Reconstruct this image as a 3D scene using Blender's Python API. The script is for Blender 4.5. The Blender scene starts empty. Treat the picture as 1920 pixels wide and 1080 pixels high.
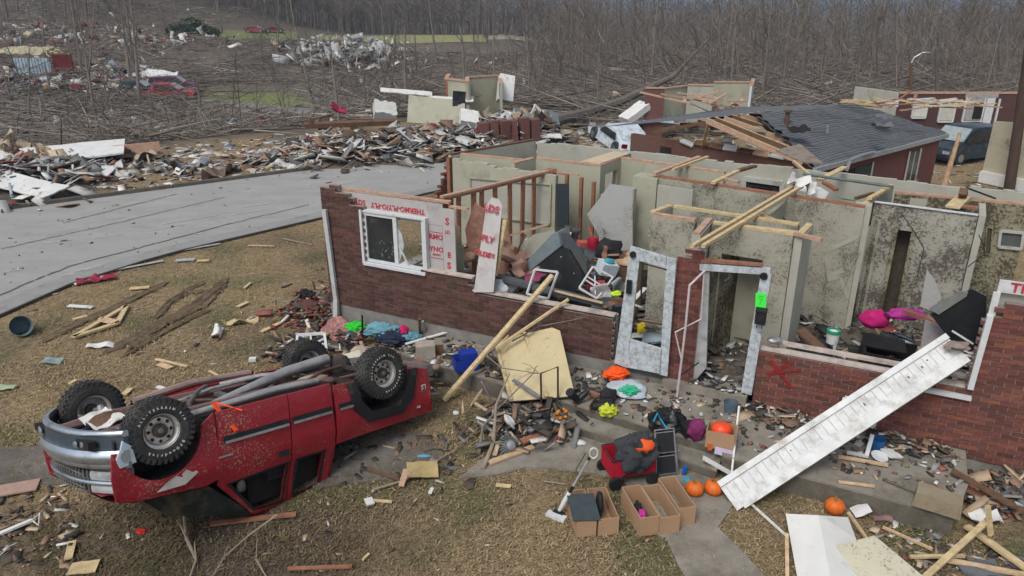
import bpy, bmesh, math, random
import numpy as np
from mathutils import Vector, Matrix, noise as mnoise
from math import sin, cos, pi, radians, sqrt, atan2
R = random.Random(7)
SC = bpy.context.scene
COL = SC.collection

# ------------------------------------------------------------------ camera, sky, sun, exposure
FPX, PITCH, HCAM = 1400.0, radians(21.3), 6.1
cam_d = bpy.data.cameras.new('camera'); cam = bpy.data.objects.new('camera', cam_d); COL.objects.link(cam)
cam_d.sensor_width = 36.0; cam_d.lens = 36.0 * FPX / 1920.0
cam_d.clip_start = 0.1; cam_d.clip_end = 20000
cam.location = (0, 0, HCAM); cam.rotation_euler = (radians(90) - PITCH, 0, 0)
SC.camera = cam
W = bpy.data.worlds.new('World'); SC.world = W; W.use_nodes = True
wn = W.node_tree.nodes; wl = W.node_tree.links; wn.clear()
sky = wn.new('ShaderNodeTexSky'); sky.sky_type = 'NISHITA'; sky.sun_disc = False
sky.sun_elevation = radians(53); sky.sun_rotation = radians(215); sky.air_density = 1.0; sky.dust_density = 3.0
hs = wn.new('ShaderNodeHueSaturation'); hs.inputs['Saturation'].default_value = 0.5
bg = wn.new('ShaderNodeBackground'); bg.inputs['Strength'].default_value = 0.10
wo = wn.new('ShaderNodeOutputWorld')
wl.new(sky.outputs[0], hs.inputs['Color']); wl.new(hs.outputs[0], bg.inputs[0]); wl.new(bg.outputs[0], wo.inputs[0])
sd = bpy.data.lights.new('sun', 'SUN'); sd.energy = 1.25; sd.angle = radians(25); sd.color = (1, 0.97, 0.93)
sun = bpy.data.objects.new('sun', sd); COL.objects.link(sun)
sun.rotation_euler = (radians(37), 0, radians(-30))
SC.view_settings.view_transform = 'Standard'; SC.view_settings.look = 'None'
SC.view_settings.exposure = 0.56; SC.view_settings.gamma = 1.0; SC.view_settings.use_curve_mapping = False
SC.cycles.volume_bounces = 0; SC.cycles.max_bounces = 6

# ------------------------------------------------------------------ survey helpers: photo point -> place in the world
_s, _c = sin(PITCH), cos(PITCH)
def ray(x, y):
    a = (x - 960) / FPX; b = (y - 540) / FPX
    return Vector((a, _c - b * _s, -(_s + b * _c)))
def gp(x, y, z=0.0):
    d = ray(x, y); t = (z - HCAM) / d.z
    return Vector((d.x * t, d.y * t, z))
HO = Vector((-3.6, 13.57, 0)); HA = atan2(-5.07, 10.34)
HU = Vector((cos(HA), sin(HA), 0)); HV = Vector((-sin(HA), cos(HA), 0))
def h2w(u, v, z): return HO + HU * u + HV * v + Vector((0, 0, z))
def w2h(p): q = Vector(p) - HO; return Vector((q.dot(HU), q.dot(HV), p[2]))
def hz(x, y, z): return w2h(gp(x, y, z))                 # house coords of a photo point at height z
def yy(x, y, Y):                                         # photo point at depth Y
    d = ray(x, y); return d * (Y / d.y) + Vector((0, 0, HCAM))
def hv(x, y, v=0.0):                                     # house coords of a photo point on the plane v
    d = ray(x, y); t = (v + HO.dot(HV)) / d.dot(HV)
    return w2h(d * t + Vector((0, 0, HCAM)))
def pv(x, y, v=0.0): p = hv(x, y, v); return h2w(*p)     # the same in world coords
def sstep(a, b, x):
    t = max(0.0, min(1.0, (x - a) / (b - a))); return t * t * (3 - 2 * t)
RA = gp(0, 397); RB = gp(710, 303); RD = (RB - RA).normalized(); RN = Vector((-RD.y, RD.x, 0))   # far kerb line
def topx(x, y, z):                                      # where a place shows in the photo
    fw = y * _c - (z - HCAM) * _s; dn = -(z - HCAM) * _c - y * _s
    return 960 + FPX * x / fw, 540 + FPX * dn / fw
def terr(x, y):
    d = (Vector((x, y, 0)) - RA).dot(RN)
    vm = sstep(10, -6, x)
    z = -3.0 * sstep(9.5, 17, d) * vm
    z += 3.0 * sstep(40, 75, d) * vm
    z += 13 * sstep(70, 190, y) * sstep(-22, -75, x)
    z -= .9 * sstep(19, 26, y) * sstep(0, 5, x)
    z -= 14 * sstep(138, 230, y) * sstep(-75, -30, x)
    z += 0.5 * mnoise.noise(Vector((x * .05, y * .05, 0))) * sstep(12, 30, d)
    return z
def gt(x, y):                                            # photo point on the terrain
    d = ray(x, y); t = 2.0; o = Vector((0, 0, HCAM))
    while t < 900:
        p = o + d * t
        if p.z <= terr(p.x, p.y): break
        t += 0.4 if t < 60 else 1.5
    lo, hi = t - 1.5, t
    for _ in range(12):
        m = (lo + hi) / 2; p = o + d * m
        if p.z <= terr(p.x, p.y): hi = m
        else: lo = m
    return o + d * hi

# ------------------------------------------------------------------ objects
def tag(o, label=None, cat=None, group=None, kind=None):
    if label: o['label'] = label
    if cat: o['category'] = cat
    if group: o['group'] = group
    if kind: o['kind'] = kind
    return o
def thing(name, label, cat, loc=(0, 0, 0), rz=0, group=None):
    o = bpy.data.objects.new(name, None); COL.objects.link(o); o.empty_display_size = .2
    o.location = loc; o.rotation_euler = (0, 0, rz)
    return tag(o, label, cat, group)
def link(name, me, parent=None, loc=None, rot=None):
    o = bpy.data.objects.new(name, me); COL.objects.link(o)
    if parent is not None: o.parent = parent
    if loc is not None: o.location = loc
    if rot is not None: o.rotation_euler = rot
    return o
def frame(p0, p1, up=(0, 0, 1)):
    x = (Vector(p1) - Vector(p0)); l = x.length or 1e-6; x /= l; up = Vector(up)
    if abs(x.dot(up)) > .98: up = Vector((0, 1, 0)) if abs(x.y) < .9 else Vector((1, 0, 0))
    y = up.cross(x).normalized(); z = x.cross(y)
    return x, y, z, l
class MB:
    def __init__(s, org=(0, 0, 0)): s.v = []; s.f = []; s.c = []; s.o = Vector(org); s.col = None; s.has = False; s.m = []; s.mi = 0
    def _add(s, vs, fs):
        n = len(s.v); s.v.extend([tuple(Vector(q) - s.o) for q in vs]); s.f.extend([tuple(i + n for i in f) for f in fs])
        s.c.extend([s.col] * len(fs)); s.m.extend([s.mi] * len(fs))
        if s.col: s.has = True
        return s
    def hexa(s, P): return s._add(P, [(0, 3, 2, 1), (4, 5, 6, 7), (0, 1, 5, 4), (1, 2, 6, 5), (2, 3, 7, 6), (3, 0, 4, 7)])
    def box(s, a, b):
        (x0, y0, z0), (x1, y1, z1) = a, b
        return s.hexa([(x0, y0, z0), (x1, y0, z0), (x1, y1, z0), (x0, y1, z0), (x0, y0, z1), (x1, y0, z1), (x1, y1, z1), (x0, y1, z1)])
    def cbox(s, c, sz, rot=None):
        c = Vector(c); h = [q / 2 for q in sz]; M3 = rot.to_matrix() if rot is not None and hasattr(rot, 'to_matrix') else (rot or Matrix.Identity(3))
        P = [c + M3 @ Vector((sx * h[0], sy * h[1], sz_ * h[2])) for sz_ in (-1, 1) for sx, sy in ((-1, -1), (1, -1), (1, 1), (-1, 1))]
        return s.hexa(P)
    def beam(s, p0, p1, w, h, up=(0, 0, 1), roll=0):
        p0 = Vector(p0); p1 = Vector(p1); x, y, z, l = frame(p0, p1, up)
        if roll: y, z = y * cos(roll) + z * sin(roll), z * cos(roll) - y * sin(roll)
        P = [q + y * (sy * w / 2) + z * (sz * h / 2) for sz in (-1, 1) for q, sy in ((p0, -1), (p1, -1), (p1, 1), (p0, 1))]
        return s.hexa(P)
    def tube(s, pts, r, n=8, cap=True, flat=1.0):
        pts = [Vector(p) for p in pts]; rs = r if isinstance(r, (list, tuple)) else [r] * len(pts)
        vs = []; fs = []; py = None
        for i, p in enumerate(pts):
            a = pts[max(0, i - 1)]; b = pts[min(len(pts) - 1, i + 1)]
            x, y, z, l = frame(a, b)
            if py is not None:
                y = (py - x * py.dot(x)); y = y.normalized() if y.length > 1e-4 else frame(a, b)[1]; z = x.cross(y)
            py = y
            for k in range(n):
                t = 2 * pi * k / n; vs.append(p + y * (cos(t) * rs[i]) + z * (sin(t) * rs[i] * flat))
        for i in range(len(pts) - 1):
            for k in range(n):
                k2 = (k + 1) % n; fs.append((i * n + k, i * n + k2, (i + 1) * n + k2, (i + 1) * n + k))
        if cap: fs.append(tuple(range(n - 1, -1, -1))); fs.append(tuple((len(pts) - 1) * n + k for k in range(n)))
        return s._add(vs, fs)
    def lathe(s, prof, c=(0, 0, 0), n=24, axis='z', M=None, closed=False, caps=True):
        vs = []; fs = []; c = Vector(c)
        for r, h in prof:
            for k in range(n):
                t = 2 * pi * k / n
                q = {'z': Vector((r * cos(t), r * sin(t), h)), 'y': Vector((r * cos(t), h, r * sin(t))), 'x': Vector((h, r * cos(t), r * sin(t)))}[axis]
                vs.append(c + (M @ q if M else q))
        m = len(prof)
        for i in range(m if closed else m - 1):
            j = (i + 1) % m
            for k in range(n): k2 = (k + 1) % n; fs.append((i * n + k, i * n + k2, j * n + k2, j * n + k))
        if not closed and caps:
            if prof[0][0] > 1e-4: fs.append(tuple(range(n - 1, -1, -1)))
            if prof[-1][0] > 1e-4: fs.append(tuple((m - 1) * n + k for k in range(n)))
        return s._add(vs, fs)
    def prism(s, poly, ext):                      # poly: 3d points, ext: vector
        n = len(poly); e = Vector(ext); P = [Vector(p) for p in poly]
        return s._add(P + [p + e for p in P], [tuple(range(n - 1, -1, -1)), tuple(range(n, 2 * n))] + [(i, (i + 1) % n, (i + 1) % n + n, i + n) for i in range(n)])
    def slab(s, poly, z0, z1): return s.prism([(p[0], p[1], z0) for p in poly], (0, 0, z1 - z0))
    def sheet(s, o, a, b, th=.01, na=6, nb=6, crump=0.03, seed=0, keep=None, fr=5):
        o = Vector(o); a = Vector(a); b = Vector(b); n = a.cross(b).normalized(); vs = []; fs = []
        for lay in (1, -1):
            for i in range(na + 1):
                for j in range(nb + 1):
                    p = o + a * (i / na) + b * (j / nb)
                    d = crump * mnoise.noise(p * fr + Vector((seed * 7.3, seed, 0)))
                    vs.append(p + n * (d + lay * th / 2))
        N = (na + 1) * (nb + 1); idx = lambda l, i, j: l * N + i * (nb + 1) + j
        for i in range(na):
            for j in range(nb):
                if keep and not keep((i + .5) / na, (j + .5) / nb): continue
                fs.append((idx(0, i, j), idx(0, i + 1, j), idx(0, i + 1, j + 1), idx(0, i, j + 1)))
                fs.append((idx(1, i, j), idx(1, i, j + 1), idx(1, i + 1, j + 1), idx(1, i + 1, j)))
        for i in range(na):
            for j in (0, nb): fs.append((idx(0, i, j), idx(0, i + 1, j), idx(1, i + 1, j), idx(1, i, j)))
        for j in range(nb):
            for i in (0, na): fs.append((idx(0, i, j), idx(0, i, j + 1), idx(1, i, j + 1), idx(1, i, j)))
        return s._add(vs, fs)
    def blob(s, c, r, seed=0, amp=.3, nu=16, nv=10, fr=1.6, M=None, ridge=False):
        if ridge: nu, nv = max(nu, 36), max(nv, 22)
        c = Vector(c); r = Vector(r) if not isinstance(r, (int, float)) else Vector((r, r, r)); vs = []; fs = []
        for j in range(nv + 1):
            th = pi * j / nv
            for i in range(nu):
                ph = 2 * pi * i / nu
                q = Vector((sin(th) * cos(ph), sin(th) * sin(ph), cos(th)))
                nn = mnoise.noise(q * fr + Vector((seed * 3.1, seed * 1.7, seed)))
                nn2 = mnoise.noise(q * fr * 3 + Vector((seed * 5.1, 0, seed)))
                if ridge: nn = abs(nn) * 2 - .4; nn2 = abs(nn2) * 2.4 - .5 + .5 * mnoise.noise(q * fr * 7)
                k = 1 + amp * nn + amp * .4 * nn2
                p = Vector((q.x * r.x * k, q.y * r.y * k, q.z * r.z * k)); vs.append(c + (M @ p if M else p))
        for j in range(nv):
            for i in range(nu): i2 = (i + 1) % nu; fs.append((j * nu + i, (j + 1) * nu + i, (j + 1) * nu + i2, j * nu + i2))
        return s._add(vs, fs)
    def mesh(s, name, mats, smooth=False):
        me = bpy.data.meshes.new(name); me.from_pydata(s.v, [], s.f)
        for m in (mats if isinstance(mats, (list, tuple)) else [mats]): me.materials.append(m)
        if isinstance(mats, (list, tuple)) and len(mats) > 1: me.polygons.foreach_set('material_index', s.m)
        if s.has:
            at = me.color_attributes.new('Col', 'FLOAT_COLOR', 'CORNER'); arr = []
            for f, c in zip(s.f, s.c): c = c or (.5, .5, .5); arr.extend((c[0], c[1], c[2], 1.0) * len(f))
            at.data.foreach_set('color', arr)
        bm = bmesh.new(); bm.from_mesh(me); bmesh.ops.recalc_face_normals(bm, faces=bm.faces)
        bm.to_mesh(me); bm.free()
        if smooth:
            me.polygons.foreach_set('use_smooth', [True] * len(me.polygons))
            try: me.set_sharp_from_angle(angle=radians(38))
            except Exception: pass
        me.update(); return me
    def build(s, name, mats, parent=None, loc=None, rot=None, smooth=False): return link(name, s.mesh(name, mats, smooth), parent, loc, rot)
def wobj(name, mb_fn, mat, label, cat, org, smooth=False, group=None):      # one-mesh thing authored in world coords, origin at org
    m = MB(org); mb_fn(m); o = m.build(name, mat, None, org, smooth=smooth); return tag(o, label, cat, group)
def copies(src, loc, rz, label=None, scale=None, tilt=None):
    r = src.copy(); COL.objects.link(r); r.location = loc; r.rotation_euler = (tilt[0] if tilt else 0, tilt[1] if tilt else 0, rz)
    if label: r['label'] = label
    if scale: r.scale = scale
    for ch in list(src.children):
        c = ch.copy(); COL.objects.link(c); c.parent = r
        for g in list(ch.children): d = g.copy(); COL.objects.link(d); d.parent = c
    return r

# ------------------------------------------------------------------ materials
MATS = {}
def mat(name, col, rough=.85, var=.25, scale=6, bump=.15, bscale=40, metal=0.0, dirt=0.0, dcol=(.10, .075, .05), dscale=3, attr=False, stretch=(1, 1, 1), spec=.3, alpha=None, coat=0):
    if name in MATS: return MATS[name]
    m = bpy.data.materials.new(name); m.use_nodes = True; N = m.node_tree.nodes; L = m.node_tree.links
    b = N['Principled BSDF']; b.inputs['Roughness'].default_value = rough; b.inputs['Metallic'].default_value = metal
    b.inputs['Specular IOR Level'].default_value = spec; b.inputs['Coat Weight'].default_value = coat
    tc = N.new('ShaderNodeTexCoord'); mp = N.new('ShaderNodeMapping'); mp.inputs['Scale'].default_value = stretch
    L.new(tc.outputs['Object'], mp.inputs[0])
    n1 = N.new('ShaderNodeTexNoise'); n1.inputs['Scale'].default_value = scale; n1.inputs['Detail'].default_value = 6; n1.inputs['Roughness'].default_value = .65
    L.new(mp.outputs[0], n1.inputs['Vector'])
    mr = N.new('ShaderNodeMapRange'); mr.inputs[1].default_value = .25; mr.inputs[2].default_value = .75; mr.inputs[3].default_value = 1 - var; mr.inputs[4].default_value = 1 + var
    L.new(n1.outputs[0], mr.inputs[0])
    vm = N.new('ShaderNodeVectorMath'); vm.operation = 'SCALE'; L.new(mr.outputs[0], vm.inputs['Scale'])
    if attr:
        at = N.new('ShaderNodeAttribute'); at.attribute_name = 'Col'; L.new(at.outputs['Color'], vm.inputs[0])
    else: vm.inputs[0].default_value = col
    out = vm.outputs[0]
    if dirt > 0:
        n2 = N.new('ShaderNodeTexNoise'); n2.inputs['Scale'].default_value = dscale; n2.inputs['Detail'].default_value = 8; n2.inputs['Roughness'].default_value = .7
        L.new(tc.outputs['Object'], n2.inputs['Vector'])
        r2 = N.new('ShaderNodeMapRange'); r2.inputs[1].default_value = .62 - dirt * .35; r2.inputs[2].default_value = .78 - dirt * .2; r2.inputs[4].default_value = .9
        L.new(n2.outputs[0], r2.inputs[0])
        mx = N.new('ShaderNodeMix'); mx.data_type = 'RGBA'; mx.inputs[7].default_value = (*dcol, 1)
        L.new(r2.outputs[0], mx.inputs[0]); L.new(out, mx.inputs[6]); out = mx.outputs[2]
    L.new(out, b.inputs['Base Color'])
    if bump:
        n3 = N.new('ShaderNodeTexNoise'); n3.inputs['Scale'].default_value = bscale; n3.inputs['Detail'].default_value = 4; L.new(mp.outputs[0], n3.inputs['Vector'])
        bp = N.new('ShaderNodeBump'); bp.inputs['Strength'].default_value = bump; bp.inputs['Distance'].default_value = .02
        L.new(n3.outputs[0], bp.inputs['Height']); L.new(bp.outputs[0], b.inputs['Normal'])
    if alpha: b.inputs['Alpha'].default_value = alpha
    MATS[name] = m; return m
def woodm(name, col, dirt=.15): return mat(name, col, .8, .35, 3, .2, 30, dirt=dirt, dcol=(col[0] * .45, col[1] * .42, col[2] * .4), dscale=2, stretch=(3, 3, 9))
wood = woodm('wood_new', (.50, .36, .22)); wood2 = woodm('wood_red', (.27, .125, .075), .25); wood3 = woodm('wood_plate', (.42, .27, .19)); wood4 = woodm('wood_dark', (.13, .075, .045))
wood5 = woodm('wood_yellow', (.50, .39, .22), .1)
painted = mat('debris_paint', (1, 1, 1), .85, .3, 5, .2, 30, attr=True, dirt=.28, dscale=2.5)
brickm = mat('brick_clay', (1, 1, 1), .9, .3, 14, .5, 60, attr=True, dirt=.15, dcol=(.10, .07, .055), dscale=1.2)
mortar = mat('mortar', (.27, .22, .20), .95, .25, 12, .4, 60, dirt=.35, dcol=(.12, .08, .065), dscale=1.5)
drywall = mat('drywall_cream', (.36, .355, .275), .9, .1, 2, .1, 20, dirt=.22, dcol=(.20, .185, .13), dscale=1.3)
drygrey = mat('drywall_grey', (.37, .365, .31), .9, .12, 2, .1, 20, dirt=.2, dcol=(.22, .205, .16), dscale=1.6)
concrete = mat('concrete', (.235, .215, .18), .92, .22, 4, .3, 50, dirt=.42, dcol=(.115, .10, .075), dscale=2.2)
foundm = mat('foundation_concrete', (.22, .21, .19), .93, .2, 5, .4, 40, dirt=.3, dcol=(.12, .105, .085), dscale=2)
white = mat('white_paint', (.56, .58, .59), .6, .1, 5, .1, 30, dirt=.18, dcol=(.32, .31, .28), dscale=5)
whitedirty = mat('white_dirty', (.47, .52, .56), .6, .2, 9, .15, 40, dirt=.5, dcol=(.20, .20, .18), dscale=16)
greyp = mat('grey_plastic', (.16, .19, .20), .5, .2, 4, .05, 30, dirt=.25)
black = mat('black_plastic', (.016, .017, .019), .45, .3, 4, .05, 30, dirt=.12)
blackcl = mat('black_cloth', (.022, .022, .025), .95, .5, 12, .5, 25)
dark = mat('dark_void', (.02, .018, .016), .95, .4, 4, .3, 20)
metalg = mat('galvanised', (.42, .43, .44), .42, .25, 8, .1, 30, metal=.75, dirt=.2)
rust = mat('rusty_metal', (.13, .075, .05), .75, .4, 10, .3, 40, metal=.3, dirt=.3)
glassd = mat('dark_glass', (.028, .032, .034), .12, .6, 2, 0, 10, spec=.6, dirt=.2, dcol=(.10, .10, .095), dscale=5)
card = mat('cardboard', (.37, .235, .14), .9, .08, 3, .1, 30)
pumpm = mat('pumpkin_skin', (.62, .135, .018), .5, .15, 6, .1, 20)
redtext = mat('red_print', (.42, .035, .06), .8, .35, 14, 0, 10)
sheathm = mat('foil_sheathing', (.42, .40, .39), .55, .12, 3, .1, 12, dirt=.25, dcol=(.24, .20, .19), dscale=2.5)
bark = mat('bark', (.18, .155, .13), .95, .35, 6, .5, 20, stretch=(1, 1, .3))
barkd = mat('bark_dark', (.13, .112, .095), .95, .35, 6, .4, 20, stretch=(1, 1, .3))
barkl = mat('bark_pale', (.26, .215, .16), .95, .35, 6, .4, 20)
def cm(name, col, rough=.8, **k): return mat(name, col, rough, k.pop('var', .2), k.pop('scale', 8), k.pop('bump', .2), k.pop('bscale', 25), **k)
# ------------------------------------------------------------------ ground, road, path
def inhouse(x, y, m=0.0):
    q = w2h((x, y, 0)); return -m < q.x < 13 + m and -m < q.y < 6.6 + m
NE = [gp(*p) for p in ((9, 591), (135, 535), (274, 491), (346, 471), (598, 412))]
NE = [NE[0] + (NE[0] - NE[1]) * 12] + NE + [NE[4] + (NE[4] - NE[3]).normalized() * 9]
def dnear(x, y):       # >0 on the lawn side of the near road edge
    for a, b in zip(NE[:-1], NE[1:]):
        if a.x <= x <= b.x:
            t = (x - a.x) / (b.x - a.x); return (a.y + (b.y - a.y) * t) - y
    return 5.0
def groundcol(x, y):
    d = (Vector((x, y, 0)) - RA).dot(RN); P = Vector((x, y, 0))
    if x > 4: d = max(d, y - 33)
    a = .5 + .5 * mnoise.noise(P * .35); b = .5 + .5 * mnoise.noise(P * .9 + Vector((9, 3, 1))); e = .5 + .5 * mnoise.noise(P * .12 + Vector((2, 7, 4)))
    straw = Vector((.225, .165, .090)); soil = Vector((.105, .078, .052)); green = Vector((.085, .095, .038)); litter = Vector((.125, .105, .082))
    c = straw.lerp(soil, sstep(.42, .75, .6 * a + .4 * b))
    if y < 20:
        q = w2h((x, y, 0))
        gm = sstep(.5, .75, b) * .45 + .8 * sstep(1.1, .3, abs(x + .2)) * sstep(1.0, .4, abs(y - 9.6)) + .55 * sstep(2, .8, abs(x - 5.2)) * sstep(.8, .3, abs(y - 6.7))
        c = c.lerp(green, min(.85, gm))
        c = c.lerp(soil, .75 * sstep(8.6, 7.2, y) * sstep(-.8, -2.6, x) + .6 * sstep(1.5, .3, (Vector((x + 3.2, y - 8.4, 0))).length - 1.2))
    if d > 8: c = c.lerp(litter * (.8 + .5 * e), sstep(8.0, 9.5, d) if x < 4 else sstep(3, 12, d))
    if d > 8 and x > 2 and y < 60: c = c.lerp(Vector((.15, .125, .09)), .7 * sstep(2, 8, x))
    if y > 100: c = c.lerp(Vector((.085, .072, .055)), sstep(100, 140, y))
    return c
ys = list(np.arange(4.0, 24, .22)) + list(np.arange(24, 60, .8)) + list(np.arange(60, 150, 2.2)) + list(np.geomspace(152, 6000, 40))
ys = [-20, -8, 0, 2.5] + ys
nx = 150; vs = []; cs = []
for y in ys:
    hw_ = 18 + abs(y) * 1.15
    for i in range(nx + 1):
        t = i / nx * 2 - 1; x = hw_ * (t * .75 + .25 * t ** 3)
        z = terr(x, y)
        if y < 24 and not inhouse(x, y, .3): z += .022 * mnoise.noise(Vector((x * 1.7, y * 1.7, 0))) - .012
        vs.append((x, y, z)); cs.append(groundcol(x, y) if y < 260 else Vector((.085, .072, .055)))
fs = [(j * (nx + 1) + i, j * (nx + 1) + i + 1, (j + 1) * (nx + 1) + i + 1, (j + 1) * (nx + 1) + i) for j in range(len(ys) - 1) for i in range(nx)]
me = bpy.data.meshes.new('ground'); me.from_pydata(vs, [], fs)
at = me.color_attributes.new('Col', 'FLOAT_COLOR', 'POINT'); at.data.foreach_set('color', [q for c in cs for q in (c.x, c.y, c.z, 1)])
groundm = mat('ground_soil', (1, 1, 1), .97, .55, 9, .8, 35, attr=True)
# two scales of noise in the soil so it never reads flat
_N = groundm.node_tree.nodes; _L = groundm.node_tree.links
_b = _N['Principled BSDF']; _src = _b.inputs['Base Color'].links[0].from_socket
_n = _N.new('ShaderNodeTexNoise'); _n.inputs['Scale'].default_value = 45; _n.inputs['Detail'].default_value = 5
_tc = [n for n in _N if n.type == 'TEX_COORD'][0]; _L.new(_tc.outputs['Object'], _n.inputs['Vector'])
_m = _N.new('ShaderNodeMapRange'); _m.inputs[1].default_value = .3; _m.inputs[2].default_value = .7; _m.inputs[3].default_value = .45; _m.inputs[4].default_value = 1.55
_L.new(_n.outputs[0], _m.inputs[0]); _v = _N.new('ShaderNodeVectorMath'); _v.operation = 'SCALE'; _L.new(_src, _v.inputs[0]); _L.new(_m.outputs[0], _v.inputs['Scale']); _L.new(_v.outputs[0], _b.inputs['Base Color'])
me.materials.append(groundm); me.polygons.foreach_set('use_smooth', [True] * len(me.polygons))
tag(link('ground', me), kind='structure')

asph = mat('asphalt', (.295, .29, .275), .9, .13, 1.5, .25, 90, dirt=.16, dcol=(.21, .205, .195), dscale=1.0, stretch=(.5, 1.2, 1))
gutm = mat('gutter_concrete', (.25, .25, .24), .9, .12, 3, .2, 60, dirt=.25, dcol=(.15, .14, .12), dscale=2)
def lerp_off(pts, off):
    out = []
    for i, p in enumerate(pts):
        a = pts[max(0, i - 1)]; b = pts[min(len(pts) - 1, i + 1)]; t = (b - a).normalized(); out.append(p + Vector((-t.y, t.x, 0)) * off)
    return out
far = [RA + RD * s for s in (-95, -30, 0, 5, 10, 17)]
near2 = lerp_off(NE, .62)
m = MB(); NN = 40
def samp(pts, t):
    L_ = [(b - a).length for a, b in zip(pts[:-1], pts[1:])]; T = sum(L_) * t
    for a, b, l in zip(pts[:-1], pts[1:], L_):
        if T <= l: return a + (b - a) * (T / l)
        T -= l
    return pts[-1]
def strip(name, A, B, z, mt, n=60, kind='structure', rows=1, th=0):
    m = MB(); vs = []; fs = []
    for i in range(n + 1):
        a = samp(A, i / n); b = samp(B, i / n)
        for j in range(rows + 1): p = a.lerp(b, j / rows); vs.append((p.x, p.y, z + terr(p.x, p.y) * 0))
    for i in range(n):
        for j in range(rows): k = i * (rows + 1) + j; fs.append((k, k + rows + 1, k + rows + 2, k + 1))
    m._add(vs, fs); return tag(m.build(name, mt), kind=kind)
strip('road', near2, far, .028, asph, rows=6)
strip('gutter', NE, near2, .040, gutm)
# far kerb with a dark face towards the road
m = MB()
for a, b in zip(far[:-1], far[1:]):
    n_ = max(1, int((b - a).length / 3))
    for i in range(n_):
        p, q = a.lerp(b, i / n_), a.lerp(b, (i + 1) / n_ - .01 / n_); m.beam(p + RN * .08 + Vector((0, 0, .06)), q + RN * .08 + Vector((0, 0, .06)), .16, .16)
kerbm = mat('kerb_concrete', (.11, .105, .09), .95, .3, 4, .3, 50, dirt=.4)
tag(m.build('kerb', kerbm), kind='structure')
m = MB()
for a, b in zip(NE[:-1], NE[1:]): m.beam(a + Vector((0, 0, .035)), b + Vector((0, 0, .035)), .05, .05)
tag(m.build('road_edge', mat('edge_joint', (.07, .065, .055), .95)), kind='structure')
# seams and cracks in the road surface
m = MB()
for (x0, y0, x1, y1) in ((0, 556, 126, 503), (126, 503, 434, 421), (434, 421, 580, 386), (0, 470, 200, 425), (200, 425, 420, 372), (120, 420, 330, 366)):
    a, b = gp(x0, y0), gp(x1, y1); n_ = 12
    for i in range(n_): p, q = a.lerp(b, i / n_), a.lerp(b, (i + 1) / n_); o = Vector((R.uniform(-.03, .03), R.uniform(-.03, .03), .046)); m.beam(p + o, q + o, .05 if y0 > 480 else .03, .008)
tag(m.build('road_joint', mat('road_tar', (.24, .235, .225), .9)), kind='structure')
m = MB()
for _ in range(38):
    x = R.uniform(0, 780); y = R.uniform(330, 560)
    if y > 580 - .31 * x or y < 392 - .13 * x: continue
    p = gp(x, y) + Vector((0, 0, .036)); L_ = R.uniform(.2, 1.6); q = p + RD * L_ + RN * R.uniform(-.1, .1)
    m.beam(p, q, R.uniform(.03, .12), .006)
tag(m.build('chalky_road_wear', mat('road_wear', (.345, .345, .335), .95, .3, 8)), kind='structure')
# concrete paths: left walk behind the truck, walk from steps to the bottom of the frame
def poly_slab(name, pts, z0, z1, mt, kind='structure'):
    m = MB(); m.slab([(p.x, p.y) for p in pts], z0, z1); return tag(m.build(name, mt), kind=kind)
poly_slab('driveway', [gp(-260, 852), gp(95, 836), gp(330, 850), gp(640, 800), gp(800, 815), gp(840, 860), gp(760, 895), gp(600, 915), gp(420, 905), gp(160, 910), gp(-320, 905)], -.05, .016, mat('drive_concrete', (.16, .15, .135), .93, .2, 4, .3, 50, dirt=.75, dcol=(.085, .066, .046), dscale=1.4))
poly_slab('path', [gp(860, 900), gp(905, 862), gp(960, 840), gp(1040, 815), gp(1120, 825), gp(1200, 860), gp(1190, 905), gp(1120, 890), gp(1040, 880), gp(985, 878), gp(930, 892)], -.05, .025, concrete)
poly_slab('path_walk', [gp(1245, 1003), gp(1345, 992), gp(1385, 1030), gp(1440, 1090), gp(1500, 1160), gp(1330, 1160), gp(1270, 1060)], -.05, .026, concrete)
poly_slab('path_pad', [gp(1180, 850), gp(1370, 905), gp(1380, 940), gp(1340, 1000), gp(1240, 1010), gp(1190, 960), gp(1170, 900)], -.05, .021, concrete)
# draped sheets on the far terrain
def drape(name, q, mt, n=24, off=.06, mm=10):
    P = [gt(*p) for p in q]; m = MB(); vs = []; fs = []
    for i in range(n + 1):
        for j in range(mm + 1):
            a = P[0].lerp(P[1], i / n); b = P[3].lerp(P[2], i / n); p = a.lerp(b, j / mm); vs.append((p.x, p.y, terr(p.x, p.y) + off))
    for i in range(n):
        for j in range(mm): k = i * (mm + 1) + j; fs.append((k, k + mm + 1, k + mm + 2, k + 1))
    m._add(vs, fs); return tag(m.build(name, mt), kind='structure')
fieldm = mat('field_grass', (.23, .235, .105), .97, .35, 2, .3, 20, dirt=.2, dcol=(.13, .11, .05), dscale=.3)
lawnm = mat('lawn_green', (.15, .17, .065), .97, .3, 2, .3, 20, dirt=.25, dcol=(.12, .10, .05), dscale=.3)
drape('field', [(560, 80), (915, 79), (905, 65), (600, 66)], fieldm)
drape('far_field', [(915, 75), (1240, 73), (1230, 68), (915, 67)], mat('far_field', (.25, .24, .17), .97, .3, 1))
drape('hill_lawn', [(330, 75), (560, 76), (560, 60), (380, 58)], lawnm)
drape('green_lawn', [(375, 192), (600, 203), (560, 178), (390, 166)], lawnm)
drape('lane', [(340, 196), (640, 240), (610, 207), (350, 182)], mat('lane_gravel', (.20, .195, .185), .95, .2, 2))
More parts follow.
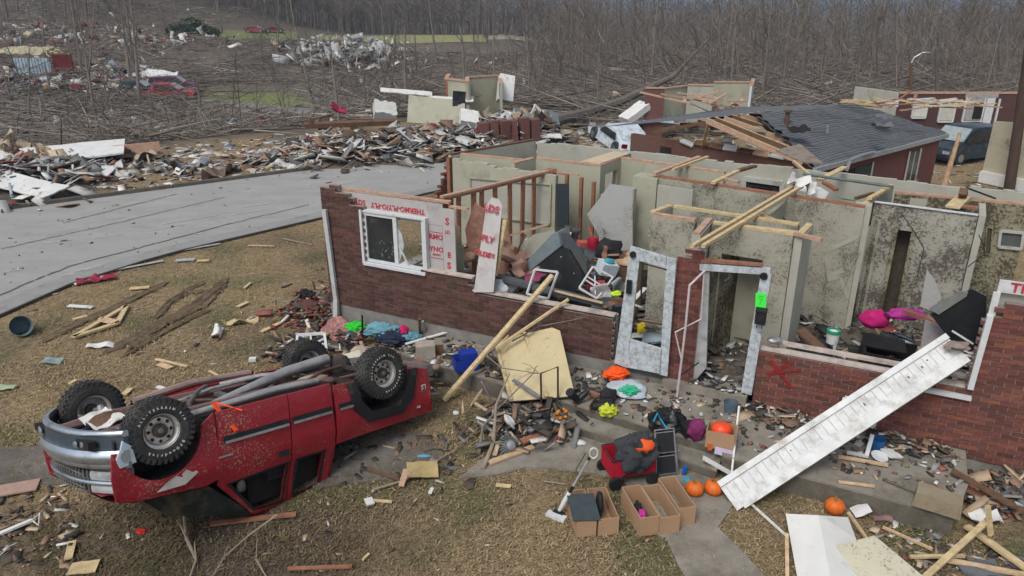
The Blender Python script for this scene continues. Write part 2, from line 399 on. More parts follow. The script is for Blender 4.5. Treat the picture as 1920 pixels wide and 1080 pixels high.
# tyre ruts across the lawn
rutm = mat('wet_mud', (.088, .062, .042), .95, .5, 7, .9, 16, dirt=.62, dcol=(.17, .125, .07), dscale=3)
def rut(pts, w):
    P = [gp(*p) for p in pts]; m = MB(); vs = []; fs = []; n = 40
    for i in range(n + 1):
        p = samp(P, i / n); q = samp(P, min(1, i / n + .02)); q0 = samp(P, max(0, i / n - .02)); t = (q - q0).normalized(); nn = Vector((-t.y, t.x, 0))
        f = min(1, (i + .3) / 4, (n - i + .3) / 4)
        for k, (o, z) in enumerate(((-1, .0), (-.72, .026), (-.4, .012), (0, .006), (.4, .012), (.72, .028), (1, .0))):
            j = 1 + .8 * mnoise.noise(Vector((i * .8, k * 1.7, w * 9))); pp = p + nn * (o * w / 2 * j * f); vs.append((pp.x, pp.y, z * f * (1 + .6 * mnoise.noise(Vector((i * .9, k * 2, 3)))) + .006))
    for i in range(n):
        for k in range(6): a = i * 7 + k; fs.append((a, a + 7, a + 8, a + 1))
    m._add(vs, fs); return m
for pts, w in ((((185, 668), (240, 640), (300, 610), (370, 570), (430, 520)), .26), (((240, 655), (310, 606), (380, 575), (425, 528)), .2), (((75, 645), (140, 610), (200, 585), (260, 555), (318, 528)), .24), (((290, 600), (320, 565), (350, 550), (390, 545)), .16), (((225, 672), (300, 628), (350, 600), (400, 580)), .14), (((310, 575), (350, 545), (385, 530)), .14)):
    tag(rut(pts, w).build('tyre_rut', rutm, smooth=True), kind='structure')

# ------------------------------------------------------------------ the wrecked brick house
house = thing('ruined_house', 'roofless brick house in the foreground with its cream interior rooms laid open', 'house', HO, HA)
def hpart(name, m, mt, smooth=False, parent=None, label=None):
    o = m.build(name, mt, parent or house, smooth=smooth)
    if label: o['label'] = label
    return o
m = MB(); m.box((0.03, .02, -.3), (5.9, .3, .52)); m.box((0.03, .3, -.3), (.3, 6.5, .52)); m.box((8.0, .02, -.3), (13, .3, .19)); m.box((5.9, .02, -.3), (8.0, .3, .36))
hpart('foundation', m, foundm)
m = MB(); m.box((.32, .32, .3), (13, 6.6, .5)); hpart('floor', m, mat('floor_dirty', (.12, .105, .085), .95, .4, 5, .5, 30, dirt=.5, dcol=(.05, .042, .035), dscale=4))
m = MB(); m.box((6.72, -.12, .3), (8.02, .3, .44)); hpart('door_step', m, concrete)
BL, BH = .2135, .0677
def brick_mesh(L, tone, seed):
    r_ = random.Random(seed); m = MB(); g = .011; j = lambda: r_.uniform(-.0015, .0015)
    m.col = tuple(q * r_.uniform(.85, 1.15) for q in tone); d = .10
    m.hexa([(j(), j(), j()), (L - g + j(), j(), j()), (L - g, d, 0), (0, d, 0), (j(), j(), BH - g), (L - g + j(), j(), BH - g), (L - g, d, BH - g), (0, d, BH - g)])
    return m.mesh('brick', brickm)
def brickwall(name, inside, u0, u1, z0, z1, tone, single=None, v=0.0, label=None, seed=1, clip=None):
    """inside(u,z) says where bricks survive; single(u,z) those built one by one"""
    r_ = random.Random(seed); wall = MB(); bulk = MB(); ind = []; k = 0
    T = [tuple(a * f for a in tone) for f in (1, .82, 1.2, .95, 1.1, .7)]
    z = z0; row = 0
    c0_, c1_ = clip or (-99, 99)
    while z < z1 - .01:
        u = u0 - (BL / 2 if row % 2 else 0)
        run = None
        while u < u1:
            ua, ub = max(u, c0_), min(u + BL - .011, c1_)
            if ub - ua > .03 and inside((ua + ub) / 2, z + BH / 2):
                j = r_.uniform(-.004, .004)
                if single and single(u, z): ind.append((ua, j, z, (ub - ua) / (BL - .011)))
                else:
                    bulk.col = r_.choice(T); c = tuple(q * r_.uniform(.9, 1.1) for q in bulk.col); bulk.col = c
                    bulk.box((ua, v + j, z), (ub, v + .10 + j, z + BH - .011))
                wall.box((ua - .002, v + .010, z - .006), (ub + .009, v + .094, z + BH - .003)); k += 1
            u += BL
        z += BH; row += 1
    # joints behind the bricks, recessed 1 cm
    w = hpart(name, wall, mortar, label=label)
    if bulk.v: b = bulk.build('brick_courses', brickm, w); b['kind'] = 'stuff'
    if ind:
        ms = [brick_mesh(BL, t, i) for i, t in enumerate(T)] + [brick_mesh(BL, T[0], 11), brick_mesh(BL, T[2], 12)]
        for (u, j, z, k) in ind:
            o = link('brick', r_.choice(ms), w, (u, v + j, z), (0, r_.uniform(-.004, .004), r_.uniform(-.01, .01)))
            if k < .99: o.scale = (k, 1, 1)
    return w
TR = (.150, .054, .043); TL = (.100, .050, .041)
jag = lambda a, s, k=.12: k * mnoise.noise(Vector((a * 3.1, s, 0)))
def in_right(u, z):
    if u < 8.1: return False
    if u < 10.86: return z < 1.20
    return z < 2.52 + jag(u, 1) and u > 10.86 + .3 * max(0, z - 2.25)
brickwall('brick_wall', in_right, 8.1, 13.1, .185, 2.7, TR, single=lambda u, z: (u < 10.9 and z > .3) or (u < 11.42 and z > .45), seed=5, clip=(8.1, 13.2), label='red brick front wall right of the doorway with a sprayed red X')
def in_left(u, z):
    if u < .04 or u > 5.84: return False
    if u < .3: return z < 2.84 + jag(z, 2) * .3 - (0 if u > .12 or z < 2.4 else .0)
    if u < .97: return z < 2.86 - .58 * (u - .3) + .1 * sin(u * 37)
    if u < 2.27: return z < 1.47
    if u < 3.24: return z < 1.52
    return z < 1.30 + (.03 if u < 3.4 else 0)
brickwall('brick_wall', in_left, .05, 5.86, .525, 2.9, TL, seed=6, clip=(.05, 5.84), label='dark red brick front wall with the window')
brickwall('brick_pillar', lambda u, z: z < 2.50 + (.13 if u > 6.95 else 0), 6.77, 7.17, .32, 2.75, TR, seed=7, clip=(6.77, 7.17), label='narrow brick pillar between the two doors')
# rear part of the end wall: a stepped, broken brick edge
g0, g1 = hz(846, 292, 2.75), hz(1005, 264, 2.75); gd = Vector((g1.x - g0.x, g1.y - g0.y, 0)); gl = gd.length; gd /= gl; gn = Vector((-gd.y, gd.x, 0)); ga = atan2(gd.y, gd.x)
m = MB(); m.box((-.05, .03, .5), (gl, .115, 2.62)); w = m.build('brick_wall', mortar, house, (g0 + gn * .02) * 1); w.location.z = 0; w.rotation_euler = (0, 0, ga); w['label'] = 'broken stepped brick end wall by the road'
m = MB(); r_ = random.Random(3); z = .55; row = 0
while z < 2.7:
    a_ = -.75 + .85 * ((z - .55) / 2.15) ** 1.6; a_ -= a_ % .107; y = a_ + (.107 if row % 2 else 0)
    while y < gl: m.col = tuple(q * r_.uniform(.75, 1.2) for q in (.15, .055, .042)); m.box((y, .03 + r_.uniform(-.006, .006), z), (min(y + .2, gl), .125, z + .057)); y += .2135
    z += .0677; row += 1
b = m.build('brick_courses', brickm, w); b['kind'] = 'stuff'
m = MB(); m.box((g0.x - .06, g0.y - .12, .5), (g0.x + .02, g0.y + .03, 2.72)); hpart('corner_post', m, wood2)
# sills / sheathing edges along the broken tops of the walls
for a_, b_ in (((3.24, -.01, 1.31), (5.84, .14, 1.335)), ((8.12, .0, 1.215), (10.84, .13, 1.24)), ((8.12, .2, 1.26), (10.84, .3, 1.30)), ((2.27, -.02, 1.535), (3.24, .13, 1.56))):
    m = MB(); m.box(a_, b_); hpart('sill_plate', m, mat('pale_edge', (.45, .38, .34), .9, .3, 8, .2, 30, dirt=.3))
if 0: m.box((3.24, -.01, 1.31), (5.84, .14, 1.335)); m.box((8.12, .0, 1.215), (10.8, .13, 1.24)); m.box((8.12, .2, 1.26), (10.8, .3, 1.30)); m.box((2.27, -.02, 1.535), (3.24, .13, 1.56)); hpart('sill_plate', m, mat('pale_edge', (.45, .38, .34), .9, .3, 8, .2, 30, dirt=.3))
for a_, b_ in (((3.3, .14, .5), (5.84, .24, 1.28)), ((8.12, .14, .5), (10.8, .2, 1.22)), ((10.9, .14, .5), (13, .26, 2.6))): m = MB(); m.box(a_, b_); hpart('stud_wall', m, drygrey)
# foil sheathing on the left panel, with its print
m = MB(); m.box((.32, .105, 2.38), (2.62, .13, 2.775)); hpart('sheathing_panel', m, sheathm)
m = MB(); m.box((2.33, .105, 1.56), (2.60, .13, 2.372)); hpart('sheathing_panel', m, sheathm)
m = MB(); m.box((2.607, .103, 1.50), (2.86, .128, 2.70)); hpart('sheathing_panel', m, sheathm)
m = MB(); m.box((.1, .1, 2.79), (2.75, .2, 2.83)); m.box((2.75, .11, 2.72), (3.1, .2, 2.75)); hpart('top_plate', m, wood3)
def text(parent, s, size, M4, mt, name='print', depth=.002, xs=1.0, bold=True):
    cu = bpy.data.curves.new(name, 'FONT'); cu.body = s; cu.size = size; cu.extrude = depth; cu.align_x = 'CENTER'; cu.align_y = 'CENTER'; cu.resolution_u = 2
    if bold: cu.offset = size * .03
    t = bpy.data.objects.new(name, cu); COL.objects.link(t); dg = bpy.context.evaluated_depsgraph_get(); me = bpy.data.meshes.new_from_object(t.evaluated_get(dg))
    bpy.data.objects.remove(t); me.materials.clear(); me.materials.append(mt); o = link(name, me, parent)
    o.matrix_local = M4 @ Matrix.Diagonal((xs, 1, 1, 1)); return o
FR = Matrix.Rotation(radians(90), 4, 'X')          # text standing up, facing -v
def ftext(s, size, u, z, v=.10, rot=0, mt=redtext, parent=None, xs=1.0): return text(parent or house, s, size, Matrix.Translation((u, v, z)) @ FR @ Matrix.Rotation(rot, 4, 'Z'), mt, xs=xs)
ftext('THERMO-PLY/O-PLY', .135, 1.68, 2.585, rot=pi, xs=.95)
ftext('OLDS', .13, .82, 2.60)
ftext('RMO', .13, 2.47, 2.16, v=.1); ftext('YNO', .13, 2.47, 1.93, v=.1); ftext('REYNO', .05, 2.47, 1.83, v=.1)
ftext('S', .17, 2.71, 2.47, v=.098, rot=0); ftext('E', .14, 2.73, 1.86, v=.098); ftext('S', .17, 2.72, 1.66, v=.098); ftext('LD', .08, 2.71, 2.28, v=.098)
for z in (2.24, 1.76): m = MB(); m.box((2.345, .1, z), (2.595, .104, z + .012)); hpart('print', m, redtext)
# sheathing above the right hand brickwork
m = MB(); m.box((10.86, .06, 2.60), (13, .1, 2.76)); m.box((10.82, .03, 1.8), (10.9, .06, 2.6)); hpart('sheathing_panel', m, mat('sheath_white', (.55, .55, .56), .6, .2, 10, dirt=.2))
ftext('THERMO-PLY THERMO', .17, 11.95, 2.68, v=.056, xs=1.1)
# white casing of the missing window in the right hand wall
m = MB(); m.beam((10.82, -.02, 1.24), (10.84, -.02, 2.3), .07, .10); m.build if 0 else None; cs_ = hpart('window_casing', m, white); m = MB(); m.beam((10.0, -.02, 1.10), (10.86, -.02, 1.10), .1, .05); m.build('casing_sill', white, cs_)
# sprayed X
m = MB(); m.beam((8.28, -.006, 1.08), (8.62, -.006, .70), .004, .055, up=(0, 1, 0), roll=pi / 2); m.beam((8.56, -.009, 1.10), (8.27, -.009, .83), .004, .06, up=(0, 1, 0), roll=pi / 2)
m.beam((8.30, -.012, .86), (8.70, -.012, 1.02), .004, .035, up=(0, 1, 0), roll=pi / 2)
hpart('spray_mark', m, mat('spray_red', (.21, .022, .02), .9, .5, 14, 0, 10))
# downpipe strip at the left corner
m = MB(); m.beam((.16, -.06, 2.42), (.24, -.06, .62), .09, .06); m.beam((.24, -.06, .62), (.22, -.1, .06), .10, .07); hpart('downpipe', m, mat('downpipe_white', (.45, .46, .46), .6, .15, 6, dirt=.3))
# window: outer casing, frame, left sash with dark pane, right sash with shards
m = MB(); u0, u1, z0, z1 = .97, 2.27, 1.50, 2.50
m.box((u0 - .05, -.03, z0 - .02), (u0, .12, z1)); m.box((u0 - .02, -.05, z0 - .05), (u1 + .03, .12, z0)); m.box((u0, -.0, z1 - .04), (u1, .11, z1)); m.box((u1, .0, z0), (u1 + .05, .11, z1))
wf = hpart('window', m, white)
m = MB(); um = 1.62
for a, b in (((u0 + .01, .02, z0 + .01), (u0 + .06, .09, z1 - .05)), ((u1 - .05, .02, z0 + .01), (u1 - .01, .09, z1 - .05)), ((u0 + .061, .02, z0 + .01), (u1 - .051, .09, z0 + .06)), ((u0 + .061, .02, z1 - .10), (um + .08, .09, z1 - .05)), ((um, .015, z0 + .061), (um + .08, .085, z1 - .101))): m.box(a, b)
m.build('frame', white, wf)
MB().box((u0 + .061, .05, z0 + .061), (um - .001, .058, z1 - .101)).build('pane', glassd, wf)
shard = mat('frosted_shard', (.45, .48, .49), .25, .3, 6, 0, 10, spec=.6)
m = MB(); m.prism([(um + .081, .05, z0 + .1), (um + .2, .05, z0 + .42), (um + .16, .05, z0 + .62), (um + .081, .05, z0 + .75)], (0, .006, 0)); m.prism([(um + .1, .06, z0 + .061), (um + .34, .06, z0 + .061), (um + .2, .06, z0 + .14)], (0, .006, 0)); m.build('pane', shard, wf)
m = MB(); m.beam((um + .1, .03, z0 + .42), (um + .28, .03, z0 + .08), .03, .02); m.build('glazing_bar', white, wf)
m = MB()
for _ in range(16): a = Vector((um - .02 - R.random() * .3, .045, z0 + .1 + R.random() * .35)); m.prism([a, a + Vector((R.uniform(-.06, .06), 0, R.uniform(-.06, .06))), a + Vector((R.uniform(-.03, .03), 0, .05))], (0, .002, 0))
m.build('glass_chips', mat('chip_grey', (.12, .13, .13), .4), wf)['kind'] = 'stuff'

# interior walls -------------------------------------------------------
ZT = 2.75
def splat(name, base, darkc, amt, sc=38, light=None):
    m = bpy.data.materials.new(name); m.use_nodes = True; N = m.node_tree.nodes; L = m.node_tree.links; b = N['Principled BSDF']; b.inputs['Roughness'].default_value = .93
    tc = N.new('ShaderNodeTexCoord')
    def nz(s, d=6, r=.6, off=0):
        mp = N.new('ShaderNodeMapping'); mp.inputs['Location'].default_value = (off, off, off); L.new(tc.outputs['Object'], mp.inputs[0])
        n = N.new('ShaderNodeTexNoise'); n.inputs['Scale'].default_value = s; n.inputs['Detail'].default_value = d; n.inputs['Roughness'].default_value = r; L.new(mp.outputs[0], n.inputs['Vector']); return n.outputs[0]
    big = nz(1.3, 5, .65, 3); fine = nz(sc, 3, .7); mid = nz(sc * .38, 4, .7, 5)
    a = N.new('ShaderNodeMath'); a.operation = 'MULTIPLY_ADD'; L.new(big, a.inputs[0]); a.inputs[1].default_value = 1.0; a.inputs[2].default_value = amt - .50
    c = N.new('ShaderNodeMath'); c.operation = 'MULTIPLY_ADD'; L.new(mid, c.inputs[0]); c.inputs[1].default_value = .45; L.new(a.outputs[0], c.inputs[2])
    d = N.new('ShaderNodeMath'); d.operation = 'ADD'; L.new(fine, d.inputs[0]); L.new(c.outputs[0], d.inputs[1])
    r1 = N.new('ShaderNodeMapRange'); L.new(d.outputs[0], r1.inputs[0]); r1.inputs[1].default_value = .98; r1.inputs[2].default_value = 1.14
    mx = N.new('ShaderNodeMix'); mx.data_type = 'RGBA'; mx.inputs[6].default_value = (*base, 1); mx.inputs[7].default_value = (*darkc, 1); L.new(r1.outputs[0], mx.inputs[0])
    # brown wash under the specks
    r2 = N.new('ShaderNodeMapRange'); L.new(a.outputs[0], r2.inputs[0]); r2.inputs[1].default_value = .1; r2.inputs[2].default_value = .5; r2.inputs[3].default_value = 0; r2.inputs[4].default_value = .6
    m2 = N.new('ShaderNodeMix'); m2.data_type = 'RGBA'; m2.inputs[6].default_value = (*base, 1); m2.inputs[7].default_value = (base[0] * .5, base[1] * .47, base[2] * .42, 1); L.new(r2.outputs[0], m2.inputs[0]); L.new(m2.outputs[2], mx.inputs[6])
    L.new(mx.outputs[2], b.inputs['Base Color'])
    bp = N.new('ShaderNodeBump'); bp.inputs['Strength'].default_value = .5; bp.inputs['Distance'].default_value = .02; L.new(d.outputs[0], bp.inputs['Height']); L.new(bp.outputs[0], b.inputs['Normal'])
    return m
sp1 = splat('splattered_wall', (.36, .35, .285), (.125, .115, .09), .24)
sp2 = splat('splattered_wall_heavy', (.36, .35, .30), (.095, .083, .066), .34, 24)
sp3 = splat('mossy_wall', (.30, .28, .19), (.07, .058, .035), .34, 20)
sp4 = splat('speckled_board', (.36, .37, .36), (.11, .11, .10), .12, 30)
def wallp(a, b, mt, th=.11, z0=.5, z1=ZT, openings=(), plate=None, back=True, name='interior_wall', ragged=0, seed=0, ph=.04, label=None):
    a = Vector(a[:2]); b = Vector(b[:2]); d = b - a; l = d.length; d /= l; n = Vector((-d.y, d.x))
    if not back: n = -n
    m = MB()
    def seg(s0, s1, za, zb):
        if s1 - s0 < .01 or zb - za < .01: return
        p, q = a + d * s0, a + d * s1; e = n * th
        m.hexa([(p.x, p.y, za), (q.x, q.y, za), (q.x + e.x, q.y + e.y, za), (p.x + e.x, p.y + e.y, za), (p.x, p.y, zb), (q.x, q.y, zb), (q.x + e.x, q.y + e.y, zb), (p.x + e.x, p.y + e.y, zb)])
    cuts = sorted(set([0, l] + [q for o in openings for q in o[:2]]))
    if ragged:
        k = max(2, int(l / .18)); cuts = sorted(set(cuts + [l * i / k for i in range(k + 1)]))
    for s0, s1 in zip(cuts[:-1], cuts[1:]):
        mid = (s0 + s1) / 2; top = z1 - (ragged * abs(mnoise.noise(Vector((mid * 2.3, seed, .5)))) * 1.6 if ragged else 0); ops = sorted([o for o in openings if o[0] <= mid <= o[1]], key=lambda o: o[2])
        z = z0
        for o in ops: seg(s0, s1, z, min(o[2], top)); z = o[3]
        seg(s0, s1, z, top)
    w = hpart(name, m, mt, label=label)
    if plate:
        p = MB(); e = n * (th / 2); nn = max(1, int(l / 2.2))
        for i in range(nn):
            P0 = a + d * (l * i / nn + .01) + e; P1 = a + d * (l * (i + 1) / nn - .012) + e
            p.beam((P0.x, P0.y, z1 + ph / 2 + .002), (P1.x, P1.y, z1 + ph / 2 + .002 + R.uniform(-.004, .012)), .10, ph)
        p.build('top_plate', plate, w)
    return w
A = lambda x, y, z=ZT: hz(x, y, z)
wallp(A(846, 292), A(1005, 264), drygrey, plate=wood4, back=True)                        # left gable, rear
wallp(A(1007, 265), A(1925, 360), drygrey, z1=ZT, back=True, ragged=.05, seed=9) # back wall
q0, q1 = A(1391, 330, 2.42), A(1470, 338, 2.42)
wallp(A(848, 297), A(1042, 324), drywall, ragged=.10, back=True, seed=2, plate=None)
wallp(A(862, 291), A(983, 303), drywall, z0=2.55, plate=wood3)
wallp(A(1005, 299), A(1125, 313), drywall, plate=wood3)
wallp(A(965, 309), A(1004, 299), drywall, plate=wood3, z0=2.5)
wallp(A(1126, 314), A(1184, 291), drywall, plate=wood3, openings=((.25, .85, .5, 2.55),))
m = MB(); P = [A(1352, 411), A(1497, 428), A(1484, 439), A(1338, 421)]; m.slab([(p.x, p.y) for p in P], 2.70, 2.71); hpart('plywood_sheet', m, mat('plywood', (.50, .40, .28), .8, .2, 6, .1))
m = MB(); P = [A(1090, 307), A(1152, 288), A(1182, 292), A(1125, 312)]; m.slab([(p.x, p.y) for p in P], 2.80, 2.812); hpart('plywood_sheet', m, mat('plywood', (.50, .40, .28), .8, .2, 6, .1))
wallp(A(1160, 298), A(1358, 326), drywall, plate=wood3)
wallp(A(1128, 330), A(1190, 340), drywall, z0=.5, z1=2.62, ragged=.35, seed=4, openings=((.05, .35, 1.8, 2.62),))
wallp(A(1187, 331), A(1232, 336), drywall, th=.45, label='cream wall stub with a broken top beside the left door')
wallp(A(1232, 333), A(1622, 391), sp1, plate=wood2, openings=((.12, .85, 1.2, 2.3),), label='long mud splattered wall behind the doorway')
wallp(A(1234, 340), A(1300, 350), drygrey, z1=2.68, z0=.5, th=.04)
wallp(A(1222, 404), A(1303, 417), sp1, plate=wood3)
o1 = hv(1360, 480, 1.33); 
a_, b_ = A(1335, 421), A(1488, 443); l_ = (b_ - a_).length
wallp(a_, b_, sp1, plate=wood5, th=.12, openings=((l_ * .16, l_ * .68, .5, 2.30),), label='splattered wall with an empty inner doorway')
wallp(A(1262, 390), A(1497, 425), sp1, plate=wood5, th=.10, z0=2.35)
wallp(A(1490, 442), A(1511, 423), drygrey, plate=wood5, th=.12, back=False)
wallp(A(1228, 402), A(1262, 389), sp1, plate=wood5, z0=2.35)
wallp((7.02, .30), (7.02, 1.22), drygrey, plate=wood3, th=.13, back=True)
# inner room behind the doorway: back and side
wallp(A(1445, 398), A(1495, 352), drywall, th=.08, z1=2.7)
wallp(A(1340, 400), A(1500, 420), drywall, th=.08, z1=2.6)
c0 = hv(1331, 690, .9); c1 = hv(1382, 660, 1.7)
wallp((c0.x - .1, .75), (c0.x + .25, 1.95), sp3, th=.06, z1=2.25, openings=((.35, .7, 1.75, 2.1),), name='inner_door', back=True, label='mossy mud covered inner door standing open')
# right hand rooms
pst = A(1620, 388); m = MB(); m.box((pst.x - .13, pst.y - .06, .5), (pst.x + .12, pst.y + .22, 2.78)); hpart('wall_post', m, drygrey)
a_, b_ = A(1640, 379), A(1834, 404); l_ = (b_ - a_).length
wallp(a_, b_, sp2, plate=None, th=.12, ragged=.05, seed=5, openings=((l_ * .27, l_ * .44, .5, 2.32),), label='heavily splattered wall of the right hand room')
m = MB(); n_ = Vector((-(b_ - a_).y, (b_ - a_).x, 0)).normalized(); m.beam((a_.x, a_.y, 2.76), (b_.x, b_.y, 2.76), .06, .02); hpart('pale_edge', m, white)
wallp(a_ + (b_ - a_) * .27 + n_ * .3, a_ + (b_ - a_) * .46 + n_ * .3, mat('closet_brown', (.075, .06, .045), .9, .4, 9), th=.05, z1=2.4, name='closet_door')
for t_ in (.265, .445): p = a_ + (b_ - a_) * t_; m = MB(); m.box((p.x - .04, p.y - .03, .5), (p.x + .03, p.y + .12, 2.33)); hpart('door_trim', m, sp3)
for t_ in (.02, .09): p = a_ + (b_ - a_) * t_; m = MB(); m.box((p.x - .03, p.y - .035, .5), (p.x + .02, p.y - .001, 2.45)); hpart('door_trim', m, sp1)
a2, b2 = A(1678, 363), A(1935, 387); l2 = (b2 - a2).length
wallp(a2, b2, sp3, plate=wood3, th=.1, label='olive stained rear wall with a small window')
wallp(A(1836, 380), A(1836, 404), drygrey, th=.1)
wallp(A(1627, 386), A(1676, 350), drygrey, th=.1, z0=2.3, plate=wood5)
wallp(A(1690, 364), A(1740, 369), drywall, z1=2.7, z0=1.6)
# small windows on the inner face of the back walls
def winframe(a, b, z0, z1, v_off=.0):
    a = Vector((a[0], a[1])); b = Vector((b[0], b[1])); d = (b - a).normalized(); n = Vector((d.y, -d.x)) * .03; m = MB()
    A3 = lambda p, z: (p.x + n.x, p.y + n.y, z)
    for z in (z0, z1): m.beam(A3(a, z), A3(b, z), .05, .06)
    for p in (a, b): m.beam(A3(p, z0), A3(p, z1), .06, .05)
    w = hpart('window_frame', m, white); g = MB(); g.beam(A3(a, (z0 + z1) / 2), A3(b, (z0 + z1) / 2), .01, z1 - z0 - .06); g.build('pane', glassd, w); return w
def onp(x, y, a, b, off=.01):
    d_ = (b - a); d_ = Vector((d_.x, d_.y, 0)).normalized(); n_ = Vector((d_.y, -d_.x, 0)); d = ray(x, y); o_ = w2h((0, 0, HCAM)); dd = Vector((d.dot(HU), d.dot(HV), d.z)); t = (Vector((a.x, a.y, 0)) - o_).dot(n_) / dd.dot(n_); return o_ + dd * t + n_ * off
def wallwin(pts, a, b, fm, w=.05, pm=None, label=None):
    P = [onp(x, y, a, b, .03) for x, y in pts]; m = MB()
    for p, q in zip(P, P[1:] + P[:1]): m.beam(p, q, w, w)
    f_ = hpart('window_frame', m, fm, label=label); P = [onp(x, y, a, b, .012) for x, y in pts]; n_ = (P[1] - P[0]).cross(P[3] - P[0]).normalized() * .006; g = MB(); g.prism(P, n_); g.build('pane', pm or glassd, f_); return f_
trimg = mat('trim_grey', (.40, .40, .37), .8, .1, 6, dirt=.2)
wallwin(((1396, 334), (1468, 344), (1466, 366), (1395, 355)), A(1007, 265), A(1925, 360), trimg, .10, label='white trimmed window in the back wall')
wallwin(((1409, 349), (1449, 354), (1448, 364), (1409, 358)), A(1007, 265), A(1925, 360), dark, .02, dark)
wallwin(((1876, 432), (1919, 436), (1914, 466), (1872, 462)), a2, b2, trimg, .045, mat('pane_grey', (.10, .105, .10), .4))
wallwin(((1850, 425), (1861, 427), (1857, 477), (1846, 475)), a2, b2, sp3, .02, mat('niche', (.075, .065, .04), .9))
wallwin(((883, 333), (1034, 345), (1032, 420), (884, 400)), A(848, 297), A(1042, 324), drywall, .035, drygrey)
# stud partition with its raw studs and top plate
sa, sb = hz(828, 374, 2.68), hz(1030, 324, 2.68); sdv = (sb - sa); sl = sdv.length; sdn = sdv.normalized()
part = hpart('stud_partition', MB().beam(sa + Vector((0, 0, .045)), sb + Vector((0, 0, .045)), .1, .04), wood3, label='bare stud partition without wallboard')
m = MB(); m.beam(sa + Vector((0, 0, 0)), sb, .09, .045); m.build('top_plate', wood2, part)
m = MB(); m.beam(Vector((sa.x, sa.y, .52)), Vector((sb.x, sb.y, .52)), .09, .04); m.build('bottom_plate', wood2, part)
for t in (.14, .27, .34, .46, .60, .73, .84):
    p = sa + sdv * t; m = MB((p.x, p.y, 0)); lean = R.uniform(-.05, .05); m.beam((p.x, p.y, 2.66), (p.x + lean, p.y, .54), .045, .09, up=sdn); m.build('stud', wood2, part, (p.x, p.y, 0))
p = sb + sdn * .05; m = MB(); m.box((p.x - .09, p.y - .09, .5), (p.x + .09, p.y + .09, 2.75)); m.build('corner_post', wood4 if 0 else wood2, part)
h2 = hz(1066, 329, 2.68); m = MB(); m.beam((p.x, p.y, 2.72), (h2.x, h2.y, 2.70), .09, .04); m.box((h2.x - .06, h2.y - .05, .5), (h2.x, h2.y + .04, 2.68)); m.build('header', wood2, part)
for (x, y, zt, zb) in ((1091, 333, 2.6, 1.5), (1114, 341, 2.5, 1.6)):
    p = hz(x, y, zt); m = MB(); m.box((p.x - .045, p.y - .02, .5), (p.x + .02, p.y + .06, zt)); hpart('stud', m, wood2)
# leaning speckled wallboard sheet behind the desk
def polyv(pts, v, dv=.014, tilt=0.0):
    out = []
    for x, y in pts:
        p = hv(x, y, v); out.append(p)
    return out
m = MB(); m.prism(polyv(((1100, 402), (1122, 375), (1143, 345), (1186, 351), (1186, 474), (1150, 470), (1128, 452)), 2.6), (0, .014, 0)); hpart('wallboard_sheet', m, sp4)
m = MB(); m.prism(polyv(((836, 462), (869, 459), (871, 530), (840, 522)), .6), (0, .012, 0)); hpart('wallboard_sheet', m, drywall)
m = MB(); m.prism(polyv(((833, 418), (862, 425), (866, 458), (836, 462)), .7), (0, .012, 0)); hpart('wallboard_sheet', m, mat('osb', (.33, .25, .17), .9, .25, 20))
m = MB(); m.prism(polyv(((985, 455), (1000, 440), (1040, 432), (1045, 450), (975, 520), (965, 515)), 1.9), (0, .012, 0)); hpart('wallboard_sheet', m, drygrey)
m = MB(); m.prism(polyv(((872, 430), (890, 380), (912, 395), (900, 470), (880, 490)), 1.4), (0, .02, 0)); hpart('insulation_batt', m, mat('brown_paper', (.30, .16, .12), .95, .4, 8, .8, 10))
m = MB(); m.prism(polyv(((925, 440), (950, 420), (968, 500), (935, 520)), 1.8), (0, .03, 0)); hpart('insulation_batt', m, mat('brown_paper', (.30, .16, .12)))
for (x0, y0, x1, y1, v, w_, mt_) in ((902, 372, 908, 400, 3.0, .08, wood3), (870, 470, 893, 462, .9, .05, wood3), (940, 446, 1030, 420, 2.2, .06, wood3), (955, 500, 985, 440, 1.7, .05, wood4), (1045, 322, 1085, 328, 3.2, .05, wood3)):
    m = MB(); m.beam(hv(x0, y0, v), hv(x1, y1, v), w_, w_ * .6); hpart('loose_stud', m, mt_)
# pale scrapes in the splattered wall
def scrape(pts, v, w0):
    m = MB(); P = [hv(x, y, v) for x, y in pts]
    for a, b in zip(P[:-1], P[1:]): m.beam(a, b, .006, w0, up=(0, 1, 0), roll=pi / 2)
    return m
# doors ----------------------------------------------------------------
m = MB()
def quadv(m, pts, v, th=.04): return m.prism([hv(x, y, v) for x, y in pts], (0, th, 0))
for poly, v, th in ((((1182, 462), (1201, 467), (1176, 690), (1152, 681)), -.1, .045), (((1250, 483), (1268, 487), (1251, 706), (1236, 702)), -.1, .045), (((1201, 467.5), (1249, 482), (1248, 502), (1199, 489)), -.1, .045), (((1180, 636), (1242, 655), (1238, 701), (1177, 689)), -.1, .04)):
    quadv(m, poly, v, th)
D1 = hpart('door', m, whitedirty, label='white mud spattered storm door without glass, left of the brick pillar')
m = MB(); m.lathe([(.0, 0), (.05, 0), (.05, .04), (.0, .04)], hv(1186, 478, -.14), 12, 'y'); m.build('closer_knob', black, D1)
m = MB(); m.box(hv(1180, 540, -.16) - Vector((.05, 0, .1)), hv(1180, 540, -.16) + Vector((.03, .04, .12))); m.build('lock', black, D1)
for pts in (((1208, 494), (1250, 505), (1250, 507), (1208, 496)), ((1204, 492), (1200, 560), (1203, 560), (1207, 493))):
    mm_ = MB(); quadv(mm_, pts, -.11, .01); mm_.build('seal_strip', black, D1)
m = MB(); quadv(m, ((1312, 495), (1444, 505), (1444, 516), (1312, 507)), -.02, .08); quadv(m, ((1426, 516.5), (1446, 516.5), (1409, 741), (1389, 736)), -.02, .07)
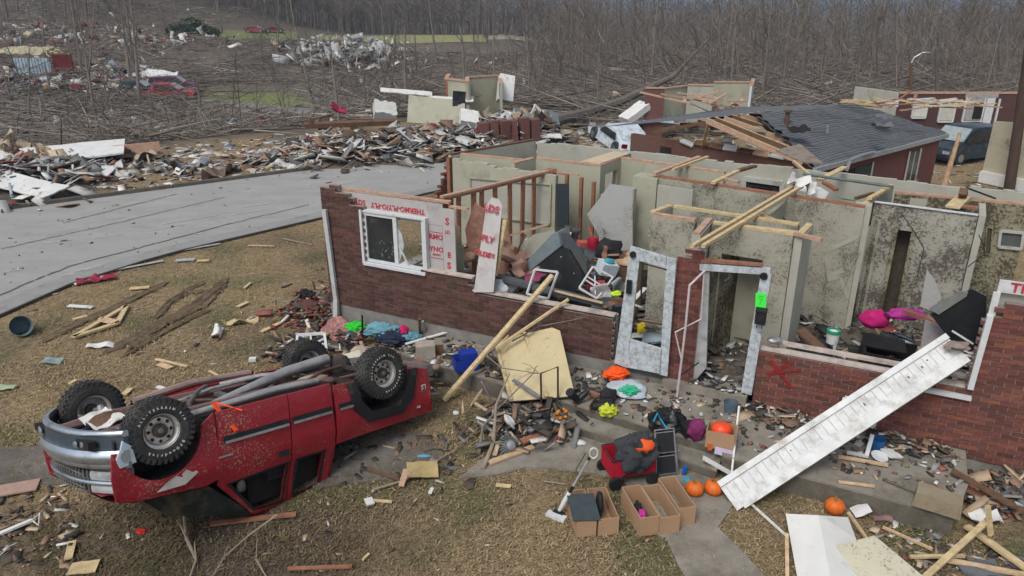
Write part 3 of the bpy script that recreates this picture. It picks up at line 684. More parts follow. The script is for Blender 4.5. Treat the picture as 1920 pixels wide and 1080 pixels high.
D2 = hpart('door_frame', m, whitedirty, label='white mud spattered door frame right of the brick pillar')
m = MB(); quadv(m, ((1314, 486), (1430, 497), (1430, 500), (1314, 492)), .0, .1); hpart('header_board', m, wood2)
m = MB(); quadv(m, ((1313, 508), (1330, 510), (1324, 690), (1298, 720)), .02, .05); m.build('jamb', mat('jamb_grey', (.34, .35, .35), .8, .2, 8, dirt=.3), D2)
# storm door skeleton hanging off the frame
m = MB(); m.tube([hv(x, y, v) for x, y, v in ((1322, 507, -.1), (1293, 535, -.3), (1285, 617, -.35), (1278, 675, -.35), (1269, 745, -.35))], .018, 6)
SDR = hpart('storm_door', m, mat('pinkish_alu', (.50, .44, .44), .5, .15, 8), label='bent bare metal storm door frame swung outwards')
m = MB(); m.tube([hv(x, y, v) for x, y, v in ((1320, 509, -.1), (1315, 598, -.1), (1266, 623, -.35), (1277, 671, -.35))], .013, 6); m.build('rail', mat('pinkish_alu', (1, 1, 1)), SDR)
m = MB(); m.tube([hv(1273, 706, -.36), hv(1310, 680, -.1)], .012, 6); m.build('closer', black, SDR)
# things fixed to the right jamb
p = pv(1433, 519, -.06); tag(wobj('doorbell_camera', lambda m: m.lathe([(0, 0), (.05, 0), (.055, .02), (.05, .045), (0, .045)], p, 16, 'y', Matrix.Rotation(0, 3, 'Z')), black, 'round black device screwed to the top of the right door jamb', 'camera', p))
P = [pv(1417, 549, -.045), pv(1437, 550, -.045), pv(1436, 577, -.045), pv(1416, 576, -.045)]
gn = mat('notice_green', (.06, .85, .08), .6, .05, 4, 0, 10); c = P[0]
notice = wobj('paper_notice', lambda m: m.prism(P, -HV * .004), gn, 'bright green paper notice taped to the right door jamb', 'notice', c)
m = MB(c); 
for k, (s0, t0, s1, t1) in enumerate(((.25, .2, .75, .24), (.25, .35, .6, .38), (.7, .4, .45, .62), (.45, .62, .45, .8))):
    f = lambda s, t: P[0].lerp(P[1], s).lerp(P[3].lerp(P[2], s), t) - HV * .006
    m.beam(f(s0, t0), f(s1, t1), .004, .004)
m.build('handwriting', black, notice)
p = pv(1427, 592, -.08)
mbx = thing('mailbox', 'small black mailbox hanging on the right door jamb under the green notice', 'mailbox', p, HA)
m = MB(); m.box((-.075, -.06, -.12), (.075, .02, .085)); m.build('body', black, mbx)
m = MB(); m.prism([(-.082, -.075, .085), (-.082, .022, .12), (-.082, .022, .085)], (.164, 0, 0)); m.build('lid', black, mbx)
for s in (-.035, .035): m = MB(); m.tube([(s, -.05, -.12), (s, -.06, -.17), (s, -.09, -.17)], .006, 5); m.build('hook', black, mbx)

# porch slab and steps
porch = thing('porch', 'low concrete porch slab with steps along the front of the brick house', 'porch', HO, HA)
m = MB(); m.slab([(2.3, -.92), (5.45, -1.20), (7.9, -1.42), (8.0, -1.60), (10.74, -1.66), (10.93, -.88), (10.95, -.01), (2.3, -.01)], -.2, .30); m.build('slab', concrete, porch)
m = MB(); m.slab([(5.30, -1.52), (7.95, -1.78), (7.95, -1.3), (5.30, -1.0)], -.2, .16); m.build('step', concrete, porch)

riser_shade = mat('shaded_concrete', (.125, .112, .09), .95, .35, 5, .4, 40, dirt=.35, dcol=(.07, .06, .045))  # darker riser colour paints in the shading of the step fronts, with some dirt
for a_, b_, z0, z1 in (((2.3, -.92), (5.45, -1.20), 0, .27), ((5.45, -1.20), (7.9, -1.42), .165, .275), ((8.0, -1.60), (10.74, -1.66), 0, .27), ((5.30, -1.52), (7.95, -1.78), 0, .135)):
    m = MB(); m.hexa([(p[0], p[1] - o_, z) for z in (z0, z1) for p, o_ in ((a_, .006), (b_, .006), (b_, -.004), (a_, -.004))]); m.build('riser', riser_shade, porch)
# ------------------------------------------------------------------ upturned pickup
red = mat('truck_red', (.27, .005, .017), .34, .15, 3, .06, 30, dirt=.30, dcol=(.13, .06, .045), dscale=24, spec=.5, coat=.2)
_N = red.node_tree.nodes; _L = red.node_tree.links; _b = _N['Principled BSDF']; _src = _b.inputs['Base Color'].links[0].from_socket; _tc = [n for n in _N if n.type == 'TEX_COORD'][0]
def _noise(sc, d): n = _N.new('ShaderNodeTexNoise'); n.inputs['Scale'].default_value = sc; n.inputs['Detail'].default_value = d; _L.new(_tc.outputs['Object'], n.inputs['Vector']); return n.outputs[0]
_a = _N.new('ShaderNodeMath'); _a.operation = 'MULTIPLY_ADD'; _L.new(_noise(1.6, 3), _a.inputs[0]); _a.inputs[1].default_value = .55; _L.new(_noise(42, 4), _a.inputs[2])
_r = _N.new('ShaderNodeMapRange'); _L.new(_a.outputs[0], _r.inputs[0]); _r.inputs[1].default_value = .90; _r.inputs[2].default_value = .97
_x = _N.new('ShaderNodeMix'); _x.data_type = 'RGBA'; _L.new(_r.outputs[0], _x.inputs[0]); _L.new(_src, _x.inputs[6]); _x.inputs[7].default_value = (.26, .17, .12, 1); _L.new(_x.outputs[2], _b.inputs['Base Color'])
_q = _N.new('ShaderNodeMapRange'); _L.new(_a.outputs[0], _q.inputs[0]); _q.inputs[1].default_value = .7; _q.inputs[2].default_value = .95; _q.inputs[3].default_value = .32; _q.inputs[4].default_value = .85; _L.new(_q.outputs[0], _b.inputs['Roughness'])
chrome = mat('chrome_dull', (.50, .56, .62), .28, .15, 5, .05, 20, metal=.85, dirt=.3, dcol=(.22, .22, .21), dscale=3)
slate = mat('bumper_slate', (.045, .06, .075), .4, .2, 4, .05, 30, dirt=.2)
grimy = mat('grimy_metal', (.19, .185, .18), .6, .35, 6, .3, 30, metal=.3, dirt=.4, dcol=(.08, .06, .05))
pipe = mat('pipe_metal', (.50, .49, .47), .45, .25, 6, .15, 30, metal=.6, dirt=.35, dcol=(.15, .11, .09))
rail = mat('frame_rail', (.22, .13, .12), .7, .3, 6, .2, 30, dirt=.4)
under = mat('underbody', (.035, .030, .028), .85, .5, 8, .5, 25, dirt=.3)
tyrem = mat('tyre_rubber', (.030, .031, .032), .9, .3, 10, .3, 50, dirt=.5, dcol=(.075, .07, .06), dscale=4)
TB = 1.2; HWT = .956; WB = -3.16; WR = .415
yaw, pi_, ro = radians(229.908), .176, .217
a = Vector((cos(yaw), sin(yaw), 0)); up = Vector((0, 0, 1)); nr = Vector((-a.y, a.x, 0))
a2_ = a * cos(pi_) + up * sin(pi_); u2_ = a2_.cross(nr); n2_ = nr * cos(ro) + u2_ * sin(ro); u3_ = a2_.cross(n2_)
o = Vector((-4.564, 7.602, 1.498))
truck = thing('pickup_truck', 'red pickup truck lying upside down on the lawn with its wheels in the air', 'pickup truck')
b_ax = -n2_; z_ax = -u3_; org = o + u3_ * .39
truck.matrix_world = Matrix(((a2_.x, b_ax.x, z_ax.x, org.x), (a2_.y, b_ax.y, z_ax.y, org.y), (a2_.z, b_ax.z, z_ax.z, org.z), (0, 0, 0, 1)))
TP = lambda n, m, mt, smooth=False, parent=None: m.build(n, mt, parent or truck, smooth=smooth)
def yz(z):
    K = [(.2, .90), (.45, .945), (.75, .956), (1.0, .950), (1.2, .90), (1.5, .80), (1.80, .70), (2.2, .6)]
    for (a, x), (b, y) in zip(K[:-1], K[1:]):
        if z <= b: return x + (y - x) * (z - a) / (b - a)
    return .6
def panel(name, poly, mt, side, holes=(), th=.03, parent=None, off=0, nz=None):
    """side panel cut from an x-z outline, bent to the tumblehome of the body"""
    bm = bmesh.new()
    def loop(pp): vs = [bm.verts.new((x, 0, z)) for x, z in pp]; return [bm.edges.new((vs[i], vs[(i + 1) % len(vs)])) for i in range(len(vs))]
    E_ = loop(poly)
    for h in holes: E_ += loop(h)
    bmesh.ops.triangle_fill(bm, edges=E_, use_beauty=True)
    for zc in (.45, .6, .75, .9, 1.0, 1.1, 1.2, 1.35, 1.5, 1.65, 1.8):
        bmesh.ops.bisect_plane(bm, geom=bm.verts[:] + bm.edges[:] + bm.faces[:], plane_co=(0, 0, zc), plane_no=(0, 0, 1))
    for k in range(24):
        bmesh.ops.bisect_plane(bm, geom=bm.verts[:] + bm.edges[:] + bm.faces[:], plane_co=(.7 - k * .2, 0, 0), plane_no=(1, 0, 0))
    ext = bmesh.ops.extrude_face_region(bm, geom=bm.faces[:]); nv = [g for g in ext['geom'] if isinstance(g, bmesh.types.BMVert)]
    inn = set(nv)
    for v in bm.verts: v.co.y = side * (yz(v.co.z) + off - (th if v in inn else 0) + .022 * mnoise.noise(Vector((v.co.x * 2.2, side, v.co.z * 2.5))) + .010 * mnoise.noise(Vector((v.co.x * 7, side, v.co.z * 7))))
    bmesh.ops.recalc_face_normals(bm, faces=bm.faces)
    me = bpy.data.meshes.new(name); bm.to_mesh(me); bm.free(); me.materials.append(mt); me.polygons.foreach_set('use_smooth', [True] * len(me.polygons))
    me.set_sharp_from_angle(angle=radians(35)); return link(name, me, parent or truck)
def arc(cx, cz, r, a0, a1, n=12, sq=1.0): return [(cx + r * cos(radians(a0 + (a1 - a0) * i / n)), cz + r * sq * sin(radians(a0 + (a1 - a0) * i / n))) for i in range(n + 1)]
for sd_ in (-1, 1):
    panel('fender', [(.53, .52)] + arc(0, .42, .47, 12, 176, 14, 1.12) + [(-.62, .36), (-.64, 1.15), (-.45, 1.19), (.3, 1.10), (.53, 1.04), (.56, .78)], red, sd_)
    win1 = [(-.78, 1.27), (-1.14, 1.72), (-1.52, 1.76), (-1.55, 1.25)]
    win2 = [(-1.72, 1.25), (-1.71, 1.74), (-2.08, 1.70), (-2.12, 1.26)]
    d1 = panel('door', [(-.65, .36), (-1.60, .36), (-1.60, 1.82), (-1.12, 1.80), (-.62, 1.24)], red, sd_, holes=(win1,))
    d2 = panel('rear_door', [(-1.615, .36), (-2.26, .36), (-2.28, 1.15), (-2.24, 1.78), (-1.615, 1.82)], red, sd_, holes=(win2,))
    panel('window_seal', [(-.72, 1.25), (-1.12, 1.75), (-1.56, 1.80), (-1.59, 1.22)], black, sd_, holes=(win1,), th=.02, parent=d1, off=.004)
    panel('window_seal', [(-1.67, 1.22), (-1.68, 1.78), (-2.12, 1.73), (-2.16, 1.23)], black, sd_, holes=(win2,), th=.02, parent=d2, off=.004)
    bed = panel('bed_side', [(-2.31, .40)] + [(-2.66, .42), (-2.72, .70), (-2.90, .90), (-3.38, .92), (-3.56, .76), (-3.68, .44)] + [(-3.72, .44), (-4.02, .50), (-4.05, .80), (-4.03, 1.18), (-2.31, 1.20)], red, sd_)
    fl = [(-2.56, .40)] + arc(WB, .44, .60, 180, 0, 14, 1.12) + [(-3.76, .44)]
    panel('arch_flare', [(-2.52, .42), (-2.60, .80), (-2.84, 1.03), (-3.45, 1.05), (-3.70, .84), (-3.80, .44), (-3.66, .44), (-3.54, .76), (-3.37, .91), (-2.91, .89), (-2.73, .70), (-2.66, .42)], slate if 0 else black, sd_, th=.05, off=.03)
    # rub strips: black band with a bright insert
    for x0, x1, par in ((-.70, -1.58, d1), (-1.635, -2.24, d2), (-2.36, -2.62, bed)):
        m = MB(); y = sd_ * (yz(.70)); m.box((x1, min(y, y + sd_ * .016), .66), (x0, max(y, y + sd_ * .016), .74)); m.build('rub_strip', black, par)
        m = MB(); y2 = y + sd_ * .016; m.box((x1 + .01, min(y2, y2 + sd_ * .014), .715), (x0 - .01, max(y2, y2 + sd_ * .014), .745)); m.build('rub_strip', chrome, par)
    m = MB(); y = sd_ * yz(.9); m.box((-.62, min(y, y + sd_ * .01), .88), (-.80, max(y, y + sd_ * .01), .90)); m.build('badge', chrome, d1)
    m = MB(); y = sd_ * yz(1.08); m.box((-1.42, min(y, y + sd_ * .02), 1.05), (-1.56, max(y, y + sd_ * .02), 1.12)); m.build('handle', black, d1)
    # door mirror, folded
    m = MB(); m.blob((-.92, sd_ * .86, 1.34), (.05, .07, .08), 3, .15, 10, 8); m.build('mirror', mat('mirror_dull', (.045, .04, .035), .9), d1, smooth=True)
    # wheel-well liner
    m = MB()
    for cx in (0, WB): m.tube([(cx, sd_ * .35, .62), (cx, sd_ * .90, .62)], [.44, .46], 16)
    # wells
    for cx in (0, WB):
        m = MB(); P_ = arc(cx, .44, .49, -5, 185, 14, 1.08)
        vs = [(x, sd_ * .38, z) for x, z in P_] + [(x, sd_ * .92, z) for x, z in P_]; n_ = len(P_)
        m._add(vs, [(i, i + 1, i + 1 + n_, i + n_) for i in range(n_ - 1)] + [tuple(range(n_))]); TP('wheel_well', m, under)
# letters on the bed side
t = text(truck, 'LS', .10, Matrix.Translation((-3.90, -.972, .75)) @ Matrix.Rotation(radians(90), 4, 'X'), mat('badge_white', (.5, .5, .5), .6)); t.name = 'badge'
t = text(truck, 'EXT', .04, Matrix.Translation((-3.78, -.965, 1.03)) @ Matrix.Rotation(radians(90), 4, 'X'), mat('badge_white', (.5, .5, .5), .6)); t.name = 'badge'
# pale flap hanging in the front wheel arch
m = MB(); m.prism([(-.30, -.955, .86), (-.02, -.965, .98), (.12, -.965, 1.06), (-.20, -.965, 1.07), (-.36, -.96, .98)], (0, .006, 0)); TP('torn_liner', m, mat('liner_pale', (.42, .40, .37), .8))
# hood, cowl, windscreen, roof, cab back
def loft(m, secs):       # secs: list of (x, [(y,z)...])
    n = len(secs[0][1]); vs = [(x, y, z) for x, pp in secs for y, z in pp]
    m._add(vs, [(i * n + k, i * n + k + 1, (i + 1) * n + k + 1, (i + 1) * n + k) for i in range(len(secs) - 1) for k in range(n - 1)])
    return m
def crown(w, z, c, n=10): return [(w * (2 * i / n - 1), z + c * (1 - (2 * i / n - 1) ** 2)) for i in range(n + 1)]
m = MB(); loft(m, [(.60, crown(.74, 1.01, .0)), (.54, crown(.86, 1.05, .02)), (.35, crown(.90, 1.11, .04)), (-.1, crown(.90, 1.16, .05)), (-.50, crown(.88, 1.19, .05))]); loft(m, [(.60, crown(.74, .99, .0)), (-.50, crown(.88, 1.12, .0))]); TP('hood', m, red, True)
m = MB(); loft(m, [(-.50, crown(.86, 1.20, .05)), (-.85, crown(.80, 1.52, .04)), (-1.14, crown(.71, 1.81, .03))]); TP('windscreen', m, glassd, True)
m = MB(); loft(m, [(-1.12, crown(.70, 1.82, .03)), (-1.5, crown(.70, 1.86, .04)), (-2.25, crown(.69, 1.80, .03)), (-2.27, crown(.69, 1.74, .03))]); TP('roof', m, red, True)
m = MB(); m.prism([(-2.275, -.88, .5), (-2.275, .88, .5), (-2.275, .90, 1.2), (-2.275, .68, 1.78), (-2.275, -.68, 1.78), (-2.275, -.90, 1.2)], (-.02, 0, 0)); cb = TP('cab_back', m, red)
m = MB(); m.prism([(-2.30, -.6, 1.25), (-2.30, .6, 1.25), (-2.30, .54, 1.65), (-2.30, -.54, 1.65)], (-.006, 0, 0)); m.build('rear_window', glassd, cb)
m = MB(); m.prism([(.22, -.82, 1.15), (-.52, -.86, 1.22), (-.86, -.80, 1.54), (-1.10, -.72, 1.78), (-.55, -.74, 1.62), (-.05, -.78, 1.42)], (0, 1.5, 0)); TP('windscreen_shade', m, mat('shaded_dark_glass', (.020, .026, .022), .3, .4, 6, .3, 20, dirt=.3))  # added dark body: crushed windscreen glass and the shade under the hood
# dark cab interior: seat backs, dash
m = MB(); m.box((-1.6, -.72, .55), (-1.35, -.1, 1.45)); m.box((-1.6, .1, .55), (-1.35, .72, 1.45)); TP('seat', m, blackcl)
m = MB(); m.box((-.75, -.8, .8), (-.5, .8, 1.14)); TP('dashboard', m, black)
m = MB(); m.box((-2.2, -.66, .56), (-.72, .66, 1.22)); m.box((-2.2, -.60, 1.22), (-1.15, .6, 1.72)); TP('cab_shade_fill', m, dark)  # solid dark blocks added to give the shade inside the cab
# bed box
m = MB(); m.box((-4.0, -.72, .70), (-2.33, .72, .74)); m.box((-2.36, -.86, .5), (-2.32, .86, 1.18)); TP('bed_floor', m, under)
m = MB(); m.box((-4.07, -.80, .52), (-4.02, .80, 1.17)); tg_ = TP('tailgate', m, red); m = MB(); m.box((-4.075, -.30, 1.0), (-4.072, .3, 1.08)); m.build('handle', black, tg_)
for sd_ in (-1, 1): m = MB(); m.box((-4.075, min(sd_ * .81, sd_ * .94), .75), (-4.03, max(sd_ * .81, sd_ * .94), 1.15)); TP('tail_light', m, mat('lamp_red', (.18, .01, .01), .25))
m = MB(); m.beam((-4.14, -.88, .56), (-4.14, .88, .56), .12, .18); TP('rear_bumper', m, grimy)
# front end: curved bumper bands, grille, lamps
def xc(y, x0=.86, k=.30): return x0 - .15 - k * (abs(y) / HWT) ** 2.6
def band(z0, z1, x0, k, ymax, th=.03, bulge=.02, n=18, y0=None):
    m = MB(); vs = []; fs = []; N_ = 4
    for i in range(n + 1):
        y = -ymax + (2 * ymax) * i / n if y0 is None else y0 + (ymax - y0) * i / n
        for j in range(N_ + 1):
            t = j / N_; x = xc(y, x0, k) + bulge * sin(pi * t); vs.append((x, y, z0 + (z1 - z0) * t))
        for j in range(N_ + 1): vs.append((xc(y, x0, k) - th, y, z1 - (z1 - z0) * j / N_))
    K = 2 * (N_ + 1)
    for i in range(n):
        for j in range(K): fs.append((i * K + j, i * K + (j + 1) % K, (i + 1) * K + (j + 1) % K, (i + 1) * K + j))
    fs.append(tuple(range(K))); fs.append(tuple(range(n * K + K - 1, n * K - 1, -1)))
    m._add(vs, fs); return m
bump_ = TP('front_bumper', band(.50, .635, .90, .30, .985, .06, .035), chrome, True)
band(.30, .36, .86, .30, .97, .05, .02).build('valance', chrome, bump_, smooth=True)
band(.362, .498, .865, .30, .97, .05, .0).build('valance', slate, bump_, smooth=True)
band(.637, .70, .87, .30, .98, .05, .01).build('top_pad', grimy, bump_, smooth=True)
for sd_ in (-1, 1):
    y = sd_ * .985; m = MB(); m.prism([(.42, y, .40), (.45, y, .49), (.50, y, .58), (.47, y, .68), (.30, y - sd_ * .01, .66), (.33, y - sd_ * .01, .48)], (0, -sd_ * .03, 0)); m.build('bumper_end', mat('bumper_silver', (.42, .50, .57), .4, .1, 4, dirt=.25), bump_)
    m = MB(); m.box((xc(.6) - .02, min(sd_ * .42, sd_ * .76), .385), (xc(.6) + .055, max(sd_ * .42, sd_ * .76), .47)); fo = m.build('fog_opening', dark, bump_)
    for q in (.50, .60): m = MB(); m.lathe([(0, .0), (.035, 0), (.03, .02), (0, .02)], (xc(q) + .045, sd_ * q, .43), 10, 'x'); m.build('fog_lamp', chrome, fo)
    lm = mat('lamp_lens', (.33, .35, .36), .2, .3, 8, .1, 20, spec=.6, dirt=.4, dcol=(.12, .11, .10))
    for z0, z1 in ((.75, .845), (.895, .985)): band(z0, z1, .80, .26, sd_ * .92, .05, .01, 6, y0=sd_ * .52).build('headlight', lm, truck, smooth=True)
g_ = TP('grille', band(.72, 1.02, .76, .26, .93, .05, .0), grimy, True)
band(.85, .89, .83, .26, .90, .04, .01).build('grille_bar', chrome, g_, smooth=True)
for z0, z1 in ((.755, .84), (.90, .985)):
    band(z0, z1, .775, .26, .47, .02, .0).build('opening', dark, g_)
    m = MB()
    for i in range(13): y = -.45 + .9 * i / 12; m.box((xc(y, .79, .26) - .01, y - .01, z0), (xc(y, .79, .26) + .006, y + .01, z1))
    m.box((.63, -.45, (z0 + z1) / 2 - .006), (.64, .45, (z0 + z1) / 2 + .006)); s_ = m.build('grille_mesh', grimy, g_); s_['kind'] = 'stuff'
# underside
m = MB(); m.box((.45, -.80, .52), (-2.25, .80, .56)); TP('floor_pan', m, under)
for sd_ in (-1, 1):
    m = MB(); m.tube([(.56, sd_ * .40, .46), (.2, sd_ * .40, .42), (-2.4, sd_ * .42, .40), (-2.8, sd_ * .42, .50), (-3.5, sd_ * .42, .50), (-4.0, sd_ * .42, .48)], .055, 6, flat=1.3); TP('frame_rail', m, rail)
m = MB(); m.tube([(-.35, -.62, .40), (-1.6, -.66, .33), (-2.28, -.62, .36)], .045, 10); TP('exhaust_pipe', m, pipe, True)
m = MB(); m.tube([(-.30, -.5, .40), (-1.3, -.45, .38), (-1.9, -.1, .36)], .03, 8); TP('exhaust_pipe', m, under, True)
m = MB(); m.tube([(-.9, -.35, .40), (-2.2, -.05, .27), (-2.95, .05, .24)], [.04, .075, .08], 12); TP('drive_shaft', m, pipe, True)
m = MB(); m.tube([(-1.6, -.2, .36), (-2.7, .35, .34)], .05, 8); TP('muffler', m, grimy, True)
m = MB(); m.tube([(-.4, .62, .35), (-1.2, .64, .28), (-2.0, .55, .30)], .045, 8); TP('side_rail', m, mat('rail_pink', (.30, .21, .19), .6, .3, 6, dirt=.3), True)
m = MB(); m.tube([(-.5, .5, .40), (-1.4, .62, .36), (-2.0, .5, .35)], .025, 6); TP('fuel_line', m, red, True)
for p_, q_, r_, m_ in (((-.5, .1, .40), (-1.9, .30, .33), .022, pipe), ((-.7, -.2, .36), (-1.3, .5, .34), .03, grimy), ((-.45, .3, .42), (-1.1, -.3, .38), .02, rust), ((-1.5, .5, .36), (-2.5, .1, .36), .035, pipe), ((-2.2, -.5, .36), (-3.0, -.2, .34), .025, rust)): m = MB(); m.tube([p_, Vector(p_).lerp(Vector(q_), .5) + Vector((0, 0, -.04)), q_], r_, 7); TP('hose', m, m_, True)
for x in (-.6, -1.3, -2.1, -2.6, -3.7): m = MB(); m.beam((x, -.42, .44), (x + R.uniform(-.1, .1), .42, .44), .09, .05); TP('crossmember', m, grimy)
m = MB(); m.blob((-2.35, -.38, .40), (.28, .10, .08), 4, .1); TP('heat_shield', m, mat('tan_metal', (.36, .27, .19), .6, dirt=.3), True)
m = MB(); m.tube([(WB, -.7, .40), (WB, .7, .40)], .05, 10); m.blob((WB, 0, .38), (.16, .17, .17), 2, .08); TP('rear_axle', m, under, True)
m = MB(); m.beam((WB, .1, .33), (WB - .45, -.3, .30), .24, .03); TP('dangling_plate', m, grimy)
for sd_ in (-1, 1):
    m = MB(); m.beam((-2.6, sd_ * .5, .44), (-3.8, sd_ * .5, .46), .06, .03); TP('leaf_spring', m, rust)
    m = MB(); m.tube([(.15, sd_ * .25, .42), (.05, sd_ * .62, .36)], .035, 8); TP('control_arm', m, grimy); m = MB(); m.tube([(-.25, sd_ * .25, .40), (-.02, sd_ * .62, .38)], .03, 8); TP('control_arm', m, rust)
    m = MB(); m.tube([(.1, sd_ * .3, .5), (.02, sd_ * .55, .32)], .045, 8); TP('shock', m, pipe)
m = MB(); m.tube([(0.25, -.6, .38), (.25, .6, .38)], .02, 6); TP('tie_rod', m, grimy)
m = MB(); m.blob((.1, 0, .42), (.26, .24, .14), 9, .35, 14, 9); TP('oil_pan', m, rust, True)
m = MB(); m.sheet((.10, -.38, .30), (.30, .0, .10), (-.05, .70, -.02), .01, 8, 8, .10, 4, fr=6); TP('splash_shield', m, mat('bright_shield', (.62, .61, .57), .6, .2, 6, dirt=.2), True)
for y in (-.36, -.12, .1, .3): m = MB(); m.beam((.22, y, .42), (.58, y * 1.2, .46), .03, .02); TP('bracket', m, slate)
m = MB(); m.box((.42, -.6, .58), (.5, .6, .95)); TP('radiator', m, dark)
# wheels
def make_wheel():
    wl_ = MB(); wl_.lathe([(.0, -.10), (.09, -.10), (.09, .10), (.0, .10)], n=12, axis='y'); hub = wl_.mesh('wheel', under)
    t = MB(); r = WR; w = .14
    t.lathe([(.215, -w * .80), (.25, -w * .98), (.33, -w * 1.05), (r - .03, -w * .96), (r - .008, -w * .8), (r, -w * .3), (r, w * .3), (r - .008, w * .8), (r - .03, w * .96), (.33, w * 1.05), (.25, w * .98), (.215, w * .8)], n=48, axis='y', caps=False)
    for i in range(34):
        th = 2 * pi * i / 34
        for k, (y0, y1, da) in enumerate(((-w * .93, -w * .45, 0), (-w * .38, w * .05, .09), (w * .08, w * .4, .0), (w * .47, w * .93, .09))):
            cc = th + da; M3 = Matrix.Rotation(-cc, 3, 'Y'); cx = Vector((cos(cc) * (r + .002), (y0 + y1) / 2, sin(cc) * (r + .002))); t.cbox(cx, (.022, (y1 - y0), .046), M3)
        for sy in (-1, 1):
            cc = th; M3 = Matrix.Rotation(-cc, 3, 'Y'); t.cbox(Vector((cos(cc) * (r - .035), sy * w * .99, sin(cc) * (r - .035))), (.05, .014, .035), M3)
    tyre = t.mesh('tyre', tyrem, False)
    rm = MB()
    rm.lathe([(.218, -.12), (.228, -.125), (.225, -.10), (.20, -.085), (.19, -.02), (.19, .10), (.21, .12), (.228, .125)], n=40, axis='y', caps=False)
    rm.lathe([(.0, -.055), (.06, -.06), (.075, -.04), (.12, -.055), (.17, -.045), (.19, -.02)], n=40, axis='y')
    rim = rm.mesh('rim', mat('rim_steel', (.58, .56, .53), .4, .25, 10, .1, 30, metal=.6, dirt=.4, dcol=(.15, .12, .10), dscale=6), True)
    hm = MB()
    for i in range(8): th = 2 * pi * i / 8 + .2; hm.lathe([(0, 0), (.022, 0), (.022, .01), (0, .01)], (cos(th) * .142, -.062, sin(th) * .142), 10, 'y')
    hole = hm.mesh('rim_holes', dark)
    cp = MB(); cp.lathe([(0, -.115), (.03, -.112), (.045, -.09), (.048, -.055)], n=20, axis='y')
    for i in range(6): th = 2 * pi * i / 6; cp.lathe([(0, -.01), (.009, -.01), (.009, .01), (0, .01)], (cos(th) * .072, -.066, sin(th) * .072), 6, 'y')
    cap = cp.mesh('hub_cap', grimy, True)
    return hub, tyre, rim, hole, cap
WM = make_wheel()
wmk = mat('tyre_letters', (.55, .55, .52), .8, .2, 20, dirt=.3)
def arctext(parent, s, r, ang0, step, size, y):
    for i, ch in enumerate(s):
        if ch == ' ': continue
        an = ang0 - step * i
        M4 = Matrix.Translation((cos(an) * r, y, sin(an) * r)) @ FR @ Matrix.Rotation(an - pi / 2, 4, 'Z')
        text(parent, ch, size, M4, wmk, name='letter')
for cx, zc in ((0, .40), (WB, .40)):
    for sd_ in (-1, 1):
        w_ = link('wheel', WM[0], truck, (cx, sd_ * (HWT - .075), zc), (0, R.uniform(0, 6) * 0 + (.4 if cx else 1.0), 0 if sd_ < 0 else pi))
        if cx == 0: w_.rotation_euler = (0, 1.0, (0 if sd_ < 0 else pi) + .10)
        w_.scale = (.85, .9, .85)
        for nme, me_ in zip(('tyre', 'rim', 'rim_hole', 'hub_cap'), WM[1:]): link(nme, me_, w_)
        if sd_ < 0: arctext(w_, 'BFGoodrich', .305, radians(200), radians(10), .05, -.151); arctext(w_, 'ALL-TERRAIN T/A', .305, radians(30), radians(9.5), .044, -.151)
m = MB(); m.beam((-.75, -.70, .30), (-.85, -1.0, .62), .05, .02); m.tube([(-.78, -.72, .30), (-.95, -.99, .40)], .012, 5)
o_ = m.build('orange_ribbon', mat('ribbon', (.75, .07, .01), .7), None); o_.matrix_world = truck.matrix_world.copy(); tag(o_, 'orange marker ribbon tied to the rocker of the overturned pickup', 'ribbon')
# ------------------------------------------------------------------ fast joined geometry for what nobody could count
NR = np.random.default_rng(11)
def np_mesh(name, V, F, mt, cols=None, kind='stuff', percol=None):
    """V (n,k,3) vertices per item, F faces of one item (all quads or all tris), cols (n,3)"""
    n, k, _ = V.shape; F = np.array(F); nf, fv = F.shape
    me = bpy.data.meshes.new(name); me.vertices.add(n * k); me.vertices.foreach_set('co', V.reshape(-1).astype(np.float32))
    idx = (F[None] + (np.arange(n) * k)[:, None, None]).reshape(-1)
    me.loops.add(len(idx)); me.loops.foreach_set('vertex_index', idx.astype(np.int32))
    me.polygons.add(n * nf); me.polygons.foreach_set('loop_start', (np.arange(n * nf) * fv).astype(np.int32))
    me.update(calc_edges=True); me.materials.append(mt)
    if cols is not None:
        at = me.color_attributes.new('Col', 'FLOAT_COLOR', 'POINT'); c = np.ones((n, k, 4), np.float32); c[:, :, :3] = np.asarray(cols)[:, None, :]; at.data.foreach_set('color', c.reshape(-1))
    o = link(name, me); tag(o, kind=kind); return o
def sticks(name, P0, P1, r0, r1, mt, cols=None, kind='stuff'):
    P0 = np.asarray(P0, float); P1 = np.asarray(P1, float); d = P1 - P0; l = np.linalg.norm(d, axis=1, keepdims=True) + 1e-9; d /= l
    up = np.where(np.abs(d[:, 2:3]) > .9, np.array([[1., 0, 0]]), np.array([[0, 0, 1.]])); y = np.cross(up, d); y /= np.linalg.norm(y, axis=1, keepdims=True); z = np.cross(d, y)
    r0 = np.broadcast_to(np.asarray(r0, float), (len(P0),))[:, None]; r1 = np.broadcast_to(np.asarray(r1, float), (len(P0),))[:, None]; V = []
    for P, r in ((P0, r0), (P1, r1)):
        for k in range(3): t = 2 * pi * k / 3; V.append(P + (y * cos(t) + z * sin(t)) * r)
    return np_mesh(name, np.stack(V, 1), [(0, 1, 4, 3), (1, 2, 5, 4), (2, 0, 3, 5)], mt, cols, kind)
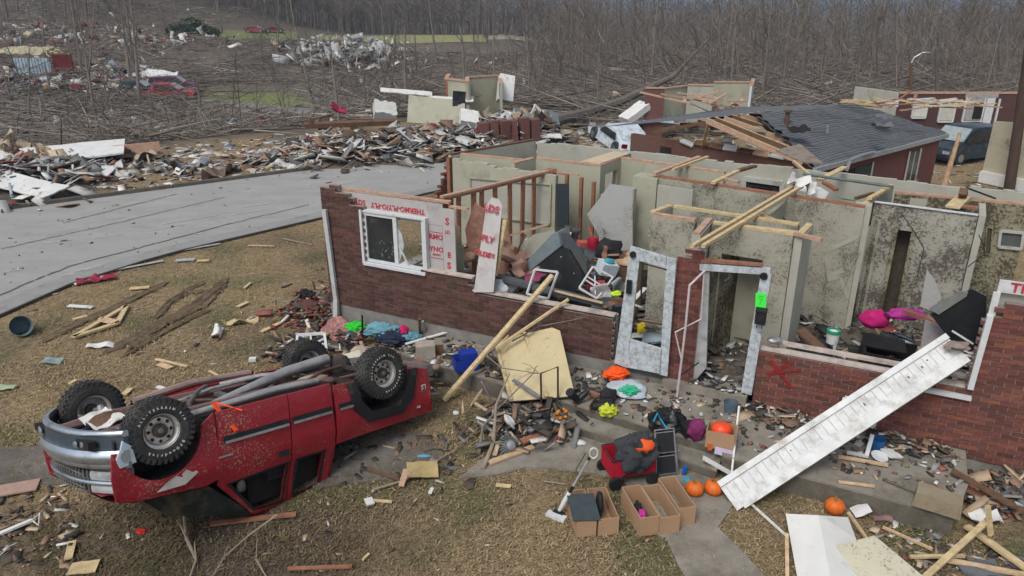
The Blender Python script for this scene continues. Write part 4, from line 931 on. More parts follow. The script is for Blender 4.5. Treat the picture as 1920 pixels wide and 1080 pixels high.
def np_boxes(name, C, S, E3, cols, mt=None, kind='stuff'):
    C = np.asarray(C, float); S = np.asarray(S, float) / 2; E3 = np.asarray(E3, float); cz, sz = np.cos(E3[:, 2]), np.sin(E3[:, 2]); cx, sx = np.cos(E3[:, 0]), np.sin(E3[:, 0]); cy, sy = np.cos(E3[:, 1]), np.sin(E3[:, 1])
    V = []
    for q in ((-1, -1, -1), (1, -1, -1), (1, 1, -1), (-1, 1, -1), (-1, -1, 1), (1, -1, 1), (1, 1, 1), (-1, 1, 1)):
        x = S[:, 0] * q[0]; y = S[:, 1] * q[1] * (1 - .25 * (q[0] > 0)); z = S[:, 2] * q[2]
        y, z = y * cx - z * sx, y * sx + z * cx
        x, z = x * cy + z * sy, -x * sy + z * cy
        x, y = x * cz - y * sz, x * sz + y * cz
        V.append(np.stack([x, y, z], 1) + C)
    return np_mesh(name, np.stack(V, 1), [(0, 3, 2, 1), (4, 5, 6, 7), (0, 1, 5, 4), (1, 2, 6, 5), (2, 3, 7, 6), (3, 0, 4, 7)], mt or painted, cols, kind)
PAL = {'dark': [(.06, .05, .042), (.09, .075, .06), (.035, .035, .035)], 'wood': [(.36, .27, .18), (.27, .18, .12), (.48, .38, .26), (.24, .15, .10), (.16, .10, .07)], 'pale': [(.55, .56, .55), (.42, .43, .43), (.62, .60, .55), (.50, .50, .46)],
       'grey': [(.16, .16, .16), (.25, .25, .24), (.10, .10, .10)], 'red': [(.22, .04, .04), (.28, .10, .08), (.17, .05, .04)], 'blue': [(.10, .17, .24), (.28, .36, .42), (.05, .08, .14)], 'pop': [(.45, .03, .10), (.05, .25, .30), (.5, .35, .05)]}
def pal(n, w):
    ks = list(w); pr = np.array([w[k] for k in ks], float); pr /= pr.sum(); out = np.zeros((n, 3)); ch = NR.choice(len(ks), n, p=pr)
    for i in range(n): P = PAL[ks[ch[i]]]; out[i] = P[NR.integers(len(P))]
    return out * NR.uniform(.8, 1.15, (n, 1))
TZ = np.vectorize(terr)
def scatter(name, pts, w, size=(.1, .9), flat=.2, tilt=.25, zoff=None, board=.6, kind='stuff'):
    pts = np.asarray(pts); n = len(pts); L_ = size[0] + (size[1] - size[0]) * NR.random(n) ** 1.9; isb = NR.random(n) < board
    S = np.stack([L_, np.where(isb, np.minimum(NR.uniform(.04, .11, n), L_ * NR.uniform(.15, .4, n)), L_ * NR.uniform(.25, .8, n)), np.minimum(NR.uniform(.012, .04, n), L_ * .12)], 1)
    z = TZ(pts[:, 0], pts[:, 1]) + (zoff if zoff is not None else 0) + .012
    C = np.stack([pts[:, 0], pts[:, 1], z], 1); E3 = np.stack([NR.normal(0, tilt, n), NR.normal(0, tilt, n), NR.uniform(0, 6.28, n)], 1)
    return np_boxes(name, C, S, E3, pal(n, w), kind=kind)

# ------------------------------------------------------------------ far land: hills and forest
hillm = mat('hill_woods', (.075, .072, .055), .97, .3, .02, 0, 10)
m = MB(); vs = []; n_ = 160
for j, (Y, zt) in enumerate(((1500, -14.5), (2600, -9), (3400, 2), (3900, 1), (4600, -15))):
    for i in range(n_ + 1):
        x = (i / n_ * 2 - 1) * Y * 1.3; zz = zt + (0 if j in (0, 4) else 11 * mnoise.noise(Vector((x * .0016, j * 1.3, 0))) + 6 * mnoise.noise(Vector((x * .006, j, 4)))); vs.append((x, Y, zz))
m._add(vs, [(j * (n_ + 1) + i, j * (n_ + 1) + i + 1, (j + 1) * (n_ + 1) + i + 1, (j + 1) * (n_ + 1) + i) for j in range(4) for i in range(n_)])
tag(m.build('hills', hillm, smooth=True), kind='structure')
def treesticks(X, Y, Hh, nb, spread=.28, up=(.3, 1.0), rmul=1.0, lean=.05):
    """trunk + many upward branches, as stick end points"""
    n = len(X); Z = TZ(X, Y); base = np.stack([X, Y, Z - .2], 1); ln = NR.normal(0, lean, (n, 2)); top = base + np.concatenate([ln * Hh[:, None], Hh[:, None]], 1)
    P0 = [base]; P1 = [top]; r0 = [Hh * .0075 * rmul]; r1 = [Hh * .002 * rmul]
    for k in range(nb):
        t = NR.uniform(.25, .95, n)[:, None]; p = base + (top - base) * t; an = NR.uniform(0, 6.28, n); L_ = Hh * spread * (1.15 - t[:, 0]) * NR.uniform(.5, 1.3, n); u = NR.uniform(*up, n)
        q = p + np.stack([np.cos(an) * L_, np.sin(an) * L_, L_ * u], 1); P0.append(p); P1.append(q); r0.append(Hh * .0042 * rmul); r1.append(Hh * .001 * rmul)
        if k % 2 == 0:
            for s in (0, 1):
                an2 = an + NR.normal(0, .9, n); st = p + (q - p) * NR.uniform(.3, .9, n)[:, None]; L2 = L_ * .55; e = st + np.stack([np.cos(an2) * L2, np.sin(an2) * L2, L2 * NR.uniform(.2, 1.1, n)], 1); P0.append(st); P1.append(e); r0.append(Hh * .0018 * rmul); r1.append(Hh * .0008 * rmul)
    return np.concatenate(P0), np.concatenate(P1), np.concatenate(r0), np.concatenate(r1)
def barkcol(n, a=(.15, .128, .108), b=(.085, .072, .062)): a = [q * 1.18 for q in a]; b = [q * 1.2 for q in b]; t = NR.random((n, 1)); return (np.array(a) * t + np.array(b) * (1 - t)) * NR.uniform(.7, 1.3, (n, 1))
barkst = mat('bark_mixed', (1, 1, 1), .95, .2, 1, 0, 10, attr=True)
n = 2600; Y = NR.uniform(0, 1, n) ** 1.5 * 520 + 150; X = NR.uniform(-.78, .78, n) * Y; k_ = ~((X < -35) & (Y < 190) & (X > -75)); X, Y = X[k_], Y[k_]; Hh = NR.uniform(8, 13.5, len(X))
P0, P1, r0, r1 = treesticks(X, Y, Hh, 12, .35, rmul=1.6); sticks('distant_forest', P0, P1, r0, r1, barkst, barkcol(len(P0), (.19, .165, .145), (.12, .105, .095)))
n = 1300; Y = NR.uniform(112, 330, n); X = -NR.uniform(.18, .80, n) * Y; k_ = ~((X > -58) & (Y < 140)); X, Y = X[k_], Y[k_]
P0, P1, r0, r1 = treesticks(X, Y, NR.uniform(5, 12, len(X)), 12, .34, rmul=1.3, lean=.1); sticks('hillside_wood', P0, P1, r0, r1, barkst, barkcol(len(P0), (.20, .175, .15), (.11, .095, .085)))
n = 500; Y = NR.uniform(134, 150, n); X = NR.uniform(-.45, .1, n) * Y; P0, P1, r0, r1 = treesticks(X, Y, NR.uniform(5, 11, n), 14, .36, rmul=1.2, lean=.08); sticks('field_edge_wood', P0, P1, r0, r1, barkst, barkcol(len(P0), (.20, .175, .15), (.12, .105, .09)))
# mixed undergrowth and saplings in the near woods
def inwood(x, y):
    d = (x - RA.x) * RN.x + (y - RA.y) * RN.y
    if x > 4: d = max(d, y - 25)
    if x > -2 and y < 40 + max(0, (x - 8)) * .12: return False
    u_, w_ = topx(x, y, terr(x, y))
    if 372 < u_ < 600 and 160 < w_ < 224: return False
    if 350 < u_ < 650 and 180 < w_ < 236 and abs(w_ - (190 + (u_ - 350) * .11)) < 14: return False
    return d > 9.5 and not (y > 104 and -45 < x < 4)
def woodpts(n, y0, y1, f0=-.75, f1=.75, p=1.0):
    out = []
    while len(out) < n:
        y = y0 + (y1 - y0) * R.random() ** p; x = R.uniform(f0, f1) * y
        if inwood(x, y): out.append((x, y))
    return np.array(out)
w_ = woodpts(1100, 52, 150, .02, .78); X, Y = w_.T; P0, P1, r0, r1 = treesticks(X, Y, NR.uniform(2.5, 9.5, len(X)), 12, .32, rmul=.8, lean=.16); sticks('sapling_thicket', P0, P1, r0, r1, barkst, barkcol(len(P0), (.20, .17, .14), (.11, .095, .08)))
w_ = woodpts(650, 34, 150, -.75, .10); X, Y = w_.T; P0, P1, r0, r1 = treesticks(X, Y, NR.uniform(1.2, 5.0, len(X)), 10, .4, rmul=.9, lean=.35); sticks('broken_saplings', P0, P1, r0, r1, barkst, barkcol(len(P0)))
w_ = np.concatenate([woodpts(1500, 38, 62, 0, .82), woodpts(9000, 33, 80, -.75, .62), woodpts(9000, 60, 140, -.75, .75)]); n = len(w_); an = NR.normal(0, .55, n) + NR.choice([0, pi], n); L_ = NR.uniform(.6, 5.5, n); z = TZ(w_[:, 0], w_[:, 1])
P0 = np.stack([w_[:, 0], w_[:, 1], z + NR.uniform(0, .7, n)], 1); P1 = P0 + np.stack([np.cos(an) * L_, np.sin(an) * L_ * .8, NR.normal(0, .16, n) * L_ + .1], 1); P1[:, 2] = np.maximum(P1[:, 2], z + .02)
sticks('fallen_branches', P0, P1, NR.uniform(.012, .06, n) * (L_ / 4 + .4), .015, barkst, barkcol(n, (.27, .235, .20), (.10, .085, .07)))
w_ = np.concatenate([woodpts(38000, 33, 110, -.75, .7, 1.3), woodpts(9000, 37, 62, .0, .82)]); n = len(w_); an = NR.uniform(0, 6.28, n); L_ = NR.uniform(.3, 1.5, n); z = TZ(w_[:, 0], w_[:, 1]); P0 = np.stack([w_[:, 0], w_[:, 1], z + NR.uniform(0, .5, n)], 1); P1 = P0 + np.stack([np.cos(an) * L_, np.sin(an) * L_, NR.uniform(-.1, .9, n) * L_], 1)
sticks('brushwood', P0, P1, .016, .008, barkst, barkcol(n, (.25, .215, .18), (.11, .095, .08)))
w_ = woodpts(1500, 36, 130, -.75, .5); scatter('wind_blown_litter', w_, {'pale': 5, 'blue': 1, 'wood': 2, 'red': .6}, (.12, .8), board=.3, tilt=.6, zoff=NR.uniform(0, .8, len(w_)))

# ------------------------------------------------------------------ bare trees, one by one
def gen_tree(seed, h, spread=.5, lean=0.05, nb=14, snag=0.0, r=.16, start=.3):
    r_ = random.Random(seed); T = MB(); Cn = MB(); pts = []; x = y = 0
    N_ = 7; top = h * (1 - snag); lx = r_.uniform(-1, 1) * lean; ly = r_.uniform(-1, 1) * lean
    for i in range(N_ + 1):
        t = i / N_; x += lx * top / N_ + r_.uniform(-.05, .05) * h / 14; y += ly * top / N_ + r_.uniform(-.05, .05) * h / 14; pts.append(Vector((x, y, t * top - .25)))
    rr = [r * (1 - .80 * (i / N_) * (1 - snag * .7)) for i in range(N_ + 1)]; rr[0] *= 1.5; T.tube(pts, rr, 7)
    if snag: 
        for k in range(3): T.tube([pts[-1], pts[-1] + Vector((r_.uniform(-.1, .1), r_.uniform(-.1, .1), r_.uniform(.2, .6)))], [rr[-1] * .6, .004], 4)
    def br(p, d, L_, r0, lv):
        q = p; P_ = [q]; n_ = 3
        for i in range(n_): d = (d + Vector((r_.uniform(-.25, .25), r_.uniform(-.25, .25), r_.uniform(-.02, .22)))).normalized(); q = q + d * (L_ / n_); P_.append(q)
        Cn.tube(P_, [r0, r0 * .7, r0 * .45, r0 * .2], 4 if lv == 0 else 3, cap=False)
        if lv < 2:
            for k in range((4, 3)[lv] + (1 if L_ > 2 else 0)):
                i = r_.randint(1, 3); dd = (d + Vector((r_.uniform(-1, 1), r_.uniform(-1, 1), r_.uniform(-.1, .7))) * .9).normalized(); br(P_[i] if i < 4 else P_[-1], dd, L_ * r_.uniform(.4, .7), r0 * .5, lv + 1)
    for b in range(nb):
        t = start + (1 - start) * (b + r_.random()) / nb; k = min(N_ - 1, int(t * N_)); f = t * N_ - k; p = pts[k].lerp(pts[k + 1], f); an = r_.uniform(0, 6.28); el = r_.uniform(.35, 1.3)
        br(p, Vector((cos(an) * cos(el), sin(an) * cos(el), sin(el))), h * spread * (1.15 - t * .75) * r_.uniform(.35, .75), r * .38 * (1.1 - t * .7), 0)
    return T, Cn
TREES = {}
for kind, args in {'tall': [dict(h=15, spread=.38, nb=15, r=.17), dict(h=16, spread=.32, nb=13, r=.15, lean=.10), dict(h=13, spread=.42, nb=14, r=.16, lean=.14)],
                   'bent': [dict(h=13, spread=.28, nb=8, r=.14, lean=.28), dict(h=14, spread=.3, nb=9, r=.15, lean=.22)],
                   'sparse': [dict(h=10, spread=.26, nb=6, r=.15, snag=.12), dict(h=11, spread=.3, nb=7, r=.14, snag=.1, lean=.1)],
                   'snag': [dict(h=7, spread=.2, nb=3, r=.15, snag=.35, start=.5), dict(h=6, spread=.25, nb=4, r=.13, snag=.3, start=.5)]}.items():
    TREES[kind] = []
    for i, a_ in enumerate(args):
        T, Cn = gen_tree(hash_ := (len(kind) * 31 + i * 7), **a_)
        TREES[kind].append((T.mesh('trunk', bark, True), Cn.mesh('crown', barkd if kind != 'snag' else bark), a_['h'] * (1 - a_.get('snag', 0) * .3)))
def tree(kind, px, py, top, label, group=None, i=None, lean=None, name=None):
    b = gt(px, py); dep = (b - cam.location).length; h = (py - top) * dep / FPX * 1.03
    T, Cn, hh = TREES[kind][R.randrange(len(TREES[kind])) if i is None else i]; s = max(.15, h / hh)
    t = thing(name or ('broken_tree' if kind == 'snag' else 'bare_tree'), label, 'tree', b, R.uniform(0, 6.28), group); sw = s * (.8 + .2 / max(s, .4)) if s < 1 else s * .85
    t.scale = (sw, sw, s)
    if lean: t.rotation_euler = (lean[1], lean[0], t.rotation_euler[2]); t.rotation_mode = 'XYZ'
    link('trunk', T, t); link('crown', Cn, t); return t
for row in ((155, 152, -40, 'tall', 'slim dark bare tree rising above the wrecked pale shed at the far left'), (255, 145, -60, 'tall', 'thick dark bare trunk behind the car park full of debris, far left'), (415, 62, -80, 'tall', 'tall bare tree on the hill lawn beside the red car'),
            (590, 183, -60, 'bent', 'curving bare tree at the end of the green lawn'), (612, 205, 90, 'sparse', 'thin broken tree beside the tip of the green lawn'), (378, 232, 122, 'snag', 'dark split trunk standing in front of the green lawn'),
            (290, 232, 155, 'snag', 'pale broken trunk in front of the small red car'), (28, 212, 125, 'snag', 'thick splintered pale trunk at the left picture edge'), (98, 178, 118, 'snag', 'short reddish snapped trunk in front of the pale shed'),
            (545, 200, 120, 'sparse', 'dark leaning tree left of the green lawn tip'), (475, 150, 70, 'sparse', 'leaning broken tree above the green lawn'), (735, 190, 30, 'bent', 'slender leaning tree left of the yellow field end'), (880, 140, -30, 'bent', 'bent bare tree rising past the right end of the yellow field'),
            (1275, 215, 60, 'tall', 'straight dark tree behind the collapsed house with exposed rafters'), (1120, 225, 90, 'sparse', 'dark tree beside the long fallen trunk behind the house'), (1160, 40, -60, 'tall', 'tall bare tree on the skyline above the fallen wood'),
            (640, 250, 60, 'sparse', 'thin tree growing behind the left end of the rubble heap'), (820, 120, -60, 'tall', 'tall bare tree standing at the yellow field edge'), (1430, 190, -50, 'tall', 'tall many branched bare tree behind the blue grey roof'), (1640, 120, -60, 'bent', 'leaning bare tree left of the street lamp')):
    tree(row[3], *row[:3], row[4])
def PLACE(px):
    for x, t in ((130, 'above the wrecked pale shed'), (300, 'above the wrecked car park'), (450, 'near the green lawn'), (640, 'past the end of the green lawn'), (800, 'above the rubble heap'), (940, 'above the beige house fragment'), (1120, 'above the white tilted appliance'), (1270, 'above the crushed white car'), (1420, 'above the exposed rafters'), (1560, 'left above the blue grey roof'), (1690, 'right above the blue grey roof'), (1760, 'beside the street lamp')):
        if px < x: return t
    return 'above the far brick house'
def many(n, kinds, x0, x1, y0, y1, t0, t1, label, group, lean=.12):
    for _ in range(n):
        px = R.uniform(x0, x1); py = R.uniform(y0, y1); b = gt(px, py)
        if not inwood(b.x, b.y): continue
        kd = R.choice(kinds); adj = {'tall': 'tall', 'bent': 'bent', 'sparse': 'thin', 'snag': 'snapped'}[kd]; pl = PLACE(px); tree(kd, px, py, min(py - 25, R.uniform(t0, t1)), '%s %s, %s' % (adj, label, pl), '%s %s, %s' % (adj, group, pl), lean=(R.uniform(-lean, lean), R.uniform(-lean, lean) * .6))
many(85, ['tall', 'bent', 'tall', 'sparse'], 1040, 1930, 95, 185, -50, 40, 'bare tree in the near wood', 'bare trees in the near wood')
many(45, ['tall', 'bent'], 1000, 1930, 45, 95, -60, 10, 'bare tree far back in the wood', 'bare trees far back in the wood')
many(50, ['sparse', 'bent', 'sparse', 'snag', 'bent', 'tall'], 620, 1120, 85, 235, 10, 160, 'stripped tree in the felled wood', 'stripped trees in the felled wood', .3)
many(40, ['sparse', 'tall', 'bent', 'tall', 'snag', 'bent'], 0, 600, 62, 240, -20, 150, 'stripped tree on the littered slope', 'stripped trees on the littered slope', .25)
many(26, ['tall', 'tall', 'bent'], 0, 620, 8, 60, -90, -20, 'bare tree on the dark top hillside', 'bare trees on the dark top hillside')
for k in range(26):       # fallen trunks
    px, py = R.choice([(R.uniform(0, 600), R.uniform(200, 262)), (R.uniform(640, 1150), R.uniform(120, 225)), (R.uniform(40, 420), R.uniform(170, 200))]); b = gt(px, py); L_ = R.uniform(3, 9); an = R.uniform(-.5, .5) + (pi if R.random() < .5 else 0)
    m = MB(); P_ = []
    for i in range(6): t = i / 5; x = b.x + cos(an) * L_ * t; y = b.y + sin(an) * L_ * t * .8; P_.append(Vector((x - b.x, y - b.y, terr(x, y) - b.z + .15 + .5 * t * R.random() + .15 * sin(t * 5 + k))))
    m.tube(P_, [.11, .10, .09, .075, .05, .02], 7); t = thing('fallen_tree', 'fallen grey trunk in the felled wood, ' + PLACE(px), 'fallen tree', b, 0, 'fallen trunks in the wood, ' + PLACE(px)); m.build('trunk', R.choice([bark, barkl, barkd]), t, smooth=True)
    m = MB()
    for i in range(7): p = P_[R.randint(2, 5)]; q = p + Vector((R.uniform(-1, 1), R.uniform(-1, 1), R.uniform(0, 1.2))); m.tube([p, p.lerp(q, .5) + Vector((0, 0, .1)), q], [.04, .03, .01], 4)
    m.build('branches', bark, t)['kind'] = 'stuff'
m = MB(); 
def fallen(pts, r, label, mt=bark):
    P_ = [Vector(p) for p in pts]; b = P_[0].copy(); m = MB(b); m.tube(P_, r, 8); t = thing('fallen_tree', label, 'fallen tree', b); m.build('trunk', mt, t, smooth=True); m = MB(b)
    for i in range(10): p = P_[R.randint(1, len(P_) - 1)].lerp(P_[R.randint(1, len(P_) - 1)], .3); p = P_[-2].lerp(P_[-1], R.random()); q = p + Vector((R.uniform(-2, 2), R.uniform(-1, 1), R.uniform(.2, 2))); m.tube([p, p.lerp(q, .5) + Vector((0, 0, .2)), q], [.06, .04, .012], 4)
    m.build('branches', mt, t)['kind'] = 'stuff'
b0 = gt(1020, 242); b1 = gt(1160, 226)
fallen([b0 + Vector((0, 0, .3)), b0.lerp(b1, .5) + Vector((0, 0, .6)), b1 + Vector((0, 0, 1.1)), b1 + Vector((3.5, 2, 2.4)), b1 + Vector((6, 4, 4.5))], [.32, .3, .26, .16, .05], 'long dark fallen tree leaning up behind the ruined house', barkd)
b0 = gt(50, 258); fallen([b0 + Vector((0, 0, .2)), b0 + Vector((4, 1, .5)), b0 + Vector((9, 1.5, .6)), b0 + Vector((13, 2, .9))], [.3, .28, .2, .08], 'long brown fallen tree above the left rubble field')

# ------------------------------------------------------------------ rubble beyond the road
def band_pts(n, s0, s1, d0, d1): s = NR.uniform(s0, s1, n); d = d0 + (d1 - d0) * NR.beta(1.3, 1.6, n); return np.stack([RA.x + RD.x * s + RN.x * d, RA.y + RD.y * s + RN.y * d], 1)
scatter('roadside_rubble', band_pts(2600, -9, 12, .3, 8.6), {'wood': 4, 'pale': 5, 'grey': 2, 'red': .4, 'blue': .3, 'pop': .03, 'dark': 1.6}, (.06, .62), tilt=.2, board=.5)
def heap(name, cx, cy, rx, ry, h, n, w, size=(.1, 1.1), lab=None):
    h *= .72; ry *= 1.2
    q = NR.normal(0, .42, (n, 2)); rr = np.clip(1 - np.sqrt((q ** 2).sum(1)) / 1.25, 0, 1); pts = np.stack([cx + q[:, 0] * rx, cy + q[:, 1] * ry], 1)
    m = MB(); vs = []; 
    for j in range(9):
        for i in range(20): a_ = 2 * pi * i / 20; k = j / 8; x = cx + cos(a_) * rx * k; y = cy + sin(a_) * ry * k; vs.append((x, y, terr(x, y) - .05 + h * .8 * (1 - k) ** 1.2 * (1 + .3 * mnoise.noise(Vector((x, y, 1))))))
    m._add(vs, [(j * 20 + i, j * 20 + (i + 1) % 20, (j + 1) * 20 + (i + 1) % 20, (j + 1) * 20 + i) for j in range(8) for i in range(20)])
    tag(m.build(name, mat('heap_soil', (.10, .085, .07), .95, .4, 3, .8, 8), smooth=True), kind='stuff')
    return scatter('rubble', pts, w, size, tilt=.35, zoff=h * rr ** 1.1 * NR.uniform(.75, 1.1, n), board=.55)
mix = {'wood': 4, 'pale': 5.2, 'grey': 2.6, 'red': .5, 'blue': .4, 'pop': .1, 'dark': 1.4}
for i_, (px, py, rx, ry, h, n_) in enumerate(((640, 292, 3.2, 2.6, 1.3, 750), (760, 288, 3.2, 2.4, 1.5, 850), (850, 280, 2.6, 2.0, 1.4, 500), (575, 300, 2.4, 1.6, .7, 200), (930, 262, 3.0, 2.2, 1.4, 320), (985, 252, 2.6, 2.0, 1.5, 450), (40, 345, 3.6, 3.6, 1.2, 600), (100, 318, 3.0, 2.4, .8, 200))):
    c_ = gp(px, py); heap('debris_heap', c_.x, c_.y, rx, ry, h, n_, mix)
q = NR.uniform(0, 1, (1500, 2)); P_ = np.array([list(gp(880 + 420 * a_, 240 + 62 * b_ ** 1.2, -.5))[:2] for a_, b_ in q]); scatter('yard_rubble', P_, {'wood': 5, 'pale': 4, 'grey': 1, 'red': .4}, (.08, .7), tilt=.12, board=.5)
q = NR.uniform(0, 1, (1300, 2)); P_ = np.array([list(gt(300 * a_ + 0, 140 + 45 * b_))[:2] for a_, b_ in q]); scatter('car_park_rubble', P_, {'wood': 2, 'pale': 4, 'grey': 1, 'red': 1.6, 'blue': 1.5}, (.2, 1.6), tilt=.5, board=.35, zoff=NR.uniform(0, .9, len(P_)))
q = NR.normal(0, .5, (700, 2)); c_ = gt(655, 105); P_ = np.stack([c_.x + q[:, 0] * 7, c_.y + q[:, 1] * 9], 1); scatter('hillside_rubble', P_, {'wood': 1.5, 'pale': 5, 'grey': 2}, (.3, 2.2), tilt=.6, board=.3, zoff=NR.uniform(0, 1.2, len(P_)))
q = NR.normal(0, .5, (500, 2)); c_ = gt(200, 80); P_ = np.stack([c_.x + q[:, 0] * 14, c_.y + q[:, 1] * 12], 1); scatter('hillside_rubble', P_, {'wood': 1.5, 'pale': 5, 'red': 2}, (.2, 1.6), tilt=.6, board=.3, zoff=NR.uniform(0, 1.2, len(P_)))
P_ = []
while len(P_) < 1500:
    x, y = R.uniform(1, 40), R.uniform(27, 47)
    if abs(x) < y * .72: P_.append((x, y))
scatter('yard_rubble', np.array(P_), {'wood': 5, 'pale': 3, 'grey': 1, 'dark': 2}, (.08, 1.3), tilt=.15, board=.6)
# single pieces big enough to point at
def plate(name, cat, label, px, py, L_, Wd, rz, mt, z=.5, tx=0.1, ty=0.1, th=.04, crump=.05, grp=None, onter=True):
    b = gt(px, py) + Vector((0, 0, z)); m = MB(); m.sheet((-L_ / 2, -Wd / 2, 0), (L_, 0, 0), (0, Wd, 0), th, 6, 5, crump, R.randint(0, 99)); o = m.build(name, mt, None, b, (tx, ty, rz), smooth=True); tag(o, label, cat, grp); return o
grimw = mat('white_panel', (.62, .62, .60), .7, .12, 2, .1, 20, dirt=.15)
pinkm = cm('pink_cloth', (.30, .03, .07), .95); bluep = cm('pale_blue_panel', (.40, .50, .56), .6, dirt=.2)
plate('wall_panel', 'panel', 'large flat white wall panel lying on the left rubble field', 115, 312, 4.6, 2.6, .42, grimw, .55, .05, -.03, .06)
plate('wall_panel', 'panel', 'white torn panel lying in front of the big white wall panel', 120, 338, 3.2, 1.6, .2, grimw, .35, .1, .1)
plate('wall_panel', 'panel', 'white ribbed panel near the road at the left picture edge', 55, 372, 2.6, 1.0, -.35, grimw, .45, .15, .1)
plate('wall_panel', 'panel', 'white panel at the top left corner of the rubble field', 20, 292, 3.5, 1.6, .1, grimw, .6, .15, .1)
p = gt(195, 305); m = MB(); m.beam((-2, -.6, .3), (2, .7, .45), .1, .5); tag(m.build('board_edge', wood3, None, p), 'brown wooden edge board of the big white wall panel', 'board')
plate('sofa', 'sofa', 'pale grey overturned sofa in the rubble heap', 725, 262, 1.0, .9, .3, cm('sofa_pale', (.5, .5, .47)), 1.3, .5, .2, .4, .12)
plate('cloth', 'cloth', 'bright pink red cloth in the middle of the rubble heap', 640, 262, .7, .4, .5, pinkm, 1.4, .6, .4, .05, .2)
plate('wall_panel', 'panel', 'long white panel propped on the rubble heap', 765, 232, 2.6, .5, .15, grimw, 1.6, .3, .1)
plate('wall_panel', 'panel', 'white panel lying on the right end of the rubble heap', 835, 245, 2.8, .6, .02, grimw, 1.5, .3, .0)
plate('wall_panel', 'panel', 'beige gable panel standing in the rubble heap', 820, 258, 2.6, 1.4, .1, drywall, 1.2, .9, .1)
plate('wood_beam', 'beam', 'thick brown timber lying across the rubble heap', 665, 275, 4.0, .3, .25, wood4, 1.0, .2, .0, .2, .01)
plate('appliance', 'appliance', 'white tilted appliance standing behind the ruined house rear corner', 948, 225, .8, 1.4, .2, grimw, 1.6, 1.1, .2, .5, .02)
plate('appliance', 'appliance', 'white and dark wrecked appliance in front of the beige house fragment', 880, 265, .8, .8, .2, grimw, 1.0, .6, .2, .4, .05)
plate('tarpaulin', 'tarpaulin', 'black hanging cloth in front of the beige house fragment', 862, 255, .6, 1.1, .2, black, 1.5, 1.4, .1, .05, .15)
plate('wrecked_sheet', 'panel', 'grey blue crumpled sheet beside the white tilted appliance', 1005, 250, 2.2, 1.3, .1, cm('slate_sheet', (.12, .15, .16)), .8, .35, .1, .1, .25)
plate('wall_panel', 'panel', 'white flat panel behind the ruined house rear corner', 990, 268, 3.0, .6, .05, grimw, .3, .1, 0)
for x in (935, 952, 968, 985, 1000): pass
m = MB(); 
b = gp(895, 290, 1.0)
for k in range(6):
    p = gp(908 + k * 19, 276 - k * 1.5, 0) ; m = MB(); m.box((-.22, -.2, 0), (.18, .2, 1.15 + R.uniform(-.1, .1))); tag(m.build('brick_pier', mat('dull_brick', (.15, .07, .06), .9, .3, 12, .4, 30, dirt=.3), None, p, (R.uniform(-.1, .1), R.uniform(-.1, .1), R.uniform(0, .5))), 'short leaning red brick pier in a row behind the ruined house', 'brick pier', 'row of short brick piers')

# crumpled sheets among the boards of the heaps
CS = []
for k, c_ in enumerate(((.50, .50, .48), (.20, .19, .18), (.36, .28, .20), (.62, .62, .60), (.30, .33, .35), (.13, .09, .07), (.42, .36, .26))):
    m = MB(); m.sheet((-.5, -.35, 0), (1, 0, 0), (0, .7, 0), .012, 9, 7, .34, k * 3 + 1, fr=2.6 + k % 3); CS.append(m.mesh('crumpled_sheet', cm('sheet_%d' % k, c_, .85, dirt=.35, dscale=4), True))
for k in range(64):
    if k < 46: px, py, hh = R.choice(((R.uniform(590, 880), R.uniform(262, 292), 1.1), (R.uniform(880, 1010), R.uniform(245, 268), 1.2), (R.uniform(0, 130), R.uniform(300, 350), .9))); lab, g_ = 'crumpled sheet in the rubble', 'crumpled sheets in the rubble beyond the road'
    else: px, py, hh = R.uniform(160, 560), R.uniform(295, 335), .12; lab, g_ = 'torn flat sheet on the far verge', 'torn sheets on the verge across the road'
    b = gp(px, py); s_ = R.uniform(.5, 1.5); ci = R.randrange(len(CS)); cn = ('pale grey', 'dark grey', 'tan', 'white', 'blue grey', 'dark brown', 'cream')[ci]; pl = 'at the left picture edge' if px < 250 else 'in the middle of the roadside' if px < 560 else 'left of the heap middle' if px < 720 else 'in front of the beige house fragment' if px < 880 else 'by the white tilted appliance'; lab = cn + ' ' + lab.replace('beyond the road', '').strip() + ' ' + pl; g_ = cn + ' ' + g_ + ', ' + pl; o = link('crumpled_sheet', CS[ci], None, b + Vector((0, 0, hh * R.uniform(.4, .9))), (R.uniform(-.6, .6), R.uniform(-.6, .6), R.uniform(0, 6))); o.scale = (s_, s_ * R.uniform(.4, 1), s_); tag(o, lab, 'sheet', g_)
# ------------------------------------------------------------------ house fragments and neighbour houses
def fragment(label, org, segs, zt, mt, extra=None, name='house_fragment'):
    h = thing(name, label, 'wrecked house', org)
    for a, b, z0, z1, mt_ in segs:
        a = Vector(a); b = Vector(b); n = (b - a); n = Vector((-n.y, n.x, 0)).normalized() * .12; a.z = 0; b.z = 0; m = MB(org); o0 = Vector((0, 0, org.z))
        m.hexa([p + o0 + Vector((0, 0, z)) for z in (z0, z1) for p in (a, b, b + n, a + n)]); w = m.build('wall', mt_, h)
        m = MB(org); m.beam(a + n / 2 + o0 + Vector((0, 0, z1 + .04)), b + n / 2 + o0 + Vector((0, 0, z1 + .04)), .2, .07); m.build('top_plate', wood3, w)
    return h
f = lambda x, y, z=0: gp(x, y, z)
O1 = gt(880, 236); O1.z = 0
fragment('roofless beige room fragment standing behind the rubble heap', O1, [(f(842, 238), f(880, 246), .0, 2.3, drywall), (f(880, 246), f(880, 228), .0, 2.2, drywall), (f(880, 228), f(935, 222), .2, 2.2, drywall), (f(935, 222), f(938, 240), 0, 2.1, drywall), (f(842, 238), f(846, 225), .0, 2.3, wood2)], 2.4, drywall)
O2 = gp(1330, 250, -.9); g2 = lambda x, y: gp(x, y, -.9)
